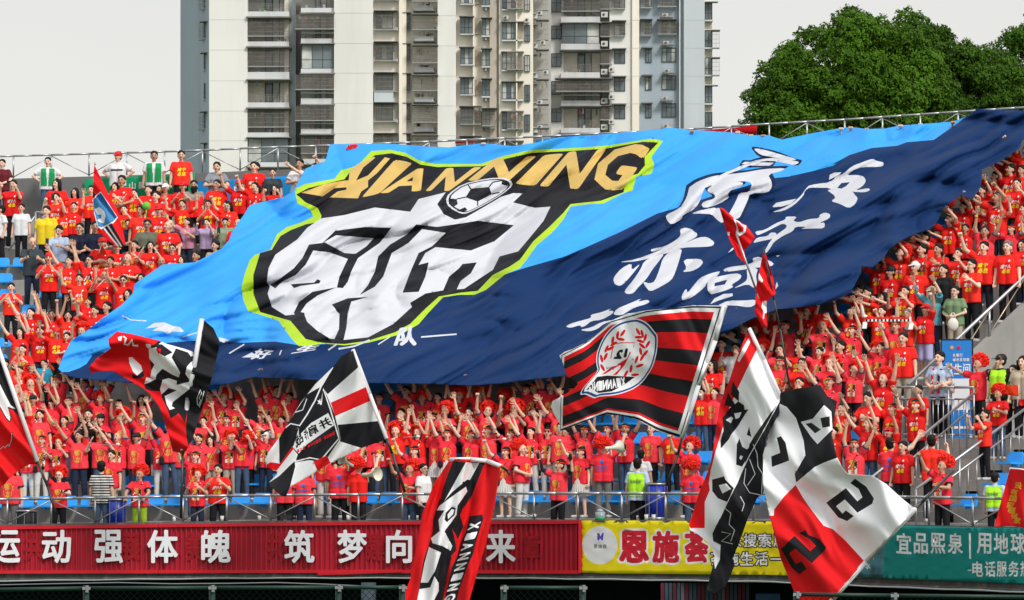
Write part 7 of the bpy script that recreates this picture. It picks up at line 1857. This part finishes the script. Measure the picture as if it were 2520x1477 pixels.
# drum, water bottle, camera on the ledge, crate
def drum(u, k, col, label, h=.62, r_=.26, dz=0.):
    root = empty('drum', at_row(u, k, .6, dz)); tag(root, label, 'drum'); b = MB(); b.tube((0, 0, 0), (0, 0, h), r_, n=24); b.obj('shell', col, root, True)
    for z in (0, h): b = MB(); b.tube((0, 0, z - .02), (0, 0, z + .025), r_ + .012, n=24); b.obj('hoop', m_steel, root, True)
    for i in range(8):
        a = i * math.pi / 4; b = MB(); b.tube((math.cos(a) * (r_ + .015), math.sin(a) * (r_ + .015), .04), (math.cos(a) * (r_ + .015), math.sin(a) * (r_ + .015), h - .04), .008, n=5); b.obj('tension_rod', m_steel, root)
m_db = mat('drum_blue', (.01, .03, .38), .3, .6)
drum(ZG([(1320, 650)])[0][0], 0, m_db, 'deep blue drum behind the railing right of the security guard', .75, .22, .45)
drum(ZR7([(985, 700)])[0][0], 0, m_db, 'deep blue drum behind the railing beside the striped shirt', .6, .2, .35)
drum(ZR7([(215, 720)])[0][0], 0, m_blk, 'black drum behind the railing at the left', .62, .26, .1)
b = MB(); b.tube((0, 0, 0), (0, 0, .26), .16, n=20); b.tube((0, 0, .26), (0, 0, .36), .16, .05, 20); b.tube((0, 0, .36), (0, 0, .41), .035, n=12)
root = empty('water_bottle', at_row(ZG([(845, 760)])[0][0], 0, .55, .40)); root.scale = (.72,) * 3; tag(root, 'big clear plastic water bottle with a green label behind the railing', 'bottle'); b.obj('bottle_body', mat('clear_plastic', (.30, .36, .38), .15, .6), root, True)
b = MB(); b.tube((0, 0, .01), (0, 0, .11), .164, n=20); b.obj('label_band', mat('label_green', (.02, .35, .10), .5), root, True)
root = empty('video_camera', at_row(ZR4([(300, 770)])[0][0], 0, .05, .42)); tag(root, 'black video camera lying on the ledge', 'camera'); b = MB(); b.box(-.12, .14, -.05, .06, .02, .13); b.obj('camera_body', m_phone, root); b = MB(); b.tube((.14, 0, .07), (.24, 0, .07), .045, .05, 14); b.obj('lens', m_phone, root, True); b = MB(); b.box(-.1, .08, -.012, .012, .16, .18); b.box(-.1, -.08, -.012, .012, .12, .17); b.box(.06, .08, -.012, .012, .12, .17); b.obj('handle', m_phone, root)
def stick(u, v, du, Y, label):
    root = empty('drumstick', at(u, v, Y)); tag(root, label, 'drumstick', 'white-headed drumsticks'); Mi = Matrix.Translation(-Vector(root.location)); a = at(u, v, Y); c = at(u + du, v - 2, Y - .1); b = MB(); b.tube(a, c, .009, n=6); b.obj('stick', m_steel, root).matrix_parent_inverse = Mi; b = MB(); b.capsule(c, c + (c - a).normalized() * .03, .03, .03, 10); b.obj('head', m_pw, root, True).matrix_parent_inverse = Mi
q = ZF([(600, 980)])[0]; stick(q[0], q[1], 34, 99.6, 'white-headed drumstick raised right of the white and black flag'); q = ZF([(1585, 1008)])[0]; stick(q[0], q[1], 30, 99.6, 'white-headed drumstick raised by the woman in the pleated skirt'); q = ZD([(1360, 1035)])[0]; stick(q[0], q[1], 45, 102.3, 'white-headed drumstick held left of the red and black flag')
# scarf stretched overhead and bag
q0, q1 = ZI([(1050, 300)])[0], ZI([(1465, 300)])[0]; b = MB(); n_ = 24; vs = []; Yh = 101.6; fs = []; mi = []
pt = [(q0[0] - 3, q0[1] + 20), (q0[0] - 1, q0[1] + 4)] + [(q0[0] + (q1[0] - q0[0]) * i / n_, q0[1] - 3 + .5 * math.sin(i)) for i in range(n_ + 1)] + [(q1[0] + 1, q1[1] + 8), (q1[0] - 2, q1[1] + 22)]
for i, (u, v) in enumerate(pt):
    for k in (-5.5, 0, 5.5):
        vs.append(at(u + (k if i < 2 or i > n_ + 2 else 0), v + (k if 1 < i < n_ + 3 else 0), Yh + .03 * math.sin(i)))
for i in range(len(pt) - 1):
    for j in range(2): fs.append((3 * i + j, 3 * i + 3 + j, 3 * i + 4 + j, 3 * i + 1 + j)); mi.append(2 if i > n_ or i < 1 else (2 if (j == 1 and i % 2) else 1 if j == 1 else 0))
b.add(vs, fs); b.m = mi; tag(b.obj('scarf', [m_band, m_glove, m_pw]), 'red, black and white supporters scarf stretched above a man in a headband', 'scarf')
q = ZK3([(1455, 620)])[0]; b = MB(); p = at(q[0], q[1], 103.2); b.ell(p, .13, .07, .15, 12, 8); b.path([p + V3(-.06, 0, .12), p + V3(-.03, 0, .26), p + V3(.03, 0, .26), p + V3(.06, 0, .12)], .012, 5); tag(b.obj('plastic_bag', mat('bag_white', (.66, .64, .58), .4), None, True), 'white plastic bag held by the person in the sage green shirt', 'bag')
q = Z1([(1350, 610)])[0]; b = MB(); p = at(q[0], q[1], 117.2); b.tube(p, p + V3(0, .01, 0), .11, n=20); b.tube(p + V3(0, 0, -.1), p + V3(0, 0, -.32), .012, n=6); tag(b.obj('hand_fan', mat('fan_green', (.15, .5, .06), .6), None, True), 'round green and yellow hand fan held at a spectator\'s chest at upper left', 'fan')
HANDORD = 0
# hands of the helpers along the top edge of the giant cloth
for i, (u, v) in enumerate([(1190, 352), (1645, 313), (1703, 321)] + ZTR([(203, 1066), (312, 1090), (412, 1092), (1040, 1035), (1117, 1027), (1248, 1041), (1520, 1011), (1682, 1000), (1945, 983)])):
    Y = float(slope_depth(np.array([u * 1.]), np.array([v + 10.]), 2.2)[0]); p = at(u, v, Y); b = MB(); b.capsule(p + V3(0, .9, -.75), p + V3(0, .06, -.03), .045, .03, 10); b.capsule(p + V3(-.03, 0, -.03), p + V3(.03, 0, -.03), .035, .035, 10)
    for k in range(4): b.capsule(p + V3(-.042 + .028 * k, -.02, 0), p + V3(-.042 + .028 * k, -.055, -.03), .012, .010, 6)
    root = empty('person', p + V3(0, .2, -2.)); Mi = Matrix.Translation(-Vector(root.location)); o = b.obj('hand', SKINS[i % 3], root, True); o.matrix_parent_inverse = Mi
    b = MB(); b.capsule(p + V3(0, 1.1, -1.9), p + V3(0, 1.1, -1.2), .16, .16, 12); b.capsule(p + V3(0, 1.1, -1.2), p + V3(0, .9, -.75), .08, .06, 10); b.obj('shirt', SH['r'], root, True).matrix_parent_inverse = Mi; b = MB(); b.capsule(p + V3(.2, 1.15, -.95), p + V3(.2, 1.15, -.85), .09, .09, 12); b.obj('head', SKINS[i % 3], root, True).matrix_parent_inverse = Mi
    tag(root, f'person hidden behind the giant cloth, the {nth(i + 1)} hand from left gripping its top edge', 'person', 'hidden people holding the top edge of the cloth')
b = MB(); p = at(870, 353, 118.2); o = link('wig', WIGS[1]); o.location = p - V3(0, -.1, .42); o.scale = (1.25,) * 3; tag(o, 'curly red wig sticking up over the top edge of the giant cloth', 'wig')

# ================================================================ labels of the people
SHN = {'r': 'red tee', 'j': 'coral red jersey', 'w': 'white shirt', 'wb': 'white polo with black stripe', 'gv': 'green vest', 'hv': 'yellow safety vest', 'hb': 'yellow safety vest over black', 'maroon': 'maroon shirt', 'bw': 'black and white striped shirt', 'gs': 'grey striped polo', 'lblue': 'pale blue shirt', 'wv': 'striped white blouse', 'lgreen': 'sage green shirt', 'teal': 'pale teal top', 'aqua': 'bright blue shirt'}
HN = {'s': '', 'l': 'long hair', 'p': 'tied-back hair', 'w': 'curly red wig', 'h': 'red headband', 'H': 'red headband', 'c': 'red cap', 'k': 'black cap', 'W': 'white cap', 'e': 'beige cap', 'b': 'bald head', 'G': 'grey hair'}
LM = [(85, 410, 'by the far left end of the top railing'), (290, 400, 'below the top railing, above the small crest flag'), (445, 400, 'standing tall before the top railing'), (600, 430, 'beside the blue banner by the top railing'), (120, 560, 'near the grey gate at far left'), (230, 560, 'left of the small crest flag'), (400, 520, 'right of the small crest flag'), (520, 560, 'close to the cloth\'s upper left edge'),
      (110, 690, 'at left, below the pale-shirted row'), (230, 690, 'below the small crest flag'), (360, 700, 'at the cloth\'s left edge'), (60, 800, 'in the emptier rows at far left'), (190, 800, 'above the cloth\'s left tip'), (100, 920, 'left of the cloth\'s left tip'), (220, 970, 'under the cloth\'s left tip'), (120, 1080, 'beside the left edge flag'), (250, 1100, 'between the left edge flag and red-black flag'), (380, 1060, 'behind the red-black flag'), (330, 1170, 'at the railing left of the red-black flag'), (560, 1010, 'right of the red-black flag'), (600, 1120, 'between the red-black and shield flags'), (700, 1200, 'at the railing below the shield flag'),
      (780, 1180, 'under the shield flag'), (1000, 980, 'right of the shield flag under the cloth'), (1000, 1100, 'below the shield flag\'s pole'), (1150, 980, 'under the middle of the cloth'), (1150, 1090, 'above the hanging flag'), (1300, 980, 'left of the striped flag'), (1330, 1090, 'below the striped flag\'s left corner'), (1000, 1200, 'at the railing left of the hanging flag'), (1280, 1180, 'at the railing right of the hanging flag'), (1450, 1110, 'below the striped flag'), (1560, 1170, 'near the guard at the railing'), (1680, 1130, 'left of the brush flag'),
      (1740, 960, 'between striped and brush flags'), (1850, 860, 'right of the narrow red flag'), (1950, 900, 'above the huge white flag'), (2000, 820, 'under the cloth\'s lower right edge'), (2100, 950, 'above the huge white flag, toward the stairs'), (2130, 1080, 'right of the huge white flag'), (2130, 800, 'below the cloth\'s right part'), (2250, 760, 'left of the sloping handrail'), (2160, 650, 'under the cloth\'s right edge'), (2300, 650, 'right of the cloth\'s right edge'), (2420, 700, 'above the sloping handrail'), (2450, 480, 'near the right edge below the cloth\'s corner'), (2350, 560, 'beside the hanging right fold of the cloth'), (2280, 900, 'beside the blue standing sign'), (2420, 900, 'on the landing by the grey wall'), (2300, 1150, 'at the aisle stairs'), (2450, 1050, 'right of the aisle stairs'), (2280, 1250, 'at the railing above the teal banner')]
ORD = ['first', 'second', 'third', 'fourth', 'fifth', 'sixth', 'seventh', 'eighth', 'ninth', 'tenth']
grp = {}
for p in PEOPLE:
    c = Vector((p['u'], p['v'] + 20)); lm = min(LM, key=lambda l: (l[0] - c[0]) ** 2 + (l[1] - c[1]) ** 2)
    look = SHN.get(p['shirt'], p['shirt'] + ' shirt'); h = HN[p['hair']]
    if 'X' in p['ex']: h = (h + ' and ' if h else '') + 'sunglasses'
    kid = 'boy' if 'child' in p['ex'] else 'person'; low = {'s': ' and white skirt', 'v': ' and lavender shorts', 'l': ' and lime trousers'}.get(p['low'], '')
    ds = p['P']['desc']
    if 'B' in p['ex']: ds = 'seen from behind'
    base = f"person in {look}{low}" + (f", {h}" if h else '') + f", {ds}"
    p['k'] = (base, lm[2]); grp.setdefault(p['k'], []).append(p)
for (base, z_), ps_ in grp.items():
    ps_.sort(key=lambda p: p['u'])
    for i, p in enumerate(ps_):
        lb = f'{base}, {z_}' if len(ps_) == 1 else f'{base}, {ORD[i]} such from the left {z_}'
        w_ = lb.split()
        if len(w_) > 16: lb = lb.replace('person in ', 'person, ', 1).replace('both arms raised', 'arms up').replace('hands clasped in front', 'hands clasped').replace('coral red jersey', 'coral jersey').replace(' such from the left', ' from left').replace('arms hanging down', 'arms down'); w_ = lb.split()
        if len(w_) > 16: lb = lb.replace(' from left', '').replace('both arms reaching to the cloth', 'reaching up'); w_ = lb.split()
        if len(w_) > 16: lb = lb.replace('the cloth\'s', 'cloth\'s').replace(' the ', ' '); w_ = lb.split()
        lb = ' '.join(w_[:16]); tag(p['o'], lb, 'person', 'spectators in the stand')
        if 'phone_o' in p: p['phone_o']['label'] = ' '.join(('phone held by the ' + lb.replace(', holding up a phone', '').replace(', looking at a phone', '')).split()[:16])
for m in list(bpy.data.meshes):
    if m.users == 0: bpy.data.meshes.remove(m)
